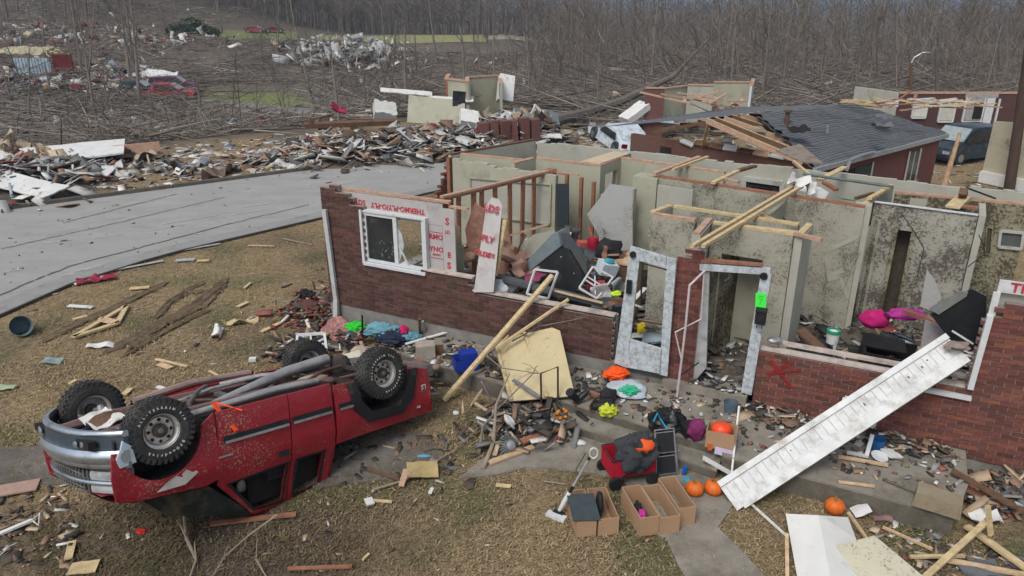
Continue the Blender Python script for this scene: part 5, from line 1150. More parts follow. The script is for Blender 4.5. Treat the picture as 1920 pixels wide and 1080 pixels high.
h = fragment('roofless wrecked house with torn cream walls behind the rafters of the neighbour house', O2, [(g2(1205, 262), g2(1240, 262), 0, 2.6, brickm if 0 else mat('dull_brick', (1, 1, 1))), (g2(1240, 258), g2(1282, 250), 0, 2.5, drywall), (g2(1282, 252), g2(1330, 254), 0, 2.6, drygrey), (g2(1330, 250), g2(1400, 250), 0, 2.7, drywall), (g2(1400, 254), g2(1405, 236), 0, 2.6, white)], 2.6, drywall)
for k in range(14):
    a_ = gp(R.uniform(1270, 1400), R.uniform(187, 196), 2.0); m = MB(O2); m.beam(a_, a_ + Vector((R.uniform(-2, 2), R.uniform(-1, 1), R.uniform(-.3, .5))), .14, .06); m.build('rafter', wood3, h)
for k in range(6): a_ = gp(R.uniform(1290, 1390), 215, .5); plate('torn_board', 'board', 'torn board hanging in the wrecked cream house behind the rafters', R.uniform(1290, 1390), 250, .8, 1.6, R.uniform(-.5, .5), R.choice([wood2, wood3, white, wood4]), 1.2, 1.3, .2, .04, .05, grp='torn boards in the wrecked cream house')
# neighbour house with the blue grey roof
zE, zR = 1.5, 2.6
E1, E2, R1, R2, A0 = gp(1528, 314, zE), gp(1777, 250, zE), gp(1418, 212, zR), gp(1608, 195, zR), gp(1183, 251, 1.35)
nb = thing('neighbour_house', 'neighbour house with a dented blue grey shingle roof and its left roof half torn off', 'house', (E1.x, E1.y, -1.0)); nbo = Vector((E1.x, E1.y, -1.0))
shing = mat('shingle_grey', (.115, .122, .132), .85, .18, 3, .4, 50, dirt=.2, dcol=(.085, .09, .10), dscale=.8)
def bilin(a, b, c, d, s, t): return a.lerp(b, s).lerp(d.lerp(c, s), t)
m = MB(nbo); vs = []; n1, n2 = 30, 30
for j in range(n2 + 1):
    for i in range(n1 + 1):
        s, t = i / n1, j / n2; s0 = .0 + (.10 * abs(mnoise.noise(Vector((t * 9, 2, 0)))) if 1 else 0); p = bilin(E1, E2, R2, R1, s0 + s * (1 - s0), t); p.z += .09 * mnoise.noise(Vector((s * 6, t * 5, 2))) + .02 * mnoise.noise(Vector((s * 22, t * 18, 2))) + .010 * ((j % 2)); vs.append(p)
m._add(vs, [(j * (n1 + 1) + i, j * (n1 + 1) + i + 1, (j + 1) * (n1 + 1) + i + 1, (j + 1) * (n1 + 1) + i) for j in range(n2) for i in range(n1)])
m._add([p - Vector((0, 0, .12)) for p in vs], [(j * (n1 + 1) + i, (j + 1) * (n1 + 1) + i, (j + 1) * (n1 + 1) + i + 1, j * (n1 + 1) + i + 1) for j in range(n2) for i in range(n1)])
for i in range(n1): a, b = vs[i], vs[i + 1]; m._add([a, b, b - Vector((0, 0, .12)), a - Vector((0, 0, .12))], [(0, 1, 2, 3)])
roof = m.build('roof', shing, nb)
# shingle courses, recessed lines as thin raised butts
m = MB(nbo)
for j in range(1, n2):
    for i in range(n1):
        k = j * (n1 + 1) + i; a, b = vs[k], vs[k + 1]; m.beam(a + Vector((0, 0, .008)), b + Vector((0, 0, .008)), .03, .012)
s_ = m.build('shingle', shing, roof); s_['kind'] = 'stuff'
m = MB(nbo); back = (E2 - E1).cross(Vector((0, 0, 1))).normalized() * -9
m._add([R1, R2, E2 + back * 1.0 + Vector((0, 0, 0)), A0 + back * .2], [(0, 1, 2, 3)]); m.build('roof', shing, nb)
m = MB(nbo); m.beam(E1 + Vector((0, 0, -.08)), E2 + Vector((0, 0, -.08)), .12, .14); m.build('gutter', cm('gutter_grey', (.30, .31, .32), .5), nb)
m = MB(nbo); vn = gp(1474, 236, 2.25); m.lathe([(.07, -.3), (.07, .42), (.13, .44), (.13, .5), (0, .5)], vn, 10); m.build('roof_vent', rust, roof)
for (x, y) in ((1497, 247), (1655, 222), (1655, 240)): p_ = gp(x, y, 2.3); m = MB(nbo); m.sheet(p_ - Vector((.3, .2, -.06)), (.6, 0, 0), (0, .4, .05), .02, 5, 4, .16, x); m.build('loose_shingles', shing if x > 1600 else dark, roof)
D0 = E2 + (E1 - E2).normalized() * .6
def wallq(mb, a, b, z0, z1, org, th=.2, inn=None):
    n = (b - a); n = Vector((-n.y, n.x, 0)).normalized() * th
    mb.hexa([Vector((p.x, p.y, z)) for z in (z0, z1) for p in (a, b, b + n, a + n)])
brn = mat('neighbour_brick', (.125, .062, .050), .9, .25, 12, .5, 30, dirt=.3, dcol=(.10, .075, .06), dscale=1.2)
wr = mat('neighbour_brick_red', (.145, .060, .050), .9, .2, 12, .5, 30, dirt=.25)
C1 = E1 + (E2 - E1) * .07 + Vector((.2, .4, 0)); wtop = 1.34
m = MB(nbo); wallq(m, C1, D0, -1.0, wtop, nbo); w1_ = m.build('wall', wr, nb); nn_ = (D0 - C1).normalized(); pn = Vector((nn_.y, -nn_.x, 0))
def onwall(t0, t1, z0, z1, off, name, mt, parent=w1_): m = MB(nbo); wallq(m, C1 + (D0 - C1) * t0 + pn * off, C1 + (D0 - C1) * t1 + pn * off, z0, z1, nbo, .03); return m.build(name, mt, parent)
wdw = onwall(.70, .80, .15, 1.15, .05, 'window', glassd); onwall(.69, .70, .1, 1.2, .07, 'window_frame', trimg, w1_); onwall(.80, .81, .1, 1.2, .07, 'window_frame', trimg, w1_); onwall(.748, .754, .15, 1.15, .06, 'window_bar', trimg, w1_); onwall(.67, .83, .04, .1, .10, 'sill', concrete, w1_)
onwall(.22, .36, -1, 1.1, .05, 'door', mat('dark_door', (.035, .045, .05), .5), w1_); onwall(.36, .37, -1, 1.15, .07, 'door_frame', trimg, w1_); onwall(.0, .2, .4, 1.1, .05, 'window', dark, w1_)
m = MB(nbo); wallq(m, A0, C1, -1.0, 1.36, nbo); w2_ = m.build('wall', brn, nb)
m = MB(nbo); wallq(m, A0 + (C1 - A0) * .18 - Vector((.0, .08, 0)), A0 + (C1 - A0) * .24 - Vector((0, .08, 0)), .85, 1.1, nbo, .03); m.build('vent_grille', dark, w2_)
q_ = (C1 - A0); 
for k in range(9):      # torn brick and siding edge along the wall top
    t = .3 + .075 * k; p_ = A0 + q_ * t; m = MB(nbo); m.beam(Vector((p_.x, p_.y, 1.42)), Vector((p_.x + q_.x * .07, p_.y + q_.y * .07, 1.38 + R.uniform(-.1, .1))), .2, .07, roll=R.uniform(0, 1)); m.build('edge_board', R.choice([white, wood3, wood4]), w2_)
for k in range(8):      # exposed rafters
    t = k / 8; a = gp(1325 + 12 * k + 4 * k, 227 - 2.2 * k, zR - .1); b = gp(1505 + 9 * k, 306 - 13 * k * .9, zE + .1)
    if k > 4: b = a.lerp(b, .6)
    m = MB(nbo); m.beam(a, b, .05, .14); m.build('rafter', wood4 if k % 2 else wood3, nb); m = MB(nbo); m.beam(a + Vector((0, 0, .09)), b + Vector((0, 0, .09)), .045, .02); m.build('rafter', wood5, nb)
for k in range(7): a = gp(1225 + 17 * k, 247 - 4 * k + R.uniform(-3, 3), 1.8); b = gp(1330 + 8 * k, 228 + 3 * k, 2.2); m = MB(nbo); m.beam(a, b, .05, .1); m.build('rafter', wood4, nb)
m = MB(nbo); m.beam(gp(1330, 226, 2.4), gp(1317, 276, 1.3), .1, .06); m.build('loose_stud', wood5, nb)
for pts in (((1310, 222), (1400, 214), (1420, 228), (1440, 246), (1360, 240)), ((1455, 280), (1500, 268), (1545, 305), (1500, 300))): m = MB(nbo); m.slab([tuple(gp(x, y, 2.25))[:2] for x, y in pts], 2.2, 2.23); m.build('roof_deck', mat('weathered_deck', (.23, .19, .15), .9, .3, 5, dirt=.3), nb)
# mast, pipes
tag(wobj('service_mast', lambda m: m.tube([gp(1546, 330, .6), yy(1552, 236, gp(1546, 330, .6).y)], .055, 8), metalg, 'grey electrical service mast standing in front of the blue grey roof', 'mast', gp(1546, 330, .6)))
a = gp(1510, 317, 2.9); tag(wobj('fallen_conduit', lambda m: m.tube([hz(1510, 325, 2.95) @ Matrix.Identity(3) if 0 else h2w(*hz(1506, 326, 2.95)), h2w(*hz(1674, 350, 2.95)), h2w(*hz(1674, 352, 2.95)) - Vector((0, 0, .45))], .028, 8), mat('conduit_green', (.10, .13, .12), .5), 'long dark metal conduit lying across the tops of the rooms', 'pipe', h2w(*hz(1506, 326, 2.95))))
tag(wobj('bent_pipe', lambda m: m.tube([gp(1588, 318, 1.6), gp(1594, 300, 1.6), gp(1618, 290, 1.6), gp(1640, 285, 1.5)], .05, 8), metalg, 'bent silver gutter hanging at the corner of the blue grey roof', 'gutter', gp(1588, 318, 1.6)))
# third house behind
zb = -.9; H3 = gp(1760, 262, zb)
h3 = thing('far_house', 'long dark brick house without roof behind the neighbour house', 'house', H3)
def h3w(x0, y0, x1, y1, z0, z1, mt, name='wall', off=0, parent=None):
    a, b = gp(x0, y0, zb), gp(x1, y1, zb); n = (b - a); n = Vector((-n.y, n.x, 0)).normalized(); m = MB(H3); a, b = a - n * off, b - n * off
    m.hexa([Vector((p.x, p.y, zb + z)) for z in (z0, z1) for p in (a, b, b + n * .15, a + n * .15)]); return m.build(name, mt, parent or h3)
wl1 = h3w(1670, 262, 1925, 262, 0, 2.35, mat('h3_brick', (.085, .045, .040), .9, .25, 10, .4, 30, dirt=.2))
h3w(1670, 262, 1925, 262, 2.352, 2.45, wood3, 'top_plate', .03)
for x0, x1, z0, z1, mt_ in ((1700, 1726, 1.2, 2.05, cm('bright_inside', (.6, .58, .52))), (1750, 1778, 1.0, 2.05, cm('torn_inside', (.5, .48, .42))), (1795, 1830, 1.0, 2.15, mat('greyinside', (.30, .30, .29), .9))):
    h3w(x0, 262, x1, 262, z0, z1, mt_, 'window', .05); h3w(x0 - 1, 262, x0 + 1.5, 262, z0 - .04, z1 + .04, white, 'window_frame', .08); h3w(x1 - 1.5, 262, x1 + 1, 262, z0 - .04, z1 + .04, white, 'window_frame', .08); h3w(x0, 262, x1, 262, z0 - .1, z0 - .03, white, 'sill', .1)
h3w(1812, 262, 1828, 262, 1.1, 1.9, dark, 'window', .09); h3w(1833, 262, 1848, 262, .2, 2.15, white, 'door', .07); h3w(1792, 262, 1852, 262, 2.16, 2.36, mat('greyinside', (1, 1, 1)), 'fascia', .06); h3w(1855, 262, 1858, 262, .2, 2.1, white, 'door_frame', .08)
wa_ = gp(1590, 245, zb); wbb = gp(1670, 262, zb); m = MB(H3); wallq(m, wa_ + Vector((0, 0, 0)), wbb, zb, 1.5, H3); m.build('wall', drygrey, h3)
for k in range(46):
    a = gp(R.uniform(1600, 1830), R.uniform(186, 202), 1.45); m = MB(H3); m.beam(a, a + Vector((R.uniform(-2.2, 2.2), R.uniform(-1.2, 1.2), R.uniform(-.15, .3))), R.uniform(.06, .16), .05); m.build('roof_board', R.choice([wood3, wood5, wood, wood2, white]), h3)
# cream gable wall, poles, lamp, car
cw = gp(1842, 345, -.6); 
def creamw():
    t = thing('gable_wall', 'mud stained cream wall of a ruined house behind the utility pole at the right', 'wall', cw)
    a, b = gp(1838, 338, -.8), gp(1990, 372, -.8); c = gp(1838, 318, -.8)
    for nm, p, q in (('wall', a, b),):
        n = (q - p); n = Vector((-n.y, n.x, 0)).normalized() * .15; m = MB(cw); m.hexa([Vector((r.x, r.y, z + (dz if i in (1, 2) else 0))) for z, dz in ((-.6, 0), (1.55, .25)) for i, r in enumerate((p, q, q + n, p + n))]); w = m.build(nm, splat('cream_splat', (.40, .37, .27), (.13, .11, .08), .12, 20), t)
    m = MB(cw); n = (b - a); n = Vector((-n.y, n.x, 0)).normalized() * .1; m.hexa([Vector((r.x, r.y, z)) for z in (-.85, -.4) for r in (a - n * 1.5, b - n * 1.5, b, a)]); m.build('baseboard', grimw, t)
creamw()
tag(wobj('utility_pole', lambda m: m.tube([gp(1892, 356, -.8), yy(1906, 262, gp(1892, 356, -.8).y), yy(1925, 130, gp(1892, 356, -.8).y), yy(1950, -60, gp(1892, 356, -.8).y)], [.19, .18, .17, .15], 12), mat('pole_wood', (.075, .052, .038), .95, .3, 4, .4, 20, stretch=(2, 2, .3)), 'thick leaning brown utility pole at the right picture edge', 'pole', gp(1892, 356, -.8), True))
b = gt(1757, 215); tag(wobj('utility_pole', lambda m: m.tube([b, yy(1757, 90, b.y)], .12, 8), barkd, 'thin dark pole standing behind the roofless far house', 'pole', b))
b = gt(1706, 225); tag(wobj('leaning_post', lambda m: m.tube([gp(1763, 372, 0), gp(1775, 330, .4), gp(1800, 250, 1.6)], [.11, .10, .06], 9), mat('snapped_wood', (.34, .22, .13), .9, .4, 4, .3, 20, dirt=.2), 'snapped orange brown post leaning behind the back wall of the ruined house', 'post', gp(1763, 372, 0), True))
lb = gt(1706, 222); lamp = thing('street_lamp', 'street lamp with a curved arm in front of the grey wood', 'street lamp', lb); m = MB(lb); m.tube([lb, yy(1709, 118, lb.y)], .09, 8); m.build('pole', wood4, lamp); m = MB(lb); t0 = yy(1709, 118, lb.y); m.tube([t0, yy(1714, 108, lb.y), yy(1726, 101, lb.y), yy(1736, 99, lb.y)], .05, 6); m.build('arm', metalg, lamp); m = MB(lb); m.blob(yy(1736, 99, lb.y), (.3, .12, .07), 1, .05, 10, 6); m.build('lamp_head', metalg, lamp)
def car(label, loc, rz, col, name='car', cat='car', L_=4.5, Wd=1.8, Hh=1.5, suv=False, tilt=(0, 0), dent=.04, seed=0):
    t = thing(name, label, cat, loc, rz); t.rotation_euler = (tilt[0], tilt[1], rz); body = mat('car_' + name + str(seed), col, .35, .2, 2, .05, 20, dirt=.3, dcol=(.12, .11, .1), coat=.2)
    l = L_ / 2; hb = Hh * .52
    prof = [(-l, .35), (-l, hb), (-l * .93, hb + .05), (-l * .80, Hh * .97), (-l * .1, Hh), (l * .32, Hh * .95) if not suv else (l * .25, Hh * .97), (l * .55, hb + .12), (l * .97, hb - .02), (l, .4), (l * .95, .25), (-l * .95, .25)] if suv else [(-l, .35), (-l, hb), (-l * .72, hb + .1), (-l * .45, Hh * .97), (l * .1, Hh), (l * .45, hb + .1), (l * .95, hb - .05), (l, .4), (l * .95, .25), (-l * .95, .25)]
    m = MB(); n = len(prof); vs = []
    for k, f_ in enumerate((-1, -.94, .94, 1)):
        for x, z in prof: wz = 1 if z <= hb + .06 else .84; vs.append((x * (1 if abs(f_) < 1 else .985), f_ * Wd / 2 * wz, z * (1 if abs(f_) < 1 else .99) + dent * mnoise.noise(Vector((x * 2, f_, seed)))))
    m._add(vs, [tuple(range(n - 1, -1, -1)), tuple(range(3 * n, 4 * n))] + [(k * n + i, k * n + (i + 1) % n, (k + 1) * n + (i + 1) % n, (k + 1) * n + i) for k in range(3) for i in range(n)]); m.build('body', body, t, smooth=True)
    x0, x1 = (-l * .78, l * .42) if suv else (-l * .52, l * .32)
    for s in (-1, 1): m = MB(); y = s * (Wd / 2 * .90); m.prism([(x0, y, hb + .12), (x0 + .12, y * .96, Hh * .9), (x1 - .35, y * .96, Hh * .9), (x1 + .1, y, hb + .12)], (0, s * .03, 0)); m.build('side_window', glassd, t)
    m = MB(); xs = l * .27 if suv else l * .12; xe = l * .54 if suv else l * .44; m.prism([(xs, -Wd * .38, Hh * .95), (xs, Wd * .38, Hh * .95), (xe, Wd * .42, hb + .16), (xe, -Wd * .42, hb + .16)], (.04, 0, .03)); m.build('windscreen', mat('frost_glass', (.30, .36, .37), .3, .3, 3, 0, 10, dirt=.3), t)
    for s in (-1, 1):
        for x in (-l * .62, l * .62): m = MB(); m.lathe([(.0, -.11), (.2, -.11), (.33, -.10), (.35, 0), (.33, .10), (.2, .11), (0, .11)], (x, s * (Wd / 2 - .08), .34), 18, 'y'); wv = m.build('wheel', tyrem, t, smooth=True); m = MB(); m.lathe([(0, -.012), (.18, -.01), (.18, .01), (0, .012)], (x, s * (Wd / 2 + .035), .34), 14, 'y'); m.build('rim', chrome, wv)
        m = MB(); m.box((l - .06, min(s * .5, s * .82), .55), (l + .0, max(s * .5, s * .82), .68)); m.build('headlight', lm, t); m = MB(); m.box((-l - .01, min(s * .6, s * .85), .6), (-l + .06, max(s * .6, s * .85), .78)); m.build('tail_light', mat('lamp_red', (1, 1, 1)), t)
    m = MB(); m.box((l - .04, -.7, .36), (l + .03, .7, .5)); m.build('bumper', black, t); return t
c_ = gp(1800, 300, -.9); car('dark blue off road car parked behind the neighbour house', c_, radians(205), (.018, .035, .05), 'parked_suv', 'car', 4.1, 1.7, 1.6, True)
c_ = gp(1160, 280, -.5); car('crushed white car beside the rear wall of the neighbour house', c_, radians(105), (.50, .56, .60), 'crushed_car', 'car', 4.2, 1.7, 1.1, dent=.4, tilt=(.1, -.1), seed=3)
plate('torn_sheet', 'panel', 'white slab tipped on top of the crushed white car', 1187, 262, 1.5, .8, .5, grimw, 1.4, .1, -.5, .35, .06); plate('torn_sheet', 'panel', 'pale blue torn sheet lying beside the crushed white car', 1215, 262, 2.6, .5, .2, bluep, 1.0, .1, .05, .05, .1)
for (x, y, rz, col, lab, k) in ((322, 186, .1, (.40, .012, .02), 'small bright red car at the edge of the wrecked car park', 1), (325, 172, .2, (.10, .02, .06), 'dark purple car behind the small bright red car', 2), (262, 180, .1, (.02, .05, .06), 'black green car left of the small bright red car', 4), (480, 62, 0, (.30, .01, .015), 'dark red car far away on the hill lawn', 5), (515, 62, .3, (.22, .02, .02), 'second red vehicle far away, right of the dark red car', 6)):
    p = gt(x, y); car(lab, p, rz, col, 'small_car', 'car', seed=k, suv=k in (2, 5), L_=2.9 if k > 4 else 4.4, Wd=1.3 if k > 4 else 1.75, Hh=1.0 if k > 4 else 1.45)
plate('torn_sheet', 'panel', 'white crumpled panel lying on the purple car', 305, 165, 3, 1.6, .2, grimw, 1.3, .2, .1, .05, .4); 
S0 = gt(60, 155); sh = thing('wrecked_shed', 'wrecked shed with pale blue ribbed wall and collapsed yellowish roof', 'shed', S0)
m = MB(S0)
for k in range(22): a = gt(34, 152).lerp(gt(100, 152), k / 22); b = gt(34, 152).lerp(gt(100, 152), (k + .93) / 22); m = MB(S0); m.hexa([Vector((p.x, p.y + o_, z)) for z in (a.z, a.z + 2.1) for p, o_ in ((a, (k % 2) * .06), (b, (k % 2) * .06), (b, .15), (a, .15))]); m.build('wall_panel', bluep, sh)
a = gt(106, 150); b = gt(142, 150); m = MB(S0); m.hexa([Vector((p.x, p.y + o_, z)) for z in (a.z, a.z + 2.3) for p, o_ in ((a, 0), (b, 0), (b, .15), (a, .15))]); m.build('wall', mat('shed_red', (.17, .03, .03), .9), sh)
a = gt(0, 150); m = MB(S0); m.sheet(a + Vector((0, -.4, 2.4)), gt(90, 150) - a, (0, 2.5, .5), .06, 8, 4, .3, 2); m.build('roof', cm('roof_straw', (.40, .36, .24)), sh)
for k in range(10): a = gt(95 + 5 * k, 150) + Vector((0, 0, 2.5)); m = MB(S0); m.beam(a, a + Vector((R.uniform(-1.5, 1.5), R.uniform(-1, 1), R.uniform(-1.6, .4))), .12, .06); m.build('rafter', wood5, sh)
# evergreen shrubs by the hill lawn
for (x, y, s) in ((335, 74, 1.6), (365, 72, 2.1), (395, 74, 1.3)):
    p = gt(x, y); n = 900; q = NR.normal(0, 1, (n, 3)); q /= np.linalg.norm(q, axis=1, keepdims=True); rr = NR.random((n, 1)) ** .4; C_ = q * rr * np.array([[s, s, s * .7]]) + np.array([[0, 0, s * .6]])
    V = C_[:, None, :] + NR.normal(0, .14, (n, 3, 3)); t = thing('evergreen_shrub', 'round dark evergreen shrub, %s of three beside the hill lawn' % {335: 'left one', 365: 'tallest, middle one', 395: 'right one'}[x], 'shrub', p)
    o_ = np_mesh('foliage', V, [(0, 1, 2)], mat('evergreen', (1, 1, 1), .9, .2, 3, 0, 10, attr=True), np.array([[.025, .05, .022]]) * NR.uniform(.5, 1.6, (n, 1))); o_.parent = t
# ------------------------------------------------------------------ loose lumber on the wreck
def lum(label, p0, p1, w=.09, h=.04, mt=None, name='wood_board', cat='board', grp=None, roll=0):
    p0, p1 = Vector(p0), Vector(p1); return wobj(name, lambda m: m.beam(p0, p1, w, h, roll=roll), mt or wood5, label, cat, p0, group=grp)
def Hw(x, y, z): return h2w(*hz(x, y, z))
def pvv(x, y, v, z=None): return pv(x, y, v)
lum('pale double rafter crossing the closet frame above the doorway, left stick', Hw(1298, 462, 2.78), Hw(1494, 346, 2.9), .06, .05)
lum('pale double rafter crossing the closet frame above the doorway, right stick', Hw(1318, 462, 2.80), Hw(1504, 349, 2.92), .06, .05)
lum('upper of two pink boards laid diagonally on the rear rooms', Hw(1226, 326, 2.83), Hw(1312, 294, 2.85), .10, .045, wood3)
lum('lower pale board beside the diagonal pink board on the rear rooms', Hw(1262, 318, 2.84), Hw(1327, 294, 2.86), .06, .045, wood5)
lum('diagonal board with a dark end on the middle rooms', Hw(1337, 343, 2.84), Hw(1384, 320, 2.86), .09, .045, wood5)
lum('dark brown board end above the middle rooms', Hw(1384, 320, 2.86), Hw(1416, 311, 2.88), .10, .05, wood4)
lum('short stub board beside the diagonal board on the middle rooms', Hw(1352, 334, 2.84), Hw(1385, 342, 2.84), .08, .045, wood3)
lum('thin board hanging from the double rafter to the right', Hw(1406, 397, 2.82), Hw(1451, 411, 2.70), .06, .04, wood5)
lum('dark board sticking out of the closet frame to the right', Hw(1490, 438, 2.78), Hw(1541, 450, 2.78), .07, .05, wood3)
lum('light board lying from the wall post to the rear wall', Hw(1630, 372, 2.86), Hw(1671, 350, 2.86), .08, .045, wood5)
lum('short wide board bridging the right hand rooms', Hw(1786, 389, 2.80), Hw(1806, 369, 2.84), .22, .03, wood5)
lum('brown block standing on the right hand room wall', Hw(1806, 369, 2.84), Hw(1806, 358, 3.0), .12, .12, wood4)
lum('dark flat board on the right hand room wall', Hw(1798, 386, 2.80), Hw(1834, 390, 2.80), .12, .04, wood2)
lum('small dark board beside the wall post', Hw(1604, 372, 2.82), Hw(1638, 362, 2.84), .05, .05, wood4)
lum('light board rising from the rear wall by the silver mast', Hw(1536, 338, 2.86), Hw(1584, 313, 2.9), .12, .03, wood5)
lum('brown board under the white tarpaulin scrap', Hw(1545, 342, 2.86), Hw(1568, 356, 2.80), .10, .05, wood2)
lum('thin board falling from the torn house towards the rear wall', Hw(1488, 303, 2.9), Hw(1520, 330, 2.85), .05, .05, wood5)
lum('curved dark cable like strip over the right rear wall', Hw(1812, 352, 3.0), Hw(1866, 372, 2.78), .03, .03, black, 'cable', 'cable')
plate_ = lambda name, cat, label, p, L_, Wd, rz, mt, tx=0, ty=0, th=.01, cr=.05, n=8, seed=None: tag((lambda m: (m.sheet((-L_ / 2, -Wd / 2, 0), (L_, 0, 0), (0, Wd, 0), th, n, n, cr, seed if seed is not None else R.randint(0, 99), fr=6), m.build(name, mt, None, p, (tx, ty, rz), smooth=True))[1])(MB()), label, cat)
plate_('tarpaulin', 'tarpaulin', 'white crumpled tarpaulin scrap on top of the rear wall by the double rafter', Hw(1508, 345, 2.95), .5, .35, .2, grimw, .5, .3, .01, .25)
plate_('tarpaulin', 'tarpaulin', 'torn white paper strip hanging beside the white tarpaulin scrap', Hw(1525, 358, 2.75), .5, .18, -.8, grimw, 1.0, .2, .01, .1)
plate_('fabric_scrap', 'cloth', 'green scrap lying on the long splattered wall', Hw(1586, 374, 2.82), .3, .12, -.3, cm('green_scrap', (.08, .25, .06)), .1, .1)
lum('long pale two by four leaning on the low front wall', pv(1036, 516, .25), gp(832, 751, .03), .09, .045, wood5)
lum('thinner pale stick leaning on the low front wall', pv(1066, 561, .02), Hw(932, 652, .75), .05, .035, wood5)
lum('white fascia strip leaning against the concrete foundation at left', Hw(876, 612, .45), Hw(760, 645, .25), .06, .02, grimw)
# leaning foil board with its stud
m = MB(); P0 = [hv(x, y, -.02 + dv) for x, y, dv in ((888, 548, -.02), (925, 548, -.02), (942, 385, .5), (936, 374, .52), (922, 370, .52), (912, 385, .5))]
lb_ = thing('sheathing_board', 'leaning foil faced board with red LDS print in front of the stud partition', 'board', HO, HA); m.prism(P0, (0, .012, 0)); b_ = m.build('board', sheathm, lb_)
def slant(s, sz, x, y, v): p = hv(x, y, v); text(lb_, s, sz, Matrix.Translation(p + Vector((0, -.02, 0))) @ Matrix.Rotation(radians(8), 4, 'Y') @ Matrix.Rotation(radians(-17), 4, 'X') @ FR, redtext)
slant('LDS', .17, 922, 391, .42); slant('PLY', .15, 915, 448, .26); slant('OLDS', .12, 905, 475, .18); slant('LDS', .10, 920, 478, .17)
lum('beige stud leaning beside the foil faced board', pv(948, 412, .45), pv(928, 516, .2), .09, .045, wood5)
lum('dark grey stud leaning between foil board and beige stud', pv(941, 410, .45), pv(918, 520, .2), .05, .05, cm('grey_stud', (.10, .10, .10)))
# ------------------------------------------------------------------ inside the left room
fl = .5
def hbox(name, label, cat, mt, c, sz, rot=(0, 0, 0), group=None):
    o = thing(name, label, cat, h2w(*c), 0, group); o.rotation_euler = (rot[0], rot[1], HA + rot[2]); return o
c0 = hv(1046, 462, 1.1); bin_ = thing('chest', 'big black chest with grey lid tipped over in the left room', 'chest', HO, HA)
m = MB(); m.prism([hv(x, y, 1.0) for x, y in ((1046, 462), (994, 505), (1006, 540), (1060, 560), (1100, 528), (1068, 470))], (0, .22, 0)); m.build('body', mat('chest_black', (.022, .024, .026), .5, .3, 3, dirt=.15), bin_)
m = MB(); m.prism([hv(x, y, .98) for x, y in ((1034, 440), (1046, 436), (1052, 461), (994, 507), (984, 494))], (.06, .34, .02)); m.build('lid', cm('chest_grey', (.17, .21, .23), .5, dirt=.2), bin_)
m = MB(); m.prism([hv(x, y, 1.05) for x, y in ((1047, 436), (1060, 440), (1098, 492), (1104, 526), (1070, 468), (1050, 461))], (.0, .14, 0)); m.build('rim', cm('chest_rim', (.07, .08, .085), .5, dirt=.2), bin_)
for x, y in ((1052, 482), (1076, 513)): m = MB(); m.blob(hv(x, y, .99), (.015, .01, .015), 1, 0, 8, 6); m.build('rivet', metalg, bin_)
dk = hbox('desk', 'wooden desk behind the tipped grey chest', 'desk', wood, (hv(1128, 478, 1.9).x, 1.9, hv(1128, 478, 1.9).z - .75), 1)
m = MB(); m.box((-.7, -.3, .72), (.75, .35, .75)); m.build('desk_top', wood, dk)
for x in (-.68, .70): m = MB(); m.box((x - .02, -.28, -.6), (x + .02, .33, .718)); m.build('side_panel', wood, dk)
m = MB(); m.box((.3, -.28, .3), (.66, .3, .7)); m.build('drawer', wood4, dk)
BIG = {'boot': 1.3, 'coat': 1.35, 'plastic_sheet': 1.5, 'net_bag': 1.4, 'bundle': 1.35, 'cap': 1.4}
BIGL = {'big black bin bag': 1.25, 'lime yellow plastic': 1.3, 'purple and pink': 1.35, 'orange plastic pumpkin': 1.3, 'black bag with grey': 1.2, 'black basket': 1.2}
def thing1(name, label, cat, mb, mt, p, smooth=True, rot=None):
    o = thing1_(name, label, cat, mb, mt, p, smooth, rot); k = BIG.get(name, 1)
    for q in BIGL:
        if label.startswith(q): k = BIGL[q]
    o.scale = (k, k, k); return o
def thing1_(name, label, cat, mb, mt, p, smooth=True, rot=None): o = mb.build(name, mt, None, p, rot, smooth=smooth); return tag(o, label, cat)
m = MB(); m.lathe([(0, 0), (.10, 0), (.11, .05), (.11, .25), (.09, .30), (0, .32)], n=14); thing1('jug', 'tall dark red canister standing on the wooden desk', 'canister', m, cm('jug_red', (.28, .01, .03), .4), pv(1111, 474, 1.85))
m = MB(); m.box((-.14, -.1, 0), (.12, .1, .16)); o = thing1('box', 'red and white box on the wooden desk', 'box', m, cm('box_redwhite', (.42, .10, .08), .7), pv(1096, 468, 2.0), False, (0, .1, .3)); 
m = MB(); m.blob((0, 0, .15), (.26, .18, .22), 5, .35); thing1('bag', 'black bag at the right end of the wooden desk', 'bag', m, blackcl, pv(1140, 484, 1.85))
m = MB(); m.box((-.16, -.12, 0), (.16, .12, .22)); o = thing1('storage_box', 'clear white plastic storage box with blue things on the wreckage of the left room', 'box', m, cm('clear_plastic', (.50, .58, .62), .35), pv(1134, 512, 1.3), False, (.2, .25, .4)); m = MB(); m.blob((0, 0, .24), (.1, .08, .05), 3, .3); m.build('contents', cm('teal', (.05, .28, .32)), o)
def framed(label, pts, v0, v1, r, mt, name='frame', cat='frame', extra=(), org=None):
    P = [hv(x, y, v0 if i in (0, 1) else v1) for i, (x, y) in enumerate(pts)]; P = [h2w(*p) for p in P]; o = P[0]; t = thing(name, label, cat, o)
    m = MB(o)
    for a, b in zip(P, P[1:] + P[:1]): m.beam(a, b, r, r)
    m.build('surround', mt, t)
    for (s0, t0, s1, t1) in extra:
        f_ = lambda s, t_: P[0].lerp(P[1], s).lerp(P[3].lerp(P[2], s), t_)
        m = MB(o); m.beam(f_(s0, t0), f_(s1, t1), r * .7, r * .7); m.build('bar', mt, t)
    return t
framed('white empty picture frame standing behind the low front wall', ((1003, 505), (1046, 510), (1028, 560), (988, 551)), .45, .3, .03, white)
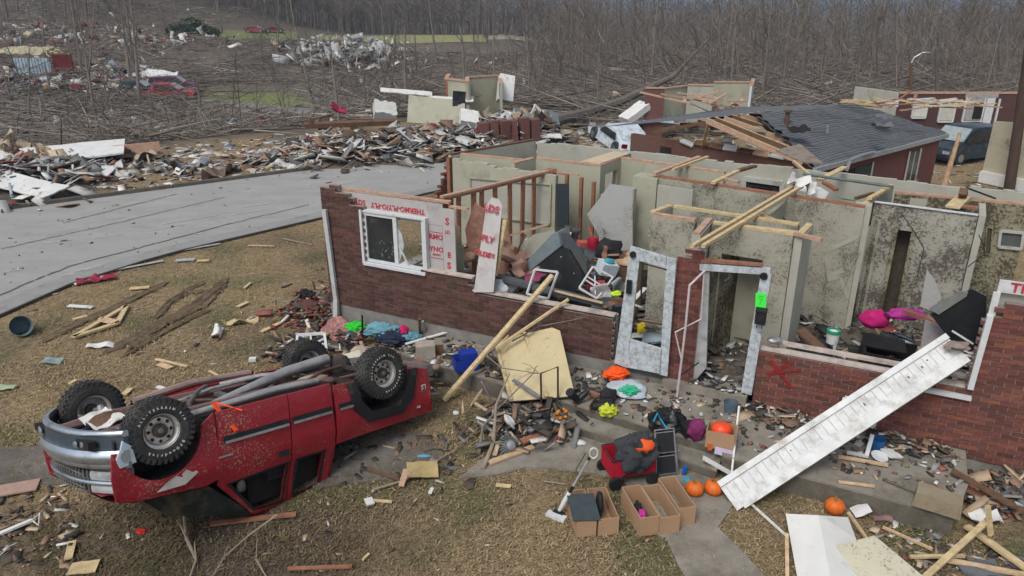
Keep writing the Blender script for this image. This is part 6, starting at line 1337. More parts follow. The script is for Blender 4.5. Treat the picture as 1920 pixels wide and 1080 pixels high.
ch_ = framed('white metal folding chair frame tipped over in the left room', ((1112, 500), (1150, 520), (1120, 560), (1086, 540)), .9, .5, .028, mat('chair_white', (.52, .50, .52), .5), 'chair', 'chair', ((0, .45, 1, .5), (0, .6, 1, .65), (.3, .3, .8, .9)))
m = MB(); m.blob((0, 0, .1), (.3, .22, .14), 8, .4); thing1('grey_bundle', 'grey blue bundle of wreckage beside the storm door', 'bundle', m, cm('grey_bundle', (.14, .16, .18)), h2w(hv(1148, 515, 1.2).x, 1.2, .9))
m = MB(); m.blob((0, 0, .04), (.09, .06, .05), 4, .4); thing1('scrap', 'lime yellow scrap beside the low front wall end', 'scrap', m, cm('lime', (.45, .65, .03)), pv(1155, 555, .5))
def prismw(name, label, cat, pts, v, mt, th=.012): P = [h2w(*hv(x, y, v)) for x, y in pts]; return wobj(name, lambda m: m.prism(P, HV * th), mt, label, cat, P[0])
lum('dark weathered beam lying inside along the low front wall', pv(925, 517, .45), pv(1150, 575, .5), .16, .07, cm('beam_grey', (.085, .09, .095)))
lum('pale thin strip on top of the dark weathered beam', pv(1040, 545, .35), pv(1130, 568, .35), .03, .03, wood5)
lum('orange brown board piece near the lime yellow scrap', pv(1130, 575, .4), pv(1165, 562, .7), .14, .03, wood2)
m = MB(); m.blob((0, 0, .08), (.16, .10, .10), 6, .5); thing1('clothes', 'pink and white clothes inside behind the picture frame', 'clothes', m, cm('pinkish', (.35, .16, .22)), h2w(hv(1008, 530, .7).x, .75, .55))
prismw('shade_panel', 'added dark panel for the shade in the gap behind the stud partition', 'shade_panel', ((1042, 345), (1066, 345), (1066, 425), (1044, 425)), 3.3, cm('navy', (.03, .04, .045)), .03)  # dark panel stands in for the shade between the posts
for k, (x, y, v, c_, L_, lab) in enumerate(((985, 500, .9, (.33, .20, .16), .5, 'torn tan insulation sheet behind the foil faced board'), (965, 480, 1.6, (.26, .16, .12), .6, 'brown paper faced insulation hanging from the stud partition'), (1010, 470, 2.0, (.36, .34, .28), .7, 'cream broken wallboard behind the tipped chest'), (1128, 548, .6, (.35, .34, .35), .35, 'grey torn sheet below the folding chair frame'), (1095, 480, 1.6, (.10, .11, .12), .5, 'dark cloth hanging over the desk front'), (1150, 480, 1.8, (.20, .11, .07), .5, 'brown cabinet piece right of the desk'), (945, 540, .35, (.38, .40, .42), .45, 'pale sheet lying inside behind the foil faced board'), (1075, 440, 2.6, (.06, .06, .065), .5, 'black sheet behind the desk'), (1160, 535, .9, (.25, .28, .30), .4, 'slate blue box piece beside the storm door'), (1000, 520, .7, (.24, .05, .10), .35, 'maroon cloth left of the empty picture frame'), (870, 480, 1.2, (.30, .20, .14), .5, 'tan torn board behind the cream wallboard'), (1118, 535, .8, (.30, .04, .07), .3, 'dark red cloth below the folding chair'))):
    plate_('wreckage_piece', 'wreckage', lab, h2w(*hv(x, y, v)), L_, L_ * .6, R.uniform(-1, 1), cm('wreck_%d' % k, c_, .9, dirt=.3), R.uniform(.6, 1.2), R.uniform(-.5, .5), .012, .28)
for k in range(14):
    x, y, v = R.uniform(930, 1160), R.uniform(470, 560), R.uniform(.5, 2.2); a_ = h2w(*hv(x, y, v)); a_.z = max(a_.z, .7); lum('splintered stick in the jumble of the left room', a_, a_ + Vector((R.uniform(-.7, .7), R.uniform(-.5, .5), R.uniform(-.2, .5))), .04, .03, R.choice([wood, wood3, wood4, wood2]), 'stick', 'stick', 'splintered sticks in the left room')
def hrub(name, n, u0, u1, v0, v1, w, size, zb=fl, hmax=.2, board=.55):
    q = NR.uniform(0, 1, (n, 2)); P = [h2w(u0 + (u1 - u0) * a, v0 + (v1 - v0) * b, 0) for a, b in q]; pts = np.array([[p.x, p.y] for p in P])
    L_ = size[0] + (size[1] - size[0]) * NR.random(n) ** 1.7; isb = NR.random(n) < board; S = np.stack([L_, np.where(isb, NR.uniform(.02, .08, n), L_ * NR.uniform(.3, .9, n)), NR.uniform(.008, .03, n)], 1)
    C_ = np.stack([pts[:, 0], pts[:, 1], zb + .01 + NR.uniform(0, hmax, n) * NR.random(n)], 1); return np_boxes(name, C_, S, np.stack([NR.normal(0, .25, n), NR.normal(0, .25, n), NR.uniform(0, 6.3, n)], 1), pal(n, w))
dw = {'wood': 3, 'pale': 2, 'grey': 3, 'red': .6, 'blue': .5, 'dark': 4}
hrub('room_rubble', 900, .5, 6.6, .35, 4.5, dw, (.05, .6), hmax=.6); hrub('room_rubble', 900, 6.8, 12.6, .35, 4.2, dw, (.04, .35), hmax=.22)
hrub('porch_rubble', 420, 5.9, 10.9, -1.3, -.02, {'wood': 3, 'pale': 2, 'grey': 1.5, 'dark': 3, 'red': .3}, (.015, .15), zb=.30, hmax=.02); hrub('porch_rubble', 330, 8.0, 10.8, -.5, -.02, {'wood': 4, 'pale': 1, 'grey': 1.5, 'dark': 4}, (.03, .3), zb=.30, hmax=.08)
hrub('porch_rubble', 220, 2.4, 6.0, -1.0, -.02, {'wood': 2, 'pale': 1.5, 'grey': 3, 'dark': 4}, (.03, .25), zb=.30, hmax=.05)
hrub('doorway_rubble', 220, 7.1, 8.0, -.1, 1.6, {'pale': 2, 'grey': 3, 'dark': 3}, (.03, .22), zb=.45, hmax=.06)
# ------------------------------------------------------------------ inside the right room
cab = thing('drawer_unit', 'black drawer unit with a pale inside lying in the right room', 'drawer unit', h2w(*(hv(1672, 640, 1.7))), HA + .12); cab.location.z = .55; cab.rotation_euler = (radians(6), radians(4), HA + .10)
m = MB(); m.box((-.42, -.30, 0), (.42, -.27, .34)); m.build('drawer_front', black, cab); m = MB(); m.box((-.42, .27, 0), (.42, .30, .34)); m.build('back_panel', black, cab)
for x in (-.42, .39): m = MB(); m.box((x, -.268, 0), (x + .03, .268, .34)); m.build('side_panel', black if x < 0 else cm('pale_mdf', (.38, .30, .20)), cab)
m = MB(); m.box((-.38, -.268, 0), (.38, .268, .03)); m.build('drawer_base', cm('pale_mdf', (1, 1, 1)), cab); m = MB(); m.box((-.44, -.1, .345), (.2, .32, .37)); m.build('top_panel', black, cab)
for x in (-.05, .1): m = MB(); m.blob((x, -.31, .30), (.012, .012, .012), 1, .0, 8, 6); m.build('knob', white, cab)
m = MB(); m.blob((0, 0, .12), (.22, .16, .16), 12, .25, 24, 14); thing1('bag', 'bright pink bag on the black drawer unit', 'bag', m, cm('hot_pink', (.42, .01, .13), .8, bump=.6, bscale=18), h2w(*hv(1640, 598, 1.95)) - Vector((0, 0, .12)))
m = MB(); m.blob((0, 0, .05), (.3, .14, .08), 13, .5, 20, 10); thing1('cloth', 'pink and purple cloths lying right of the pink bag', 'clothes', m, cm('magenta', (.36, .03, .22), .9, var=.6, scale=14), h2w(*hv(1700, 590, 2.0)) - Vector((0, 0, .05)))
lum('brown wooden leg lying across the black drawer unit', pv(1695, 583, 1.75), pv(1760, 606, 1.3), .07, .05, wood2)
tv = prismw('television', 'big black flat screen tilted against the right wall opening', 'television', ((1745, 590), (1822, 542), (1850, 556), (1848, 650), (1818, 660), (1790, 650)), .55, mat('screen_black', (.018, .020, .022), .25), .05)
prismw('grey_edge', 'grey plastic back edge along the top of the black flat screen', 'panel', ((1742, 580), (1800, 548), (1815, 548), (1812, 556), (1760, 590)), .52, cm('tv_edge', (.17, .18, .17), .5), .05)
lum('white stick lying in front of the black flat screen', pv(1785, 620, .45), pv(1825, 645, .4), .02, .02, grimw)
prismw('cabinet_door', 'pale mauve cabinet door leaning between drawer unit and screen', 'cabinet door', ((1735, 600), (1760, 610), (1790, 648), (1760, 672), (1725, 655)), .8, cm('mauve_board', (.33, .30, .31)), .02)
prismw('wallboard', 'white triangular broken wallboard leaning in the right room', 'panel', ((1738, 505), (1755, 530), (1765, 560), (1745, 582), (1725, 575)), 2.2, sp4, .014)
m = MB(); m.tube([(0, 0, 0), (.55, 0, -.0), (1.2, 0, 0)], .075, 14); o = m.build('rolled_mat', cm('roll_grey', (.085, .085, .10), .8), None, pv(1603, 665, .35), (0, .03, HA - .05), smooth=True); tag(o, 'dark grey rolled mat lying inside the right window opening', 'roll'); o.location.z = 1.0
m = MB(); m.lathe([(0, 0), (.09, 0), (.10, .2), (.095, .2), (0, .17)], n=16); o = thing1('paint_bucket', 'small white tub with a green lid rim in the right room', 'bucket', m, grimw, h2w(*hv(1560, 640, 1.3)) + Vector((0, 0, -.02))); m = MB(); m.lathe([(.102, .17), (.106, .17), (.106, .22), (.07, .215)], n=16, caps=False); m.build('lid', cm('lid_green', (.02, .28, .14)), o)
m = MB(); m.blob((0, 0, .18), (.30, .24, .26), 21, .25, 20, 12); thing1('bag', 'large dark bag standing behind the right low wall', 'bag', m, cm('slate_bag', (.022, .028, .034), .7, bump=.5), h2w(hv(1530, 640, 1.2).x, 1.3, .55))
lum('dark board leaning beside the large dark bag', pv(1500, 618, .8), pv(1545, 660, .6), .2, .04, wood4)
m = MB(); m.blob((0, 0, .02), (.11, .07, .04), 3, .4); thing1('foil_scrap', 'crumpled silver foil at the left end of the right low wall', 'foil', m, metalg, pv(1452, 640, .1))
m = MB(); m.blob((0, 0, 0), (.08, .04, .10), 3, .4); thing1('scrap', 'yellow scrap seen through the white storm door', 'scrap', m, cm('yellow', (.65, .55, .02)), pv(1203, 615, .8))
lum('white stick seen through the storm door opening', pv(1190, 560, 1.0), pv(1210, 540, 1.4), .08, .02, grimw)
m = MB(); m.blob((0, 0, 0), (.2, .15, .12), 3, .4); thing1('debris_bag', 'dark bag on the floor inside the storm door', 'bag', m, blackcl, h2w(6.1, .6, .62))
# pale scrapes on the long splattered wall (bare plaster marks)
scm = mat('bare_plaster', (.36, .35, .29), .9, .1)
ws, we = A(1232, 333), A(1622, 391); wd = (we - ws).normalized(); wn_ = Vector((wd.y, -wd.x, 0))
def onw(x, y):
    d = ray(x, y); org_ = w2h((0, 0, HCAM)); dd = Vector((d.dot(HU), d.dot(HV), d.z)); t = (ws - org_).dot(wn_) / dd.dot(wn_); p = org_ + dd * t; return p + wn_ * .006
for pts, w0 in ((((1562, 465), (1600, 448), (1610, 440)), .07), (((1545, 560), (1552, 520), (1583, 505), (1588, 470)), .09), (((1552, 525), (1575, 520), (1590, 560)), .06), (((1548, 490), (1550, 520), (1542, 545)), .06), (((1575, 560), (1598, 500), (1612, 470)), .05)):
    P = [onw(*p) for p in pts]; m = MB()
    for a, b in zip(P[:-1], P[1:]): m.beam(a, b, .004, w0, up=(wd.x, wd.y, 0) if abs((b - a).normalized().z) > .9 else wn_, roll=pi / 2 if abs((b - a).normalized().z) <= 2 else 0)
    hpart('plaster_scrape', m, scm)
# reddish stain strip on the heavy wall
# ------------------------------------------------------------------ porch and yard belongings
def ground_board(label, x0, y0, x1, y1, w, mt=wood5, z=.04, h=.03, z1=None, name='wood_board', cat='board', grp=None): return lum(label, gp(x0, y0, z), gp(x1, y1, z1 if z1 is not None else z), w, h, mt, name, cat, grp)
# white soffit panel with vent slots
sa_, sb_ = gp(1369, 940, .06), pv(1800, 658, -.06); sofm = mat('soffit_white', (.60, .61, .60), .6, .15, 4, .2, 12, dirt=.38, dcol=(.34, .32, .28), dscale=5); sof = thing('soffit_panel', 'long white vented soffit panel leaning from the lawn up to the window', 'panel', sa_)
x_, y_, z_, l_ = frame(sa_, sb_); org = sa_
# orient so the slotted face looks towards the sky and the road
fn = (Vector((0, -.62, .78)) - x_ * Vector((0, -.62, .78)).dot(x_)).normalized(); sy = fn.cross(x_).normalized()
def SF(s, t, n=0): return x_ * s + sy * t + fn * n
def sfb(m, s0, s1, t0, t1, n0, n1): m.hexa([SF(s, t, n) for n in (n0, n1) for s, t in ((s0, t0), (s1, t0), (s1, t1), (s0, t1))])
m = MB(); sfb(m, 0, l_, -.02, .20, 0, .02); m.build('slotted_face', sofm, sof)
m = MB(); sfb(m, 0, l_, .202, .28, -.005, .055); m.build('rim', sofm, sof); m = MB(); sfb(m, .0, l_, -.14, -.022, -.01, .03); sfb(m, .1, l_, -.17, -.14, -.14, .028); m.build('rim', sofm, sof)
m = MB(); sfb(m, .8, l_, -.165, -.05, -.16, -.03); m.build('edge_timber', wood4, sof)
for k in range(int(l_ / .115)):
    s = .06 + k * .115; m = MB(); sfb(m, s, s + .010, .0, .185, .0205, .024); m.build('slot', mat('slot_grey', (.40, .40, .39), .8), sof)
    if R.random() < .35: m = MB(); sfb(m, s + .04, s + .06, .02 + R.random() * .1, .04 + R.random() * .1, .0205, .024); m.build('mud_fleck', cm('fleck', (.12, .10, .08)), sof)
m = MB(); m.blob((0, 0, 0), (.16, .10, .05), 5, .6); thing1('insulation_clump', 'dirty insulation clump in the top end of the soffit panel', 'clump', m, cm('dirty_insul', (.24, .19, .16)), pv(1793, 655, -.1) + Vector((0, 0, .05)))
# window frame and bits behind the panel
framed('white small window frame propped on the porch under the soffit panel', ((1584, 745), (1650, 762), (1638, 800), (1574, 778)), -.35, -.45, .04, white, 'window_frame', 'window frame')
lum('white frame stile standing below the soffit panel', Hw(1636, 815, .55), Hw(1624, 858, .32), .05, .03, white); lum('white frame rail lying below the soffit panel', Hw(1588, 848, .34), Hw(1628, 856, .34), .05, .03, white)
def bucket(label, p, r, h, col, rot=(0, 0, 0)): m = MB(); m.lathe([(0, 0), (r * .8, 0), (r, h), (r * .96, h), (r * .77, .012), (0, .012)], n=20); return thing1('bucket', label, 'bucket', m, col, p, True, rot)
bucket('blue tub on the porch beside the white frame', Hw(1643, 842, .31), .10, .17, cm('tub_blue', (.015, .09, .25), .5)); bucket('slate blue bucket on the threshold below the doorway', Hw(1369, 772, .31), .11, .17, cm('bucket_slate', (.10, .14, .18), .5)); bucket('broken grey blue bucket lying on the lawn near the road', gp(36, 612, .1), .20, .36, cm('bucket_old', (.13, .19, .23), .6, dirt=.2), (1.2, .3, .6))
m = MB(); m.lathe([(0, 0), (.06, 0), (.11, .03), (.105, .035), (0, .012)], n=20); thing1('bowl', 'white round plate lying on the porch below the soffit panel', 'plate', m, white, Hw(1648, 858, .33), True, (.2, .1, 0))
plate_('foam_board', 'board', 'white foam sheet beside the white round plate', Hw(1672, 850, .35), .22, .2, .3, grimw, .1, .2, .02, .02, 3)
ground_board('tan batten lying on the porch under the soffit panel', 1572, 856, 1665, 872, .05, wood, .34)
lum('thin branch on the porch right of the soffit panel', Hw(1660, 900, .33), Hw(1720, 925, .33), .02, .02, barkd, 'branch', 'branch')
for pts, lab in (((( 1570, 900), (1640, 912), (1642, 916), (1580, 912)), 'thin broken board on the porch front edge'),): lum(lab, Hw(1572, 903, .32), Hw(1640, 912, .32), .05, .015, wood)
# concrete block, pumpkins
m = MB(); m.hexa([(-.26, -.14, 0), (.26, -.14, 0), (.26, .14, 0), (-.26, .14, 0), (-.24, -.13, .19), (.25, -.12, .17), (.25, .13, .17), (-.24, .13, .20)]); thing1('block', 'tan concrete block on the right front corner of the porch', 'block', m, mat('block_tan', (.25, .21, .14), .9, .2, 6, .3, 40, dirt=.3), Hw(1756, 950, .31), False, (0, 0, HA - .12))
def pumpkin(label, p, r, sd):
    t = thing('pumpkin', label, 'pumpkin', p, sd); m = MB(); vs = []; nu, nv = 40, 14
    for j in range(nv + 1):
        th = pi * j / nv
        for i in range(nu): ph = 2 * pi * i / nu; rr = r * (1 - .07 * abs(cos(ph * 5)) ** 6 * sin(th)); zz = r * .86 * cos(th) - (.12 * r if j == 0 else 0) - .1 * r * math.exp(-(th * 3) ** 2); vs.append((rr * sin(th) * cos(ph), rr * sin(th) * sin(ph), zz + r * .84))
    m._add(vs, [(j * nu + i, (j + 1) * nu + i, (j + 1) * nu + (i + 1) % nu, j * nu + (i + 1) % nu) for j in range(nv) for i in range(nu)]); m.build('skin', pumpm, t, smooth=True)
    m = MB(); m.tube([(0, 0, r * 1.5), (.01, 0, r * 1.72), (.04, .01, r * 1.85)], [.03, .018, .014], 7); m.build('stem', cm('stem', (.16, .13, .05)), t)
pumpkin('orange pumpkin alone on the lawn in front of the porch', gp(1563, 962, 0), .125, 1); pumpkin('left pumpkin of the pair beside the cardboard boxes', gp(1301, 928, 0), .12, 2); pumpkin('right pumpkin of the pair beside the cardboard boxes', gp(1337, 926, 0), .125, 3)
# cardboard boxes
def cbox(label, p, L_, Wd, Hh, rz, open_=True, name='cardboard_box', flare=.0):
    t = thing(name, label, 'box', p, rz); th = .012
    for nm, a, b in (('side', (-L_ / 2, -Wd / 2, 0), (L_ / 2, -Wd / 2 + th, Hh)), ('side', (-L_ / 2, Wd / 2 - th, 0), (L_ / 2, Wd / 2, Hh)), ('end', (-L_ / 2, -Wd / 2 + th, 0), (-L_ / 2 + th, Wd / 2 - th, Hh)), ('end', (L_ / 2 - th, -Wd / 2 + th, 0), (L_ / 2, Wd / 2 - th, Hh)), ('base', (-L_ / 2 + th, -Wd / 2 + th, .004), (L_ / 2 - th, Wd / 2 - th, .02))):
        m = MB(); m.box(a, b); m.build(nm, card, t)
    return t
bz = radians(90 + 6)
f0, f1, f2 = gp(1231, 1004), gp(1276, 1003), gp(1306, 993)
def frontbox(label, xl, xr, yb, depth, Hh, rz, **k):
    a, b = gp(xl, yb), gp(xr, yb); w = (b - a).length; d = Vector((-sin(rz), cos(rz), 0)); c = (a + b) / 2 + d * depth / 2; return cbox(label, c, w, depth, Hh, rz, **k)
B1 = frontbox('left box of the three tall open cardboard boxes', 1197, 1235, 1004, .64, .27, .22); B2 = frontbox('middle box of the three tall open cardboard boxes', 1236, 1274, 1003, .64, .27, .22); B3 = frontbox('right box of the three tall open cardboard boxes, set further back', 1268, 1303, 988, .64, .29, .22)
B4 = frontbox('left cardboard box beside the vacuum cleaner, under a dark flap', 1080, 1118, 1006, .62, .23, .15); B5 = frontbox('cardboard box beside the vacuum cleaner with a black bag in it', 1121, 1160, 1003, .62, .24, .15)
m = MB(); m.box((-.17, -.24, 0), (.17, .20, .012)); o = m.build('slate_board', cm('flap_slate', (.045, .06, .065), .7), None, B4.location + Vector((.02, -.08, .27)), (.14, .05, .12)); tag(o, 'dark slate board lying over the left cardboard box', 'board')
m = MB(); m.blob((0, 0, .1), (.05, .14, .17), 3, .1, 16, 12); thing1('bag', 'black bag standing in the cardboard box right of the slate board', 'bag', m, black, B5.location + Vector((-.03, .04, .10)))
m = MB(); m.blob((0, 0, .03), (.09, .05, .035), 3, .3); thing1('cloth', 'bright blue cloth in the left cardboard box behind the slate board', 'cloth', m, cm('cyan', (.02, .32, .5)), B4.location + Vector((.0, .15, .2)))
m = MB(); m.blob((0, 0, .03), (.05, .09, .05), 3, .4); thing1('toy', 'magenta patterned toy in the left of the three boxes', 'toy', m, cm('toy_magenta', (.55, .04, .32), var=.7, scale=40), B1.location + Vector((.02, -.08, .09)))
m = MB(); m.blob((0, 0, .03), (.05, .12, .06), 7, .4); thing1('shoe', 'dark shoes in the left of the three boxes', 'shoes', m, blackcl, B1.location + Vector((.0, .10, .06)))
cb_ = cbox('opened cardboard box with an orange pumpkin pail on the porch slab', Hw(1350, 832, .31), .38, .30, .26, HA + .1)
m = MB(); m.box((.195, -.14, .14), (.207, .14, .30)); m.build('flap', card, cb_)
m = MB(); m.blob((0, 0, .08), (.11, .10, .09), 2, .05, 20, 12); thing1('pumpkin_pail', 'orange plastic pumpkin pail inside the porch cardboard box', 'pail', m, cm('pail_orange', (.75, .07, .02), .35), cb_.location + Vector((0, 0, .12)))
m = MB(); m.blob((0, 0, .1), (.09, .08, .12), 6, .25, 18, 12); thing1('bag', 'purple and pink backpack left of the porch cardboard box', 'bag', m, cm('purple_pack', (.16, .02, .09), var=.7, scale=12), Hw(1304, 822, .31)); m = MB(); m.box((-.10, -.09, 0), (.10, .09, .12)); thing1('basket', 'black basket beside the purple backpack', 'basket', m, black, Hw(1292, 812, .31), False, (0, 0, .3))
plate_('tray', 'tray', 'lilac tray standing under the porch cardboard box', Hw(1357, 848, .30), .24, .10, HA, cm('lilac', (.42, .38, .50)), 1.2, 0, .01, .01, 3)
m = MB(); m.box((-.03, -.03, 0), (.03, .03, .1)); thing1('box', 'small orange box under the porch cardboard box', 'box', m, cm('orange_small', (.55, .12, .03)), Hw(1330, 842, .28), False)
# folding wagon
wg = thing('folding_wagon', 'red folding wagon with black wheels loaded with a black coat', 'wagon', gp(1176, 895, 0), .25); wg.scale = (1.2, 1.2, 1.2)
for a, b, nm in (((-.26, -.17, .14), (.26, -.155, .36), 'side_cloth'), ((-.26, .155, .14), (.26, .17, .36), 'side_cloth'), ((-.26, -.154, .14), (-.245, .154, .36), 'end_cloth'), ((.245, -.154, .14), (.26, .154, .36), 'end_cloth'), ((-.244, -.154, .13), (.244, .154, .145), 'floor')): m = MB(); m.box(a, b); m.build(nm, cm('wagon_red', (.38, .008, .025), .8, bump=.4), wg)
for x in (-.22, .22):
    for y in (-.19, .19): m = MB(); m.lathe([(0, -.025), (.075, -.02), (.082, 0), (.075, .02), (0, .025)], (x, y, .082), 16, 'y'); m.build('wheel', black, wg, smooth=True)
m = MB(); m.tube([(-.26, -.17, .36), (.26, -.17, .36), (.26, .17, .36), (-.26, .17, .36), (-.26, -.17, .36)], .010, 6); m.build('rail', black, wg); m = MB(); m.tube([(-.24, -.18, .10), (.24, -.18, .36)], .008, 5); m.build('brace', black, wg)
m = MB(); m.blob((0, 0, .12), (.21, .15, .22), 31, .28, 26, 16, ridge=True); thing1('coat', 'dark grey winter coat piled in the red folding wagon', 'coat', m, cm('coat_grey', (.042, .045, .05), .9, bump=.7, bscale=12), gp(1190, 868, .28), True, (.1, .1, .4))
lum('white label tag hanging on the wagon side', gp(1188, 872, .35), gp(1196, 870, .35), .04, .05, grimw, 'paper_tag', 'tag')
m = MB(); m.tube([(0, 0, .5), (.02, -.03, .3), (.10, -.06, .2), (.13, -.05, .05)], .012, 5); thing1('strap', 'white strap hanging from the winter coat', 'strap', m, grimw, gp(1203, 880, .15))
jk = thing('pumpkin_toy', 'orange soft pumpkin toy with a face on top of the winter coat', 'toy', gp(1206, 842, .56), .2); jk.scale = (1.35, 1.35, 1.35); m = MB(); m.blob((0, 0, .04), (.11, .085, .07), 2, .12, 22, 12); m.build('body', cm('toy_orange', (.75, .10, .02), .8), jk, smooth=True)
for x in (-.035, .03): m = MB(); m.blob((x, -.085, .03), (.014, .008, .014), 1, 0, 8, 6); m.build('eye', black, jk)
m = MB(); m.box((-.04, -.09, -.01), (.04, -.075, .006)); m.build('mouth', black, jk)
# garden chair with black mesh
chx = thing('folding_chair', 'folded garden chair with black mesh panels and grey frame beside the wagon', 'chair', gp(1250, 898, 0), .2)
m = MB(); m.tube([(-.17, .02, 0), (-.15, .12, .35), (-.14, .2, .66), (.13, .2, .66), (.15, .12, .35), (.18, .02, 0)], .013, 6); m.build('frame', metalg, chx)
meshm = cm('mesh_black', (.020, .022, .024), .8, bump=.5, bscale=60)
for z0, z1, y0, y1 in ((.06, .30, .03, .10), (.34, .62, .12, .19)): m = MB(); m.hexa([(-.13, y0, z0), (.14, y0, z0), (.14, y0 + .01, z0), (-.13, y0 + .01, z0), (-.12, y1, z1), (.13, y1, z1), (.13, y1 + .01, z1), (-.12, y1 + .01, z1)]); m.build('mesh_panel', meshm, chx); m = MB(); m.tube([(-.14, y0, z0), (.15, y0, z0), (.14, y1, z1), (-.13, y1, z1), (-.14, y0, z0)], .008, 5); m.build('panel_frame', metalg, chx)
for s in (-.17, .18): m = MB(); m.tube([(s, .25, 0), (s * .9, .05, .40)], .011, 6); m.build('leg', metalg, chx)
m = MB(); m.blob((0, 0, .14), (.20, .16, .17), 41, .3, 24, 14, ridge=True); thing1('bag', 'big black bin bag on the porch steps behind the garden chair', 'bag', m, mat('bin_bag', (.014, .014, .016), .35, .3, 10, .8, 14), Hw(1250, 812, .2))
m = MB(); m.blob((0, 0, .10), (.16, .13, .12), 43, .3, 20, 12); thing1('bag', 'black bag with grey print beside the pumpkin toy', 'bag', m, blackcl, Hw(1240, 845, .15)); m = MB(); m.tube([(-.05, 0, 0), (0, .02, .12), (.05, .04, .02), (.14, -.04, -.10)], .012, 5); thing1('cord', 'cyan cord trailing over the black bin bag', 'cord', m, cm('cyan', (1, 1, 1)), Hw(1232, 790, .52))
m = MB(); m.tube([(0, 0, 0), (.01, .02, .16), (-.03, .02, .19), (.05, .02, .2), (.01, .02, .16)], .010, 5); thing1('umbrella', 'black umbrella handle loop sticking out of the black bin bag', 'umbrella', m, black, Hw(1258, 775, .46))
m = MB(); m.lathe([(0, 0), (.03, 0), (.03, .15), (0, .16)], n=12); thing1('can', 'blue spray can between the garden chair and the pumpkins', 'can', m, cm('can_blue', (.01, .10, .42), .4), gp(1281, 892, 0), True, (0, .15, 0)); m = MB(); m.blob((0, 0, .02), (.05, .04, .03), 3, .3); thing1('cloth', 'turquoise cloth in front of the blue spray can', 'cloth', m, cm('cyan', (1, 1, 1)), gp(1288, 902, 0))
# stick vacuum cleaner
vp0, vp1 = gp(1046, 962, .06), gp(1112, 846, .88); vc = thing('vacuum_cleaner', 'white and black stick vacuum cleaner standing beside the cardboard boxes', 'vacuum cleaner', gp(1046, 965, 0)); o = vc.location.copy()
def vt(pts, r, mt, nm, n=8): m = MB(o); m.tube(pts, r, n); m.build(nm, mt, vc, smooth=True)
wv = cm('vac_white', (.55, .56, .57), .4); vt([vp0.lerp(vp1, t) for t in (.04, .18, .34)], [.022, .034, .028], wv, 'body'); vt([vp0.lerp(vp1, .34), vp0.lerp(vp1, .44)], .024, black, 'collar'); vt([vp0.lerp(vp1, .44), vp0.lerp(vp1, .86)], .014, mat('vac_tube', (.45, .45, .46), .35, metal=.5), 'tube'); vt([vp0.lerp(vp1, .86), vp0.lerp(vp1, .9)], .02, black, 'grip')
c_ = vp0.lerp(vp1, .97); vt([c_ + Vector((sin(a_) * .05 + .02, 0, cos(a_) * .075)) for a_ in [2 * pi * i / 12 for i in range(13)]], .010, grimw, 'handle_loop', 6)
m = MB(o); m.cbox(vp0 - Vector((.02, .02, .035)), (.26, .10, .045), Matrix.Rotation(-.55, 3, 'Z')); m.build('floor_head', wv, vc); m = MB(o); m.cbox(vp0 - Vector((-.01, -.03, .02)), (.14, .06, .04), Matrix.Rotation(-.55, 3, 'Z')); m.build('brush', black, vc); 
m = MB(); m.tube([gp(1098, 850, .5), gp(1070, 880, .3), gp(1085, 905, .1), gp(1105, 890, .05)], .006, 5); thing1('cable', 'thin dark cable looping from the vacuum handle', 'cable', MB(gp(1098, 850, .5)).tube([gp(1098, 850, .5), gp(1080, 880, .3), gp(1088, 905, .12), gp(1102, 890, .05)], .006, 5), black, gp(1098, 850, .5))
# pale furniture panel, frames, boots, plastic
P0 = [h2w(*q) for q in (hz(958, 752, .35), hz(1078, 742, .40), hv(1050, 620, -.25), hv(1035, 614, -.22), hv(955, 632, -.35), hv(932, 655, -.5))]
fp = thing('furniture_panel', 'pale yellow wooden furniture back leaning on the porch by the low wall', 'panel', P0[0]); nrm = (P0[1] - P0[0]).cross(P0[3] - P0[0]).normalized(); nrm = nrm if nrm.y < 0 else -nrm
m = MB(P0[0]); m.prism(P0, -nrm * .02); m.build('back_board', mat('pale_yellow', (.50, .42, .245), .75, .12, 3, .1, 20, dirt=.15), fp)
for a, b in ((P0[0], P0[5]), (P0[5], P0[4]), (P0[0].lerp(P0[1], .55), P0[4].lerp(P0[3], .35))): m = MB(P0[0]); m.beam(a + nrm * .03, b + nrm * .03, .05, .05); m.build('rib', wood5, fp)
m = MB(P0[0]); c_ = P0[4].lerp(P0[3], .55).lerp(P0[1], .12); m.prism([c_ + nrm * .004 + v_ for v_ in (Vector((0, 0, 0)), Vector((.12, 0, .0)), Vector((.11, 0, -.1)), Vector((.04, 0, -.13)))], nrm * .004); m.build('hole', dark, fp)
tag(wobj('metal_frame', lambda m: m.tube([Hw(1015, 757, .31), Hw(1014, 700, .85), Hw(1046, 688, .9), Hw(1046, 750, .35)], .016, 6), cm('frame_brown', (.045, .03, .028), .6), 'dark brown tubular metal frame standing in front of the pale yellow panel', 'frame', Hw(1015, 757, .31)))
lum('grey metal strip leaning left of the pale yellow panel', Hw(903, 716, .6), gp(932, 772, .05), .07, .02, metalg); lum('grey metal channel lying across the foot of the pale yellow panel', Hw(962, 712, .55), Hw(1012, 745, .45), .07, .02, metalg)
lum('tan plank leaning on the porch edge left of the metal strip', gp(902, 733, .3), gp(884, 757, .05), .14, .02, wood)
cr = thing('crate', 'blue plastic crate on the left end of the porch', 'crate', Hw(874, 690, .31), .3)
for a, b in (((-.2, -.13, 0), (.2, -.12, .2)), ((-.2, .12, 0), (.2, .13, .22)), ((-.2, -.119, 0), (-.19, .119, .2)), ((.19, -.119, 0), (.2, .119, .22)), ((-.189, -.119, 0), (.189, .119, .012))): m = MB(); m.box(a, b); m.build('panel', cm('crate_blue', (.012, .035, .27), .5), cr)
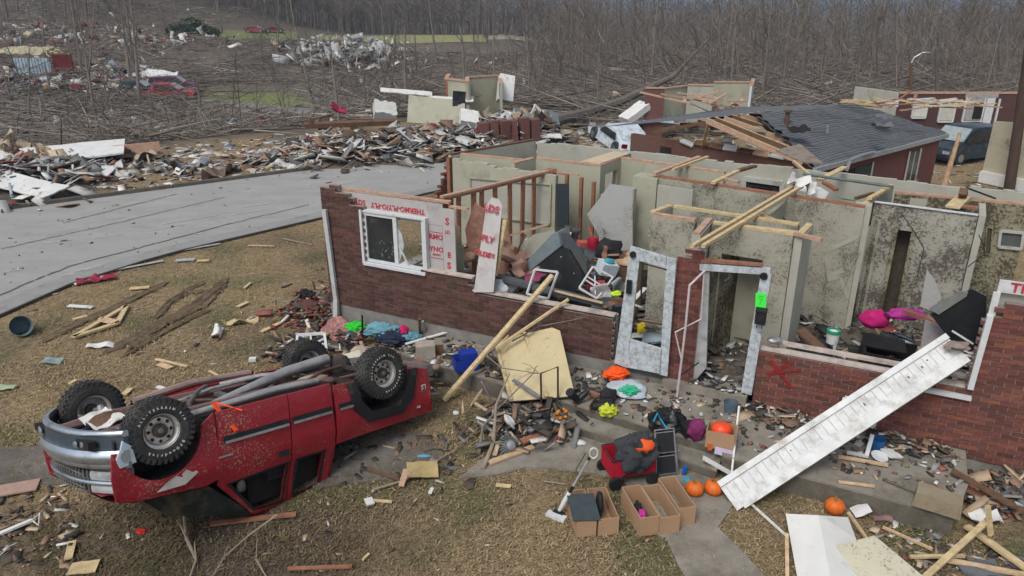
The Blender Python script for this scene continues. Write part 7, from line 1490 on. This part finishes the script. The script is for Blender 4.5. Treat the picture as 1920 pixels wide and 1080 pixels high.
m = MB(); m.box((-.1, -.1, .15), (.18, .12, .30)); m.build('insert', cm('crate_blue', (1, 1, 1)), cr)
def boot(label, p, rz, mt=black):
    t = thing('boot', label, 'boot', p, rz); m = MB(); m.tube([(0, 0, .05), (0, 0, .2), (.01, 0, .32)], [.055, .06, .07], 12); m.build('shaft', mt, t, smooth=True); m = MB(); m.tube([(-.04, 0, .05), (.08, 0, .045), (.17, 0, .035), (.22, 0, .03)], [.05, .05, .045, .025], 12, flat=.8); m.build('foot', mt, t, smooth=True); m = MB(); m.box((-.09, -.045, 0), (.23, .045, .018)); m.build('sole', rust, t); return t
b1_ = boot('tall black boot tipped against the pale yellow panel', Hw(1085, 752, .34), .5); b1_.rotation_euler = (.3, -.7, .3); b2_ = boot('black boot lying right of the tipped boot', Hw(1108, 762, .36), 2.2); b2_.rotation_euler = (1.3, .1, 1.2)
m = MB(); m.blob((0, 0, .07), (.10, .08, .09), 5, .3); thing1('bundle', 'black knitted bundle beside the boots', 'bundle', m, blackcl, Hw(1140, 752, .32)); m = MB(); m.blob((0, 0, .05), (.10, .08, .05), 6, .3); thing1('cap', 'black cap in front of the knitted bundle', 'cap', m, blackcl, Hw(1135, 765, .32))
lum('brown wooden slat between the boots and the black bundle', Hw(1105, 740, .4), Hw(1142, 742, .36), .05, .04, wood2)
m = MB(); m.blob((0, 0, .04), (.22, .17, .06), 51, .25, 28, 12); thing1('plastic_sheet', 'pale clear plastic bag spread on the porch', 'plastic bag', m, mat('clear_bag', (.42, .47, .52), .25, .25, 8, .6, 14, spec=.6), Hw(1178, 735, .31)); 
m = MB(); m.blob((0, 0, .06), (.13, .09, .07), 52, .35, 22, 12, ridge=True); thing1('net_bag', 'bright orange net bag at the back edge of the clear plastic', 'bag', m, cm('net_orange', (.80, .09, .01), .8, bump=.8, bscale=30), Hw(1155, 710, .34)); m = MB(); m.blob((0, 0, .04), (.10, .08, .05), 53, .4, 22, 12, ridge=True); thing1('net_bag', 'sea green net lying on the clear plastic', 'bag', m, cm('net_green', (.04, .42, .22), .8, bump=.8, bscale=30), Hw(1180, 738, .37))
m = MB(); m.blob((0, 0, .05), (.10, .08, .07), 54, .4, 20, 12, ridge=True); thing1('bag', 'lime yellow plastic bag on the top porch step', 'bag', m, cm('bag_lime', (.50, .55, .04), .5), Hw(1139, 776, .31))
wr_ = thing('flower_wreath', 'small orange flower wreath at the top of the steps', 'wreath', Hw(1053, 785, .2))
for i in range(11): a_ = 2 * pi * i / 11; m = MB(); m.blob((cos(a_) * .07, .02 * sin(a_ * 2), .08 + sin(a_) * .07), (.03, .025, .03), i, .5, 8, 6); m.build('flower', cm('flower_orange', (.55, .22, .03)) if i % 3 else cm('flower_dark', (.08, .04, .02)), wr_)
tb = thing('roof_turbine', 'silver finned roof turbine vent lying in the pile left of the steps', 'turbine vent', gp(952, 834, .10)); tb.rotation_euler = (1.0, .3, .2)
for i in range(22): a_ = 2 * pi * i / 22; m = MB(); m.sheet((cos(a_) * .06, sin(a_) * .06, .13), (cos(a_ + .3) * .16 - cos(a_) * .06, sin(a_ + .3) * .16 - sin(a_) * .06, -.10), (-sin(a_) * .022, cos(a_) * .022, .025), .003, 3, 1, 0); m.build('fin', metalg, tb)
m = MB(); m.lathe([(0, .16), (.06, .15), (.08, .12)], n=16); m.build('cap', metalg, tb, smooth=True); m = MB(); m.lathe([(.10, -.02), (.13, 0), (.13, .03), (.10, .03)], n=20, caps=False); m.build('collar', cm('dark_grey', (.06, .06, .06)), tb)
ground_board('reddish brown board lying right of the turbine vent', 978, 828, 1045, 803, .12, wood2, .12); ground_board('tan board on the walkway in front of the turbine vent', 917, 868, 1000, 838, .09, wood, .05)
m = MB(); m.blob((0, 0, .035), (.035, .035, .035), 1, 0, 14, 10); thing1('ball', 'small pink ball at the foot of the steps', 'ball', m, cm('ball_pink', (.55, .06, .25), .4), gp(1047, 826, 0)); m = MB(); m.blob((0, 0, .02), (.10, .06, .03), 61, .4); thing1('stone', 'white rag on the walkway right of the pink ball', 'rag', m, grimw, gp(1086, 832, .02)); m = MB(); m.blob((0, 0, .03), (.05, .04, .035), 62, .3); thing1('ball', 'white crumpled ball on the grass below the blue crate', 'ball', m, grimw, gp(855, 777, 0))
def branch(label, pts, r, mt=barkl, sub=0):
    P = [gp(*p) for p in pts]; o = P[0]; t = thing('branch', label, 'branch', o); m = MB(o); m.tube(P, [r * (1 - .7 * i / (len(P) - 1)) for i in range(len(P))], 7); m.build('limb', mt, t, smooth=True)
    for k in range(sub): p = P[R.randint(1, len(P) - 1)]; q = p + Vector((R.uniform(-.3, .3), R.uniform(-.3, .3), R.uniform(.0, .25))); m = MB(o); m.tube([p, p.lerp(q, .5) + Vector((0, 0, .04)), q], [r * .4, r * .3, .003], 5); m.build('twig', mt, t)
    return t
branch('gnarled pale branch hanging over the pile left of the turbine vent', ((905, 880, .03), (925, 830, .15), (930, 760, .45), (955, 700, .7)), .035, sub=3); branch('grey branch curving left of the gnarled branch', ((898, 850, .05), (905, 800, .2), (935, 765, .4), (1000, 700, .75)), .025, bark, 3); branch('thin arched branch above the pale yellow panel', ((960, 640, .8), (1010, 612, 1.0), (1075, 600, 1.2), (1140, 585, 1.25)), .014, bark, 4)
branch('forked thin branch in front of the pale yellow panel', ((880, 640, .6), (940, 690, .7), (1010, 700, .7)), .016, bark, 4); branch('grey limb on the lawn under the nose of the pickup', ((345, 955, .1), (350, 1010, .08), (368, 1050, .04), (355, 1085, .04)), .03, barkl, 2); branch('long curving branch from the pickup cab to the bottom edge', ((520, 965, .15), (465, 1005, .1), (420, 1045, .05), (395, 1085, .03)), .016, barkl, 3); branch('thin branching twig on the lawn right of the long branch', ((505, 1090, .02), (480, 1050, .05), (482, 1010, .12)), .010, barkl, 4); branch('slim branch on the path from the pickup tail to the turbine pile', ((700, 918, .03), (760, 900, .06), (850, 845, .06), (900, 800, .1)), .02, barkl, 2); branch('twig lying left of the vacuum cleaner', ((1020, 902, .02), (1060, 908, .02), (1085, 900, .02)), .012, barkl, 1)
m = MB(); m.blob((0, 0, .0), (.15, .06, .05), 71, .4); o = thing1('drift_wood', 'pale twisted rag of plastic beside the turbine vent', 'plastic rag', m, grimw, gp(955, 790, .3), True, (0, 1.0, .3)); m = MB(); m.blob((0, 0, 0), (.22, .16, .14), 72, .4); thing1('dark_bundle', 'dark bundle under the tubular metal frame', 'bundle', m, blackcl, gp(1010, 790, .12))
hp_ = NR.normal(0, .4, (330, 2)); c_ = gp(985, 800); scatter('porch_pile', np.stack([c_.x + hp_[:, 0] * .9, c_.y + hp_[:, 1] * .7], 1), {'wood': 3, 'dark': 3, 'grey': 2, 'pale': .8}, (.04, .45), tilt=.4, board=.82, zoff=NR.uniform(0, .25, 330))
# white poles and planks at the steps
lum('white plank lying across the steps right of the pumpkins', Hw(1318, 858, .26), gp(1380, 893, .05), .09, .02, grimw); lum('thin white pole leaning on the porch beside the cardboard box', Hw(1386, 762, .7), gp(1368, 925, .03), .025, .025, grimw, roll=.3); lum('thin grey strip leading from the soffit panel foot to the white sheets', gp(1405, 942, .05), gp(1475, 1005, .04), .03, .02, grimw); lum('pale strip standing beside the left white sheet', gp(1475, 1000, .3), gp(1476, 1085, .05), .04, .02, wood)
# sheets at the lower right
P_ = [gp(1473, 963, .25), gp(1535, 966, .42), gp(1560, 1095, .30), gp(1500, 1110, .10)]
ws_ = thing('white_sheet', 'folded glossy white sheet at the bottom edge, right of centre', 'sheet', P_[0])
def quadsheet(parent, o, Q, mt, nm, th=.012): n = (Q[1] - Q[0]).cross(Q[3] - Q[0]).normalized(); n = n if n.z > 0 else -n; m = MB(o); m.prism(Q, -n * th); return m.build(nm, mt, parent)
glw = mat('glossy_white', (.66, .66, .63), .45, .06, 2, .05, 10, dirt=.06, dcol=(.4, .38, .3))
quadsheet(ws_, P_[0], P_, glw, 'left_fold'); quadsheet(ws_, P_[0], [gp(1536, 966, .415), gp(1590, 970, .20), gp(1605, 1010, .22), gp(1640, 1120, .10), gp(1562, 1095, .30)], glw, 'right_fold')
Q = [gp(1556, 1026, .30), gp(1640, 1004, .40), gp(1745, 1092, .22), gp(1640, 1110, .15)]; tag(wobj('ceiling_board', lambda m: m.prism(Q, (0, 0, -.018)), splat('speckle_cream', (.50, .48, .36), (.17, .15, .10), .24, 34), 'cream speckled ceiling board lying over the white sheet', 'board', Q[0]))
for row in (('long tan board running to the bottom edge right of the speckled board', 1732, 1085, 1856, 972, .07, wood5, .06, .30), ('splintered tan post standing at the board crossing', 1852, 948, 1858, 1004, .07, wood5, .5, .15), ('wide tan board at the right bottom corner', 1812, 986, 1925, 1066, .10, wood5, .08, .08), ('thin tan batten lying flat below the porch corner', 1706, 1044, 1808, 1042, .04, wood5, .06, .06), ('brown board along the bottom right edge', 1775, 1050, 1925, 1078, .07, wood, .05, .05), ('dark long beam leaning at the porch corner', 1785, 882, 1925, 962, .10, wood4, .40, .15), ('reddish beam below the dark long beam', 1800, 910, 1880, 950, .12, wood2, .20, .10), ('thin branch like batten right of the folded white sheet', 1655, 988, 1748, 1030, .03, wood, .05, .04), ('batten behind the folded white sheet', 1590, 960, 1625, 1010, .03, wood, .25, .05)):
    lum(row[0], gp(row[1], row[2], row[7]), gp(row[3], row[4], row[8]), row[5], .03, row[6])
m = MB(); m.sheet((-.1, -.1, 0), (.2, 0, .05), (0, .2, .03), .005, 4, 4, .08, 3); thing1('paper', 'white torn paper on the grass right of the lone pumpkin', 'paper', m, grimw, gp(1613, 962, .05)); plate_('cloth', 'cloth', 'pinkish shoe shaped rag in front of the porch right part', gp(1655, 972, .03), .22, .09, -.2, cm('rag_pink', (.28, .17, .16)), 0, 0, .03, .05); plate_('paper', 'paper', 'white crumpled papers around the splintered tan post', gp(1850, 968, .12), .35, .18, .1, grimw, .1, .2, .01, .12); plate_('felt', 'scrap', 'dark shingle scraps at the bottom right', gp(1840, 1065, .03), .5, .25, .1, mat('shingle_grey', (1, 1, 1)), .05, .05, .02, .06); plate_('foam', 'scrap', 'round grey scrap under the soffit panel near its foot', gp(1510, 912, .05), .28, .22, .2, cm('scrap_grey', (.30, .30, .28)), .2, .1, .02, .06)
q = NR.uniform(0, 1, (240, 2)); P2 = np.array([list(gp(1620 + 300 * a, 960 + 120 * b))[:2] for a, b in q]); P2 = P2[[w2h((x, y, 0)).y < -1.7 for x, y in P2]]; scatter('yard_litter', P2, {'wood': 3, 'dark': 4, 'grey': 2, 'pale': .8, 'red': .4}, (.03, .22), tilt=.1)
q = NR.uniform(0, 1, (260, 2)); P2 = np.array([list(gp(1810 + 110 * a, 900 + 70 * b))[:2] for a, b in q]); P2 = P2[[not (w2h((x, y, 0)).x < 11 and w2h((x, y, 0)).y > -1.7) for x, y in P2]]; scatter('corner_pile', P2, {'wood': 3, 'dark': 3, 'grey': 2, 'pale': .8, 'red': .8}, (.05, .4), tilt=.3, board=.82, zoff=NR.uniform(0, .15, len(P2)))
# rubble behind the pickup against the wall
c_ = gp(690, 660); hp_ = NR.uniform(-1, 1, (520, 2)); P2 = np.array([list(h2w(1.5 + 1.9 * a, -1.0 + .75 * b, 0))[:2] for a, b in hp_]); scatter('wall_foot_rubble', P2, {'wood': 2.5, 'dark': 3, 'grey': 1, 'pale': 1, 'red': .6, 'blue': .3}, (.04, .4), tilt=.3, board=.82, zoff=NR.uniform(0, .14, 520))
hp_ = NR.normal(0, .35, (330, 2)); c_ = gp(588, 590); scatter('wall_corner_rubble', np.stack([c_.x + hp_[:, 0] * 1.0, c_.y + hp_[:, 1] * 1.5], 1), {'wood': 3, 'dark': 3, 'red': 3, 'grey': 1, 'pale': .6}, (.05, .4), tilt=.4, board=.82, zoff=NR.uniform(0, .22, 330))
def soft(name, cat, label, x, y, z, r, col, sd, amp=.35, ridge=True): m = MB(); m.blob((0, 0, r[2] * .6), r, sd, amp, 22, 12, ridge=ridge); return thing1(name, label, cat, m, cm('soft_%d' % sd, col, .85, bump=.6, bscale=16), gp(x, y, z))
soft('bag', 'bag', 'bright green bag against the concrete foundation', 667, 618, .15, (.18, .12, .10), (.03, .50, .04), 81); soft('clothes', 'clothes', 'pale blue clothes heaped at the foundation behind the pickup', 715, 626, .2, (.30, .2, .13), (.14, .30, .36), 82); soft('clothes', 'clothes', 'dark navy clothes in front of the pale blue clothes', 735, 640, .15, (.28, .16, .10), (.02, .025, .05), 83); soft('cloth', 'cloth', 'hot pink cloth beside the pale blue clothes', 758, 624, .3, (.08, .06, .09), (.55, .02, .12), 84); soft('clothes', 'clothes', 'turquoise clothes at the right end of the heap behind the pickup', 775, 636, .2, (.16, .12, .07), (.10, .24, .30), 85); soft('clothes', 'clothes', 'black bundle at the left house corner', 575, 560, .15, (.18, .14, .12), (.015, .015, .016), 86); soft('leaf_bag', 'bag', 'brown bundle at the left house corner below the black bundle', 580, 585, .05, (.28, .2, .14), (.10, .045, .035), 87); soft('cushion', 'cushion', 'cream cushion behind the rear wheels of the pickup', 675, 668, .3, (.17, .14, .12), (.42, .34, .27), 88, .2, False)
plate_('rug', 'rug', 'pink floral rug draped at the foundation corner', gp(640, 620, .15), .75, .5, -.5, cm('rug_floral', (.30, .15, .14), .95, var=.9, scale=22), .3, .15, .02, .12); plate_('board_sheet', 'board', 'cream board stuck between the rear wheels of the pickup', gp(655, 680, .5), .42, .35, .3, cm('cream_board', (.52, .50, .40)), .6, -.2, .02, .02); plate_('board_sheet', 'board', 'pale grey board standing between the rear wheels', gp(655, 705, .55), .35, .5, .9, cm('grey_board', (.34, .36, .37)), 1.2, .2, .02, .02); soft('bag', 'bag', 'dark green bag among the rear axle debris', 650, 695, .5, (.14, .10, .08), (.05, .09, .06), 89)
cb2 = framed('black and white crib side lying behind the far rear wheel of the pickup', ((558, 628), (608, 625), (612, 655), (555, 668)), -1.9, -2.1, .04, white, 'crib_panel', 'crib side', ((0, .3, 1, .7), (1, .3, 0, .8), (.5, 0, .5, 1)))
soft('clothes', 'clothes', 'black cloth hanging on the crib side', 583, 650, .15, (.26, .06, .10), (.02, .022, .025), 90)
for row in (('black thin metal stand in front of the foundation', (680, 635), (679, 592), .03, black, .1, .75), ('dark wooden leg leaning on the wall at the rubble end', (788, 633), (787, 598), .05, wood4, .15, .65), ('pale leaning stick beside the dark wooden leg', (800, 632), (792, 602), .05, cm('pale_stick', (.3, .29, .27)), .15, .6)):
    lum(row[0], gp(*row[1], row[5]), gp(*row[2], row[6]), row[3], .04, row[4])
m = MB(); m.box((-.16, -.12, 0), (.16, .12, .24)); thing1('box', 'beige box with a dark opening left on the porch', 'box', m, cm('beige_box', (.34, .30, .25)), Hw(798, 668, .3), False, (0, 0, .2)); m = MB(); m.box((-.13, -.14, .02), (.13, -.121, .2)); thing1('drawer', 'dark red brown open drawer beside the beige box', 'drawer', m, wood4, Hw(818, 660, .3), False, (0, 0, .1))
m = MB(); m.box((-.10, -.045, 0), (.10, .045, .06)); thing1('loose_brick', 'red brick lying on the porch edge left of the beige stones', 'brick', m, cm('loose_brick', (.26, .09, .07)), Hw(785, 683, .31), False, (0, 0, .1))
for x, k in ((801, 'left'), (818, 'right')): soft('stone', 'stone', k + ' round stone on the left porch edge', x, 692, .3, (.07, .06, .055), (.22, .16, .12), 91 if x < 810 else 92, .15, False)
lum('pinkish rolled pipe lying behind the pickup tail', gp(775, 700, .55), gp(803, 690, .55), .09, .07, cm('pinkish_roll', (.34, .27, .24)))
# lawn pieces, each its own
G_ = ground_board
for row in (('white plank on the lawn left of the broken truss', 128, 573, 174, 576, .11, grimw), ('short tan board below the white plank', 137, 599, 163, 592, .10, wood5), ('pale board near the road joint edge', 140, 533, 190, 520, .12, grimw), ('white strip under the red scraps by the road', 150, 530, 195, 517, .08, grimw), ('flat tan board behind the ruts', 243, 541, 280, 538, .14, wood5), ('grey board lying by the gutter', 330, 488, 365, 486, .16, cm('grey_board', (1, 1, 1))), ('thin pale strip right of the gutter board', 370, 489, 392, 488, .10, wood5), ('thin stick on the upper lawn', 465, 460, 515, 461, .04, wood), ('long twig on the upper lawn near the road', 530, 447, 585, 459, .03, barkl), ('short tan board in the middle of the lawn', 446, 575, 465, 566, .10, wood5), ('small white board upper middle lawn', 458, 540, 470, 530, .06, wood5), ('pale stick lying above the pickup', 292, 673, 352, 687, .06, wood5), ('short wide board below the pale stick', 298, 682, 320, 690, .12, wood), ('thin white stick right of the pale stick', 392, 695, 418, 709, .035, wood5), ('left long tan board at the house corner', 490, 622, 528, 604, .10, wood5), ('middle tan board at the house corner', 540, 608, 580, 592, .09, wood5), ('small pale board left of the far front wheel', 130, 720, 143, 712, .07, wood5), ('pale board stub by the front wheel', 232, 740, 245, 728, .10, wood5), ('small white board above the rear wheel', 505, 655, 535, 648, .06, grimw), ('pinkish board at the left edge below the driveway', -10, 922, 72, 908, .26, cm('pink_board', (.36, .24, .19))), ('tan upright board near the bottom left', 128, 1048, 136, 1015, .09, wood5), ('dark beam lying under the pickup cab', 395, 982, 555, 964, .08, wood2), ('red board on the lawn bottom left of centre', 540, 1066, 660, 1062, .05, wood2), ('white broken stick near the pickup cab', 685, 942, 700, 938, .14, grimw), ('pale thin stick beside the white broken stick', 700, 938, 735, 941, .04, wood5), ('small white stick on the lower lawn', 680, 1050, 692, 1038, .03, wood5), ('white bone shaped scrap on the lower lawn', 806, 925, 811, 915, .05, grimw), ('black slat beside the yellow board', 690, 878, 750, 900, .06, wood4), ('short tan board on end beside the yellow board', 752, 912, 762, 880, .08, wood3), ('small oval tan chip on the grass', 930, 909, 958, 912, .06, wood5), ('pale strip at the far left bottom', 0, 1000, 60, 975, .06, grimw)):
    lum(row[0], gp(row[1], row[2], .035), gp(row[3], row[4], .035 if 'on end' not in row[0] else .12), row[5], .02, row[6])
plate_('board_sheet', 'board', 'yellow torn board on the ground behind the pickup tail', gp(792, 880, .10), .42, .28, .2, cm('yellow_board', (.36, .28, .13)), .25, .1, .012, .04, 5)
plate_('board_scrap', 'board', 'tan pentagon scrap near the bottom left edge', gp(157, 1064, .03), .30, .20, .2, wood5, 0, 0, .015, .02, 3); plate_('fabric_scrap', 'cloth', 'dark red cloth with white bits by the road edge', gp(180, 522, .06), .8, .35, .5, cm('darkred', (.22, .02, .04), var=.8, scale=18), 0, 0, .02, .1); plate_('fabric_scrap', 'cloth', 'grey blue scrap on the lawn below the old bucket', gp(98, 676, .05), .32, .2, .1, cm('scrap_blue', (.22, .28, .29)), .1, .1, .01, .08); plate_('paper', 'paper', 'long white torn paper beside the wide rut', gp(188, 647, .05), .48, .14, .15, grimw, .05, .05, .01, .06); plate_('paper', 'paper', 'pale green scrap at the left edge of the lawn', gp(12, 726, .04), .28, .14, .1, cm('palegreen', (.32, .38, .25)), 0, 0, .01, .05); plate_('foam_bit', 'scrap', 'small white block on the lawn above the pickup bed', gp(474, 674, .05), .12, .10, .1, grimw, 0, 0, .06, .01, 2); plate_('paper', 'paper', 'crumpled white streamer near the front wheels', gp(320, 730, .05), .5, .10, -.1, grimw, .2, .1, .01, .15); plate_('bag_scrap', 'plastic', 'white twisted plastic film in the middle of the lawn', gp(408, 622, .08), .16, .55, .2, grimw, .2, .3, .01, .3); plate_('bag_scrap', 'plastic', 'cream twisted wood strips right of the plastic film', gp(450, 602, .06), .7, .14, .25, wood5, .1, .1, .02, .15)
soft('red_scrap', 'scrap', 'small red scrap on the dirt below the pickup hood', 265, 998, .0, (.06, .05, .03), (.45, .03, .02), 93); soft('bottle', 'bottle', 'flat blue bottle on the ground behind the pickup tail', 795, 857, .02, (.10, .03, .025), (.12, .30, .42), 94, .1, False)
o_ = gp(300, 0 + 1000)
br_ = thing('broken_truss', 'triangular piece of broken roof truss lying on the lawn', 'truss', gp(140, 632, 0)); o = br_.location.copy()
for a, b in (((138, 632), (238, 573)), ((238, 573), (220, 606)), ((220, 606), (138, 632)), ((188, 597), (222, 606))): m = MB(o); m.beam(gp(*a, .05), gp(*b, .05), .10, .04); m.build('member', wood5, br_)
m = MB(o); m.beam(gp(190, 598, .08), gp(215, 604, .08), .2, .01); m.build('gusset', wood, br_)
for x, y, c_ in ((14, 970, 1), (60, 950, 2)): pass
wt = thing('white_bracket', 'white metal bracket lying in the litter at the lower left edge', 'bracket', gp(30, 990, .03)); o = wt.location.copy(); m = MB(o); m.beam(gp(2, 1000, .05), gp(60, 975, .08), .05, .03); m.build('arm', grimw, wt); m = MB(o); m.tube([gp(60, 975, .08), gp(75, 962, .1), (gp(72, 985, .06)), gp(60, 975, .08)], .012, 5); m.build('loop', grimw, wt)
q = NR.uniform(0, 1, (190, 2)); P2 = np.array([list(gp(-10 + 150 * a ** 1.2, 915 + 150 * b))[:2] for a, b in q]); scatter('lawn_litter', P2, {'wood': 4, 'dark': 4, 'pale': .8}, (.02, .20), tilt=.12, board=.85)
q = NR.uniform(0, 1, (300, 2)); P2 = np.array([list(gp(640 * a, 500 + 560 * b))[:2] for a, b in q]); P2 = P2[[dnear(x, y) > .1 and not inhouse(x, y, .1) for x, y in P2]]; scatter('lawn_litter', P2, {'wood': 5, 'pale': 1.2, 'dark': 3}, (.02, .12), tilt=.1)
q = NR.uniform(0, 1, (160, 2)); P2 = np.array([list(gp(560 + 800 * a, 860 + 220 * b))[:2] for a, b in q]); P2 = P2[[w2h((x, y, 0)).y < -2.1 for x, y in P2]]; scatter('lawn_litter', P2, {'wood': 4, 'pale': .5, 'dark': 4}, (.02, .10), tilt=.1)
q = NR.uniform(0, 1, (150, 2)); P2 = np.array([list(gp(560 + 330 * a, 820 + 90 * b))[:2] for a, b in q]); scatter('drive_litter', P2, {'wood': 2, 'dark': 7, 'grey': 2, 'pale': .2}, (.03, .25), tilt=.08)
q = NR.uniform(0, 1, (260, 2)); P2 = np.array([list(gp(820 * a, 320 + 250 * b))[:2] for a, b in q]); P2 = P2[[dnear(x, y) < -.1 and (Vector((x, y, 0)) - RA).dot(RN) < 0 for x, y in P2]]; scatter('road_grit', P2, {'wood': 3, 'pale': 2, 'dark': 3}, (.015, .12), tilt=.05, zoff=.03)
for k, (x0, y0, v0, x1, y1, v1, sag) in enumerate(((1190, 345, 3.8, 1215, 420, 3.7, .2), (1330, 440, 1.2, 1345, 520, 1.1, .1), (1690, 400, 3.0, 1720, 520, 2.9, .25), (905, 390, 1.5, 935, 470, 1.4, .2), (1450, 380, 3.2, 1480, 470, 3.1, .15), (1835, 440, 3.0, 1815, 500, 2.6, .2))):
    a_, b_ = pv(x0, y0, v0), pv(x1, y1, v1); md = a_.lerp(b_, .5) + Vector((sag, 0, -.05)); m = MB(a_); m.tube([a_, a_.lerp(md, .6) + Vector((.02, 0, 0)), md, b_], .008, 5)
    tag(m.build('cable', black, None, a_), ('loose black cable hanging at the cream wall stub', 'loose cable hanging beside the brick pillar', 'loose cable on the heavily splattered wall', 'loose cable behind the foil faced board', 'loose cable on the long splattered wall', 'loose cable at the olive rear wall')[k], 'cable')
# dead grass
def grass(n, y0, y1, f0, f1, L0, L1, name='grass'):
    Y = y0 + (y1 - y0) * NR.random(n) ** 1.3; X = NR.uniform(f0, f1, n) * Y
    ok = np.array([dnear(x, y) > .03 - .13 * (mnoise.noise(Vector((x * 3, y * 3, 2))) > .05) and not (w2h((x, y, 0)).x > .0 and w2h((x, y, 0)).x < 13 and w2h((x, y, 0)).y > -.02) and not (2.2 < w2h((x, y, 0)).x < 10.98 and w2h((x, y, 0)).y > -1.66 + .12 * max(0, 8 - w2h((x, y, 0)).x)) for x, y in zip(X, Y)]); X, Y = X[ok], Y[ok]; n = len(X)
    cl = np.array([mnoise.noise(Vector((x * 1.3, y * 1.3, 5))) for x, y in zip(X, Y)]); keep = NR.random(n) < np.clip(.75 + cl * 1.2, .12, 1); X, Y = X[keep], Y[keep]; n = len(X)
    gm = np.array([mnoise.noise(Vector((x * .9 + 9, y * .9 + 3, 1))) for x, y in zip(X, Y)]); an = NR.uniform(0, 6.28, n); L_ = NR.uniform(L0, L1, n); h = NR.uniform(.05, .6, n) * L_; d = np.stack([np.cos(an) * L_, np.sin(an) * L_, h], 1); w = np.stack([-np.sin(an), np.cos(an), np.zeros(n)], 1) * NR.uniform(.004, .011, (n, 1)); P = np.stack([X, Y, NR.uniform(-.008, .012, n)], 1)
    V = np.stack([P - w, P + w, P + d], 1); c0 = np.array([.40, .31, .175]); c1 = np.array([.15, .108, .066]); cg = np.array([.10, .125, .04]); t = NR.random((n, 1)); c = c0 * t + c1 * (1 - t); g = np.clip(gm * 2.2, 0, .8)[:, None] * (NR.random((n, 1)) < .6); c = c * (1 - g) + cg * g
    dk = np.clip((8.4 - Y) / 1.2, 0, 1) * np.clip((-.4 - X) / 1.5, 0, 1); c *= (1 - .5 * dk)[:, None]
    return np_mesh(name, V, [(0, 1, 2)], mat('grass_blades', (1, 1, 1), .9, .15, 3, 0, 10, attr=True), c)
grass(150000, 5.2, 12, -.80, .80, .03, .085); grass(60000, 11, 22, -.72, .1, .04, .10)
# ------------------------------------------------------------------ air
m = MB(); m.box((-7400, -70, -22), (7400, 6200, 36)); hz_ = m.build('haze', bpy.data.materials.new('haze_air')); hm_ = hz_.data.materials[0]; hm_.use_nodes = True; N = hm_.node_tree.nodes; L = hm_.node_tree.links
for n_ in list(N):
    if n_.type != 'OUTPUT_MATERIAL': N.remove(n_)
pvn = N.new('ShaderNodeVolumePrincipled'); pvn.inputs['Color'].default_value = (.50, .66, .90, 1); pvn.inputs['Density'].default_value = .00055; pvn.inputs['Anisotropy'].default_value = .2
L.new(pvn.outputs[0], [n_ for n_ in N if n_.type == 'OUTPUT_MATERIAL'][0].inputs['Volume']); tag(hz_, kind='stuff')
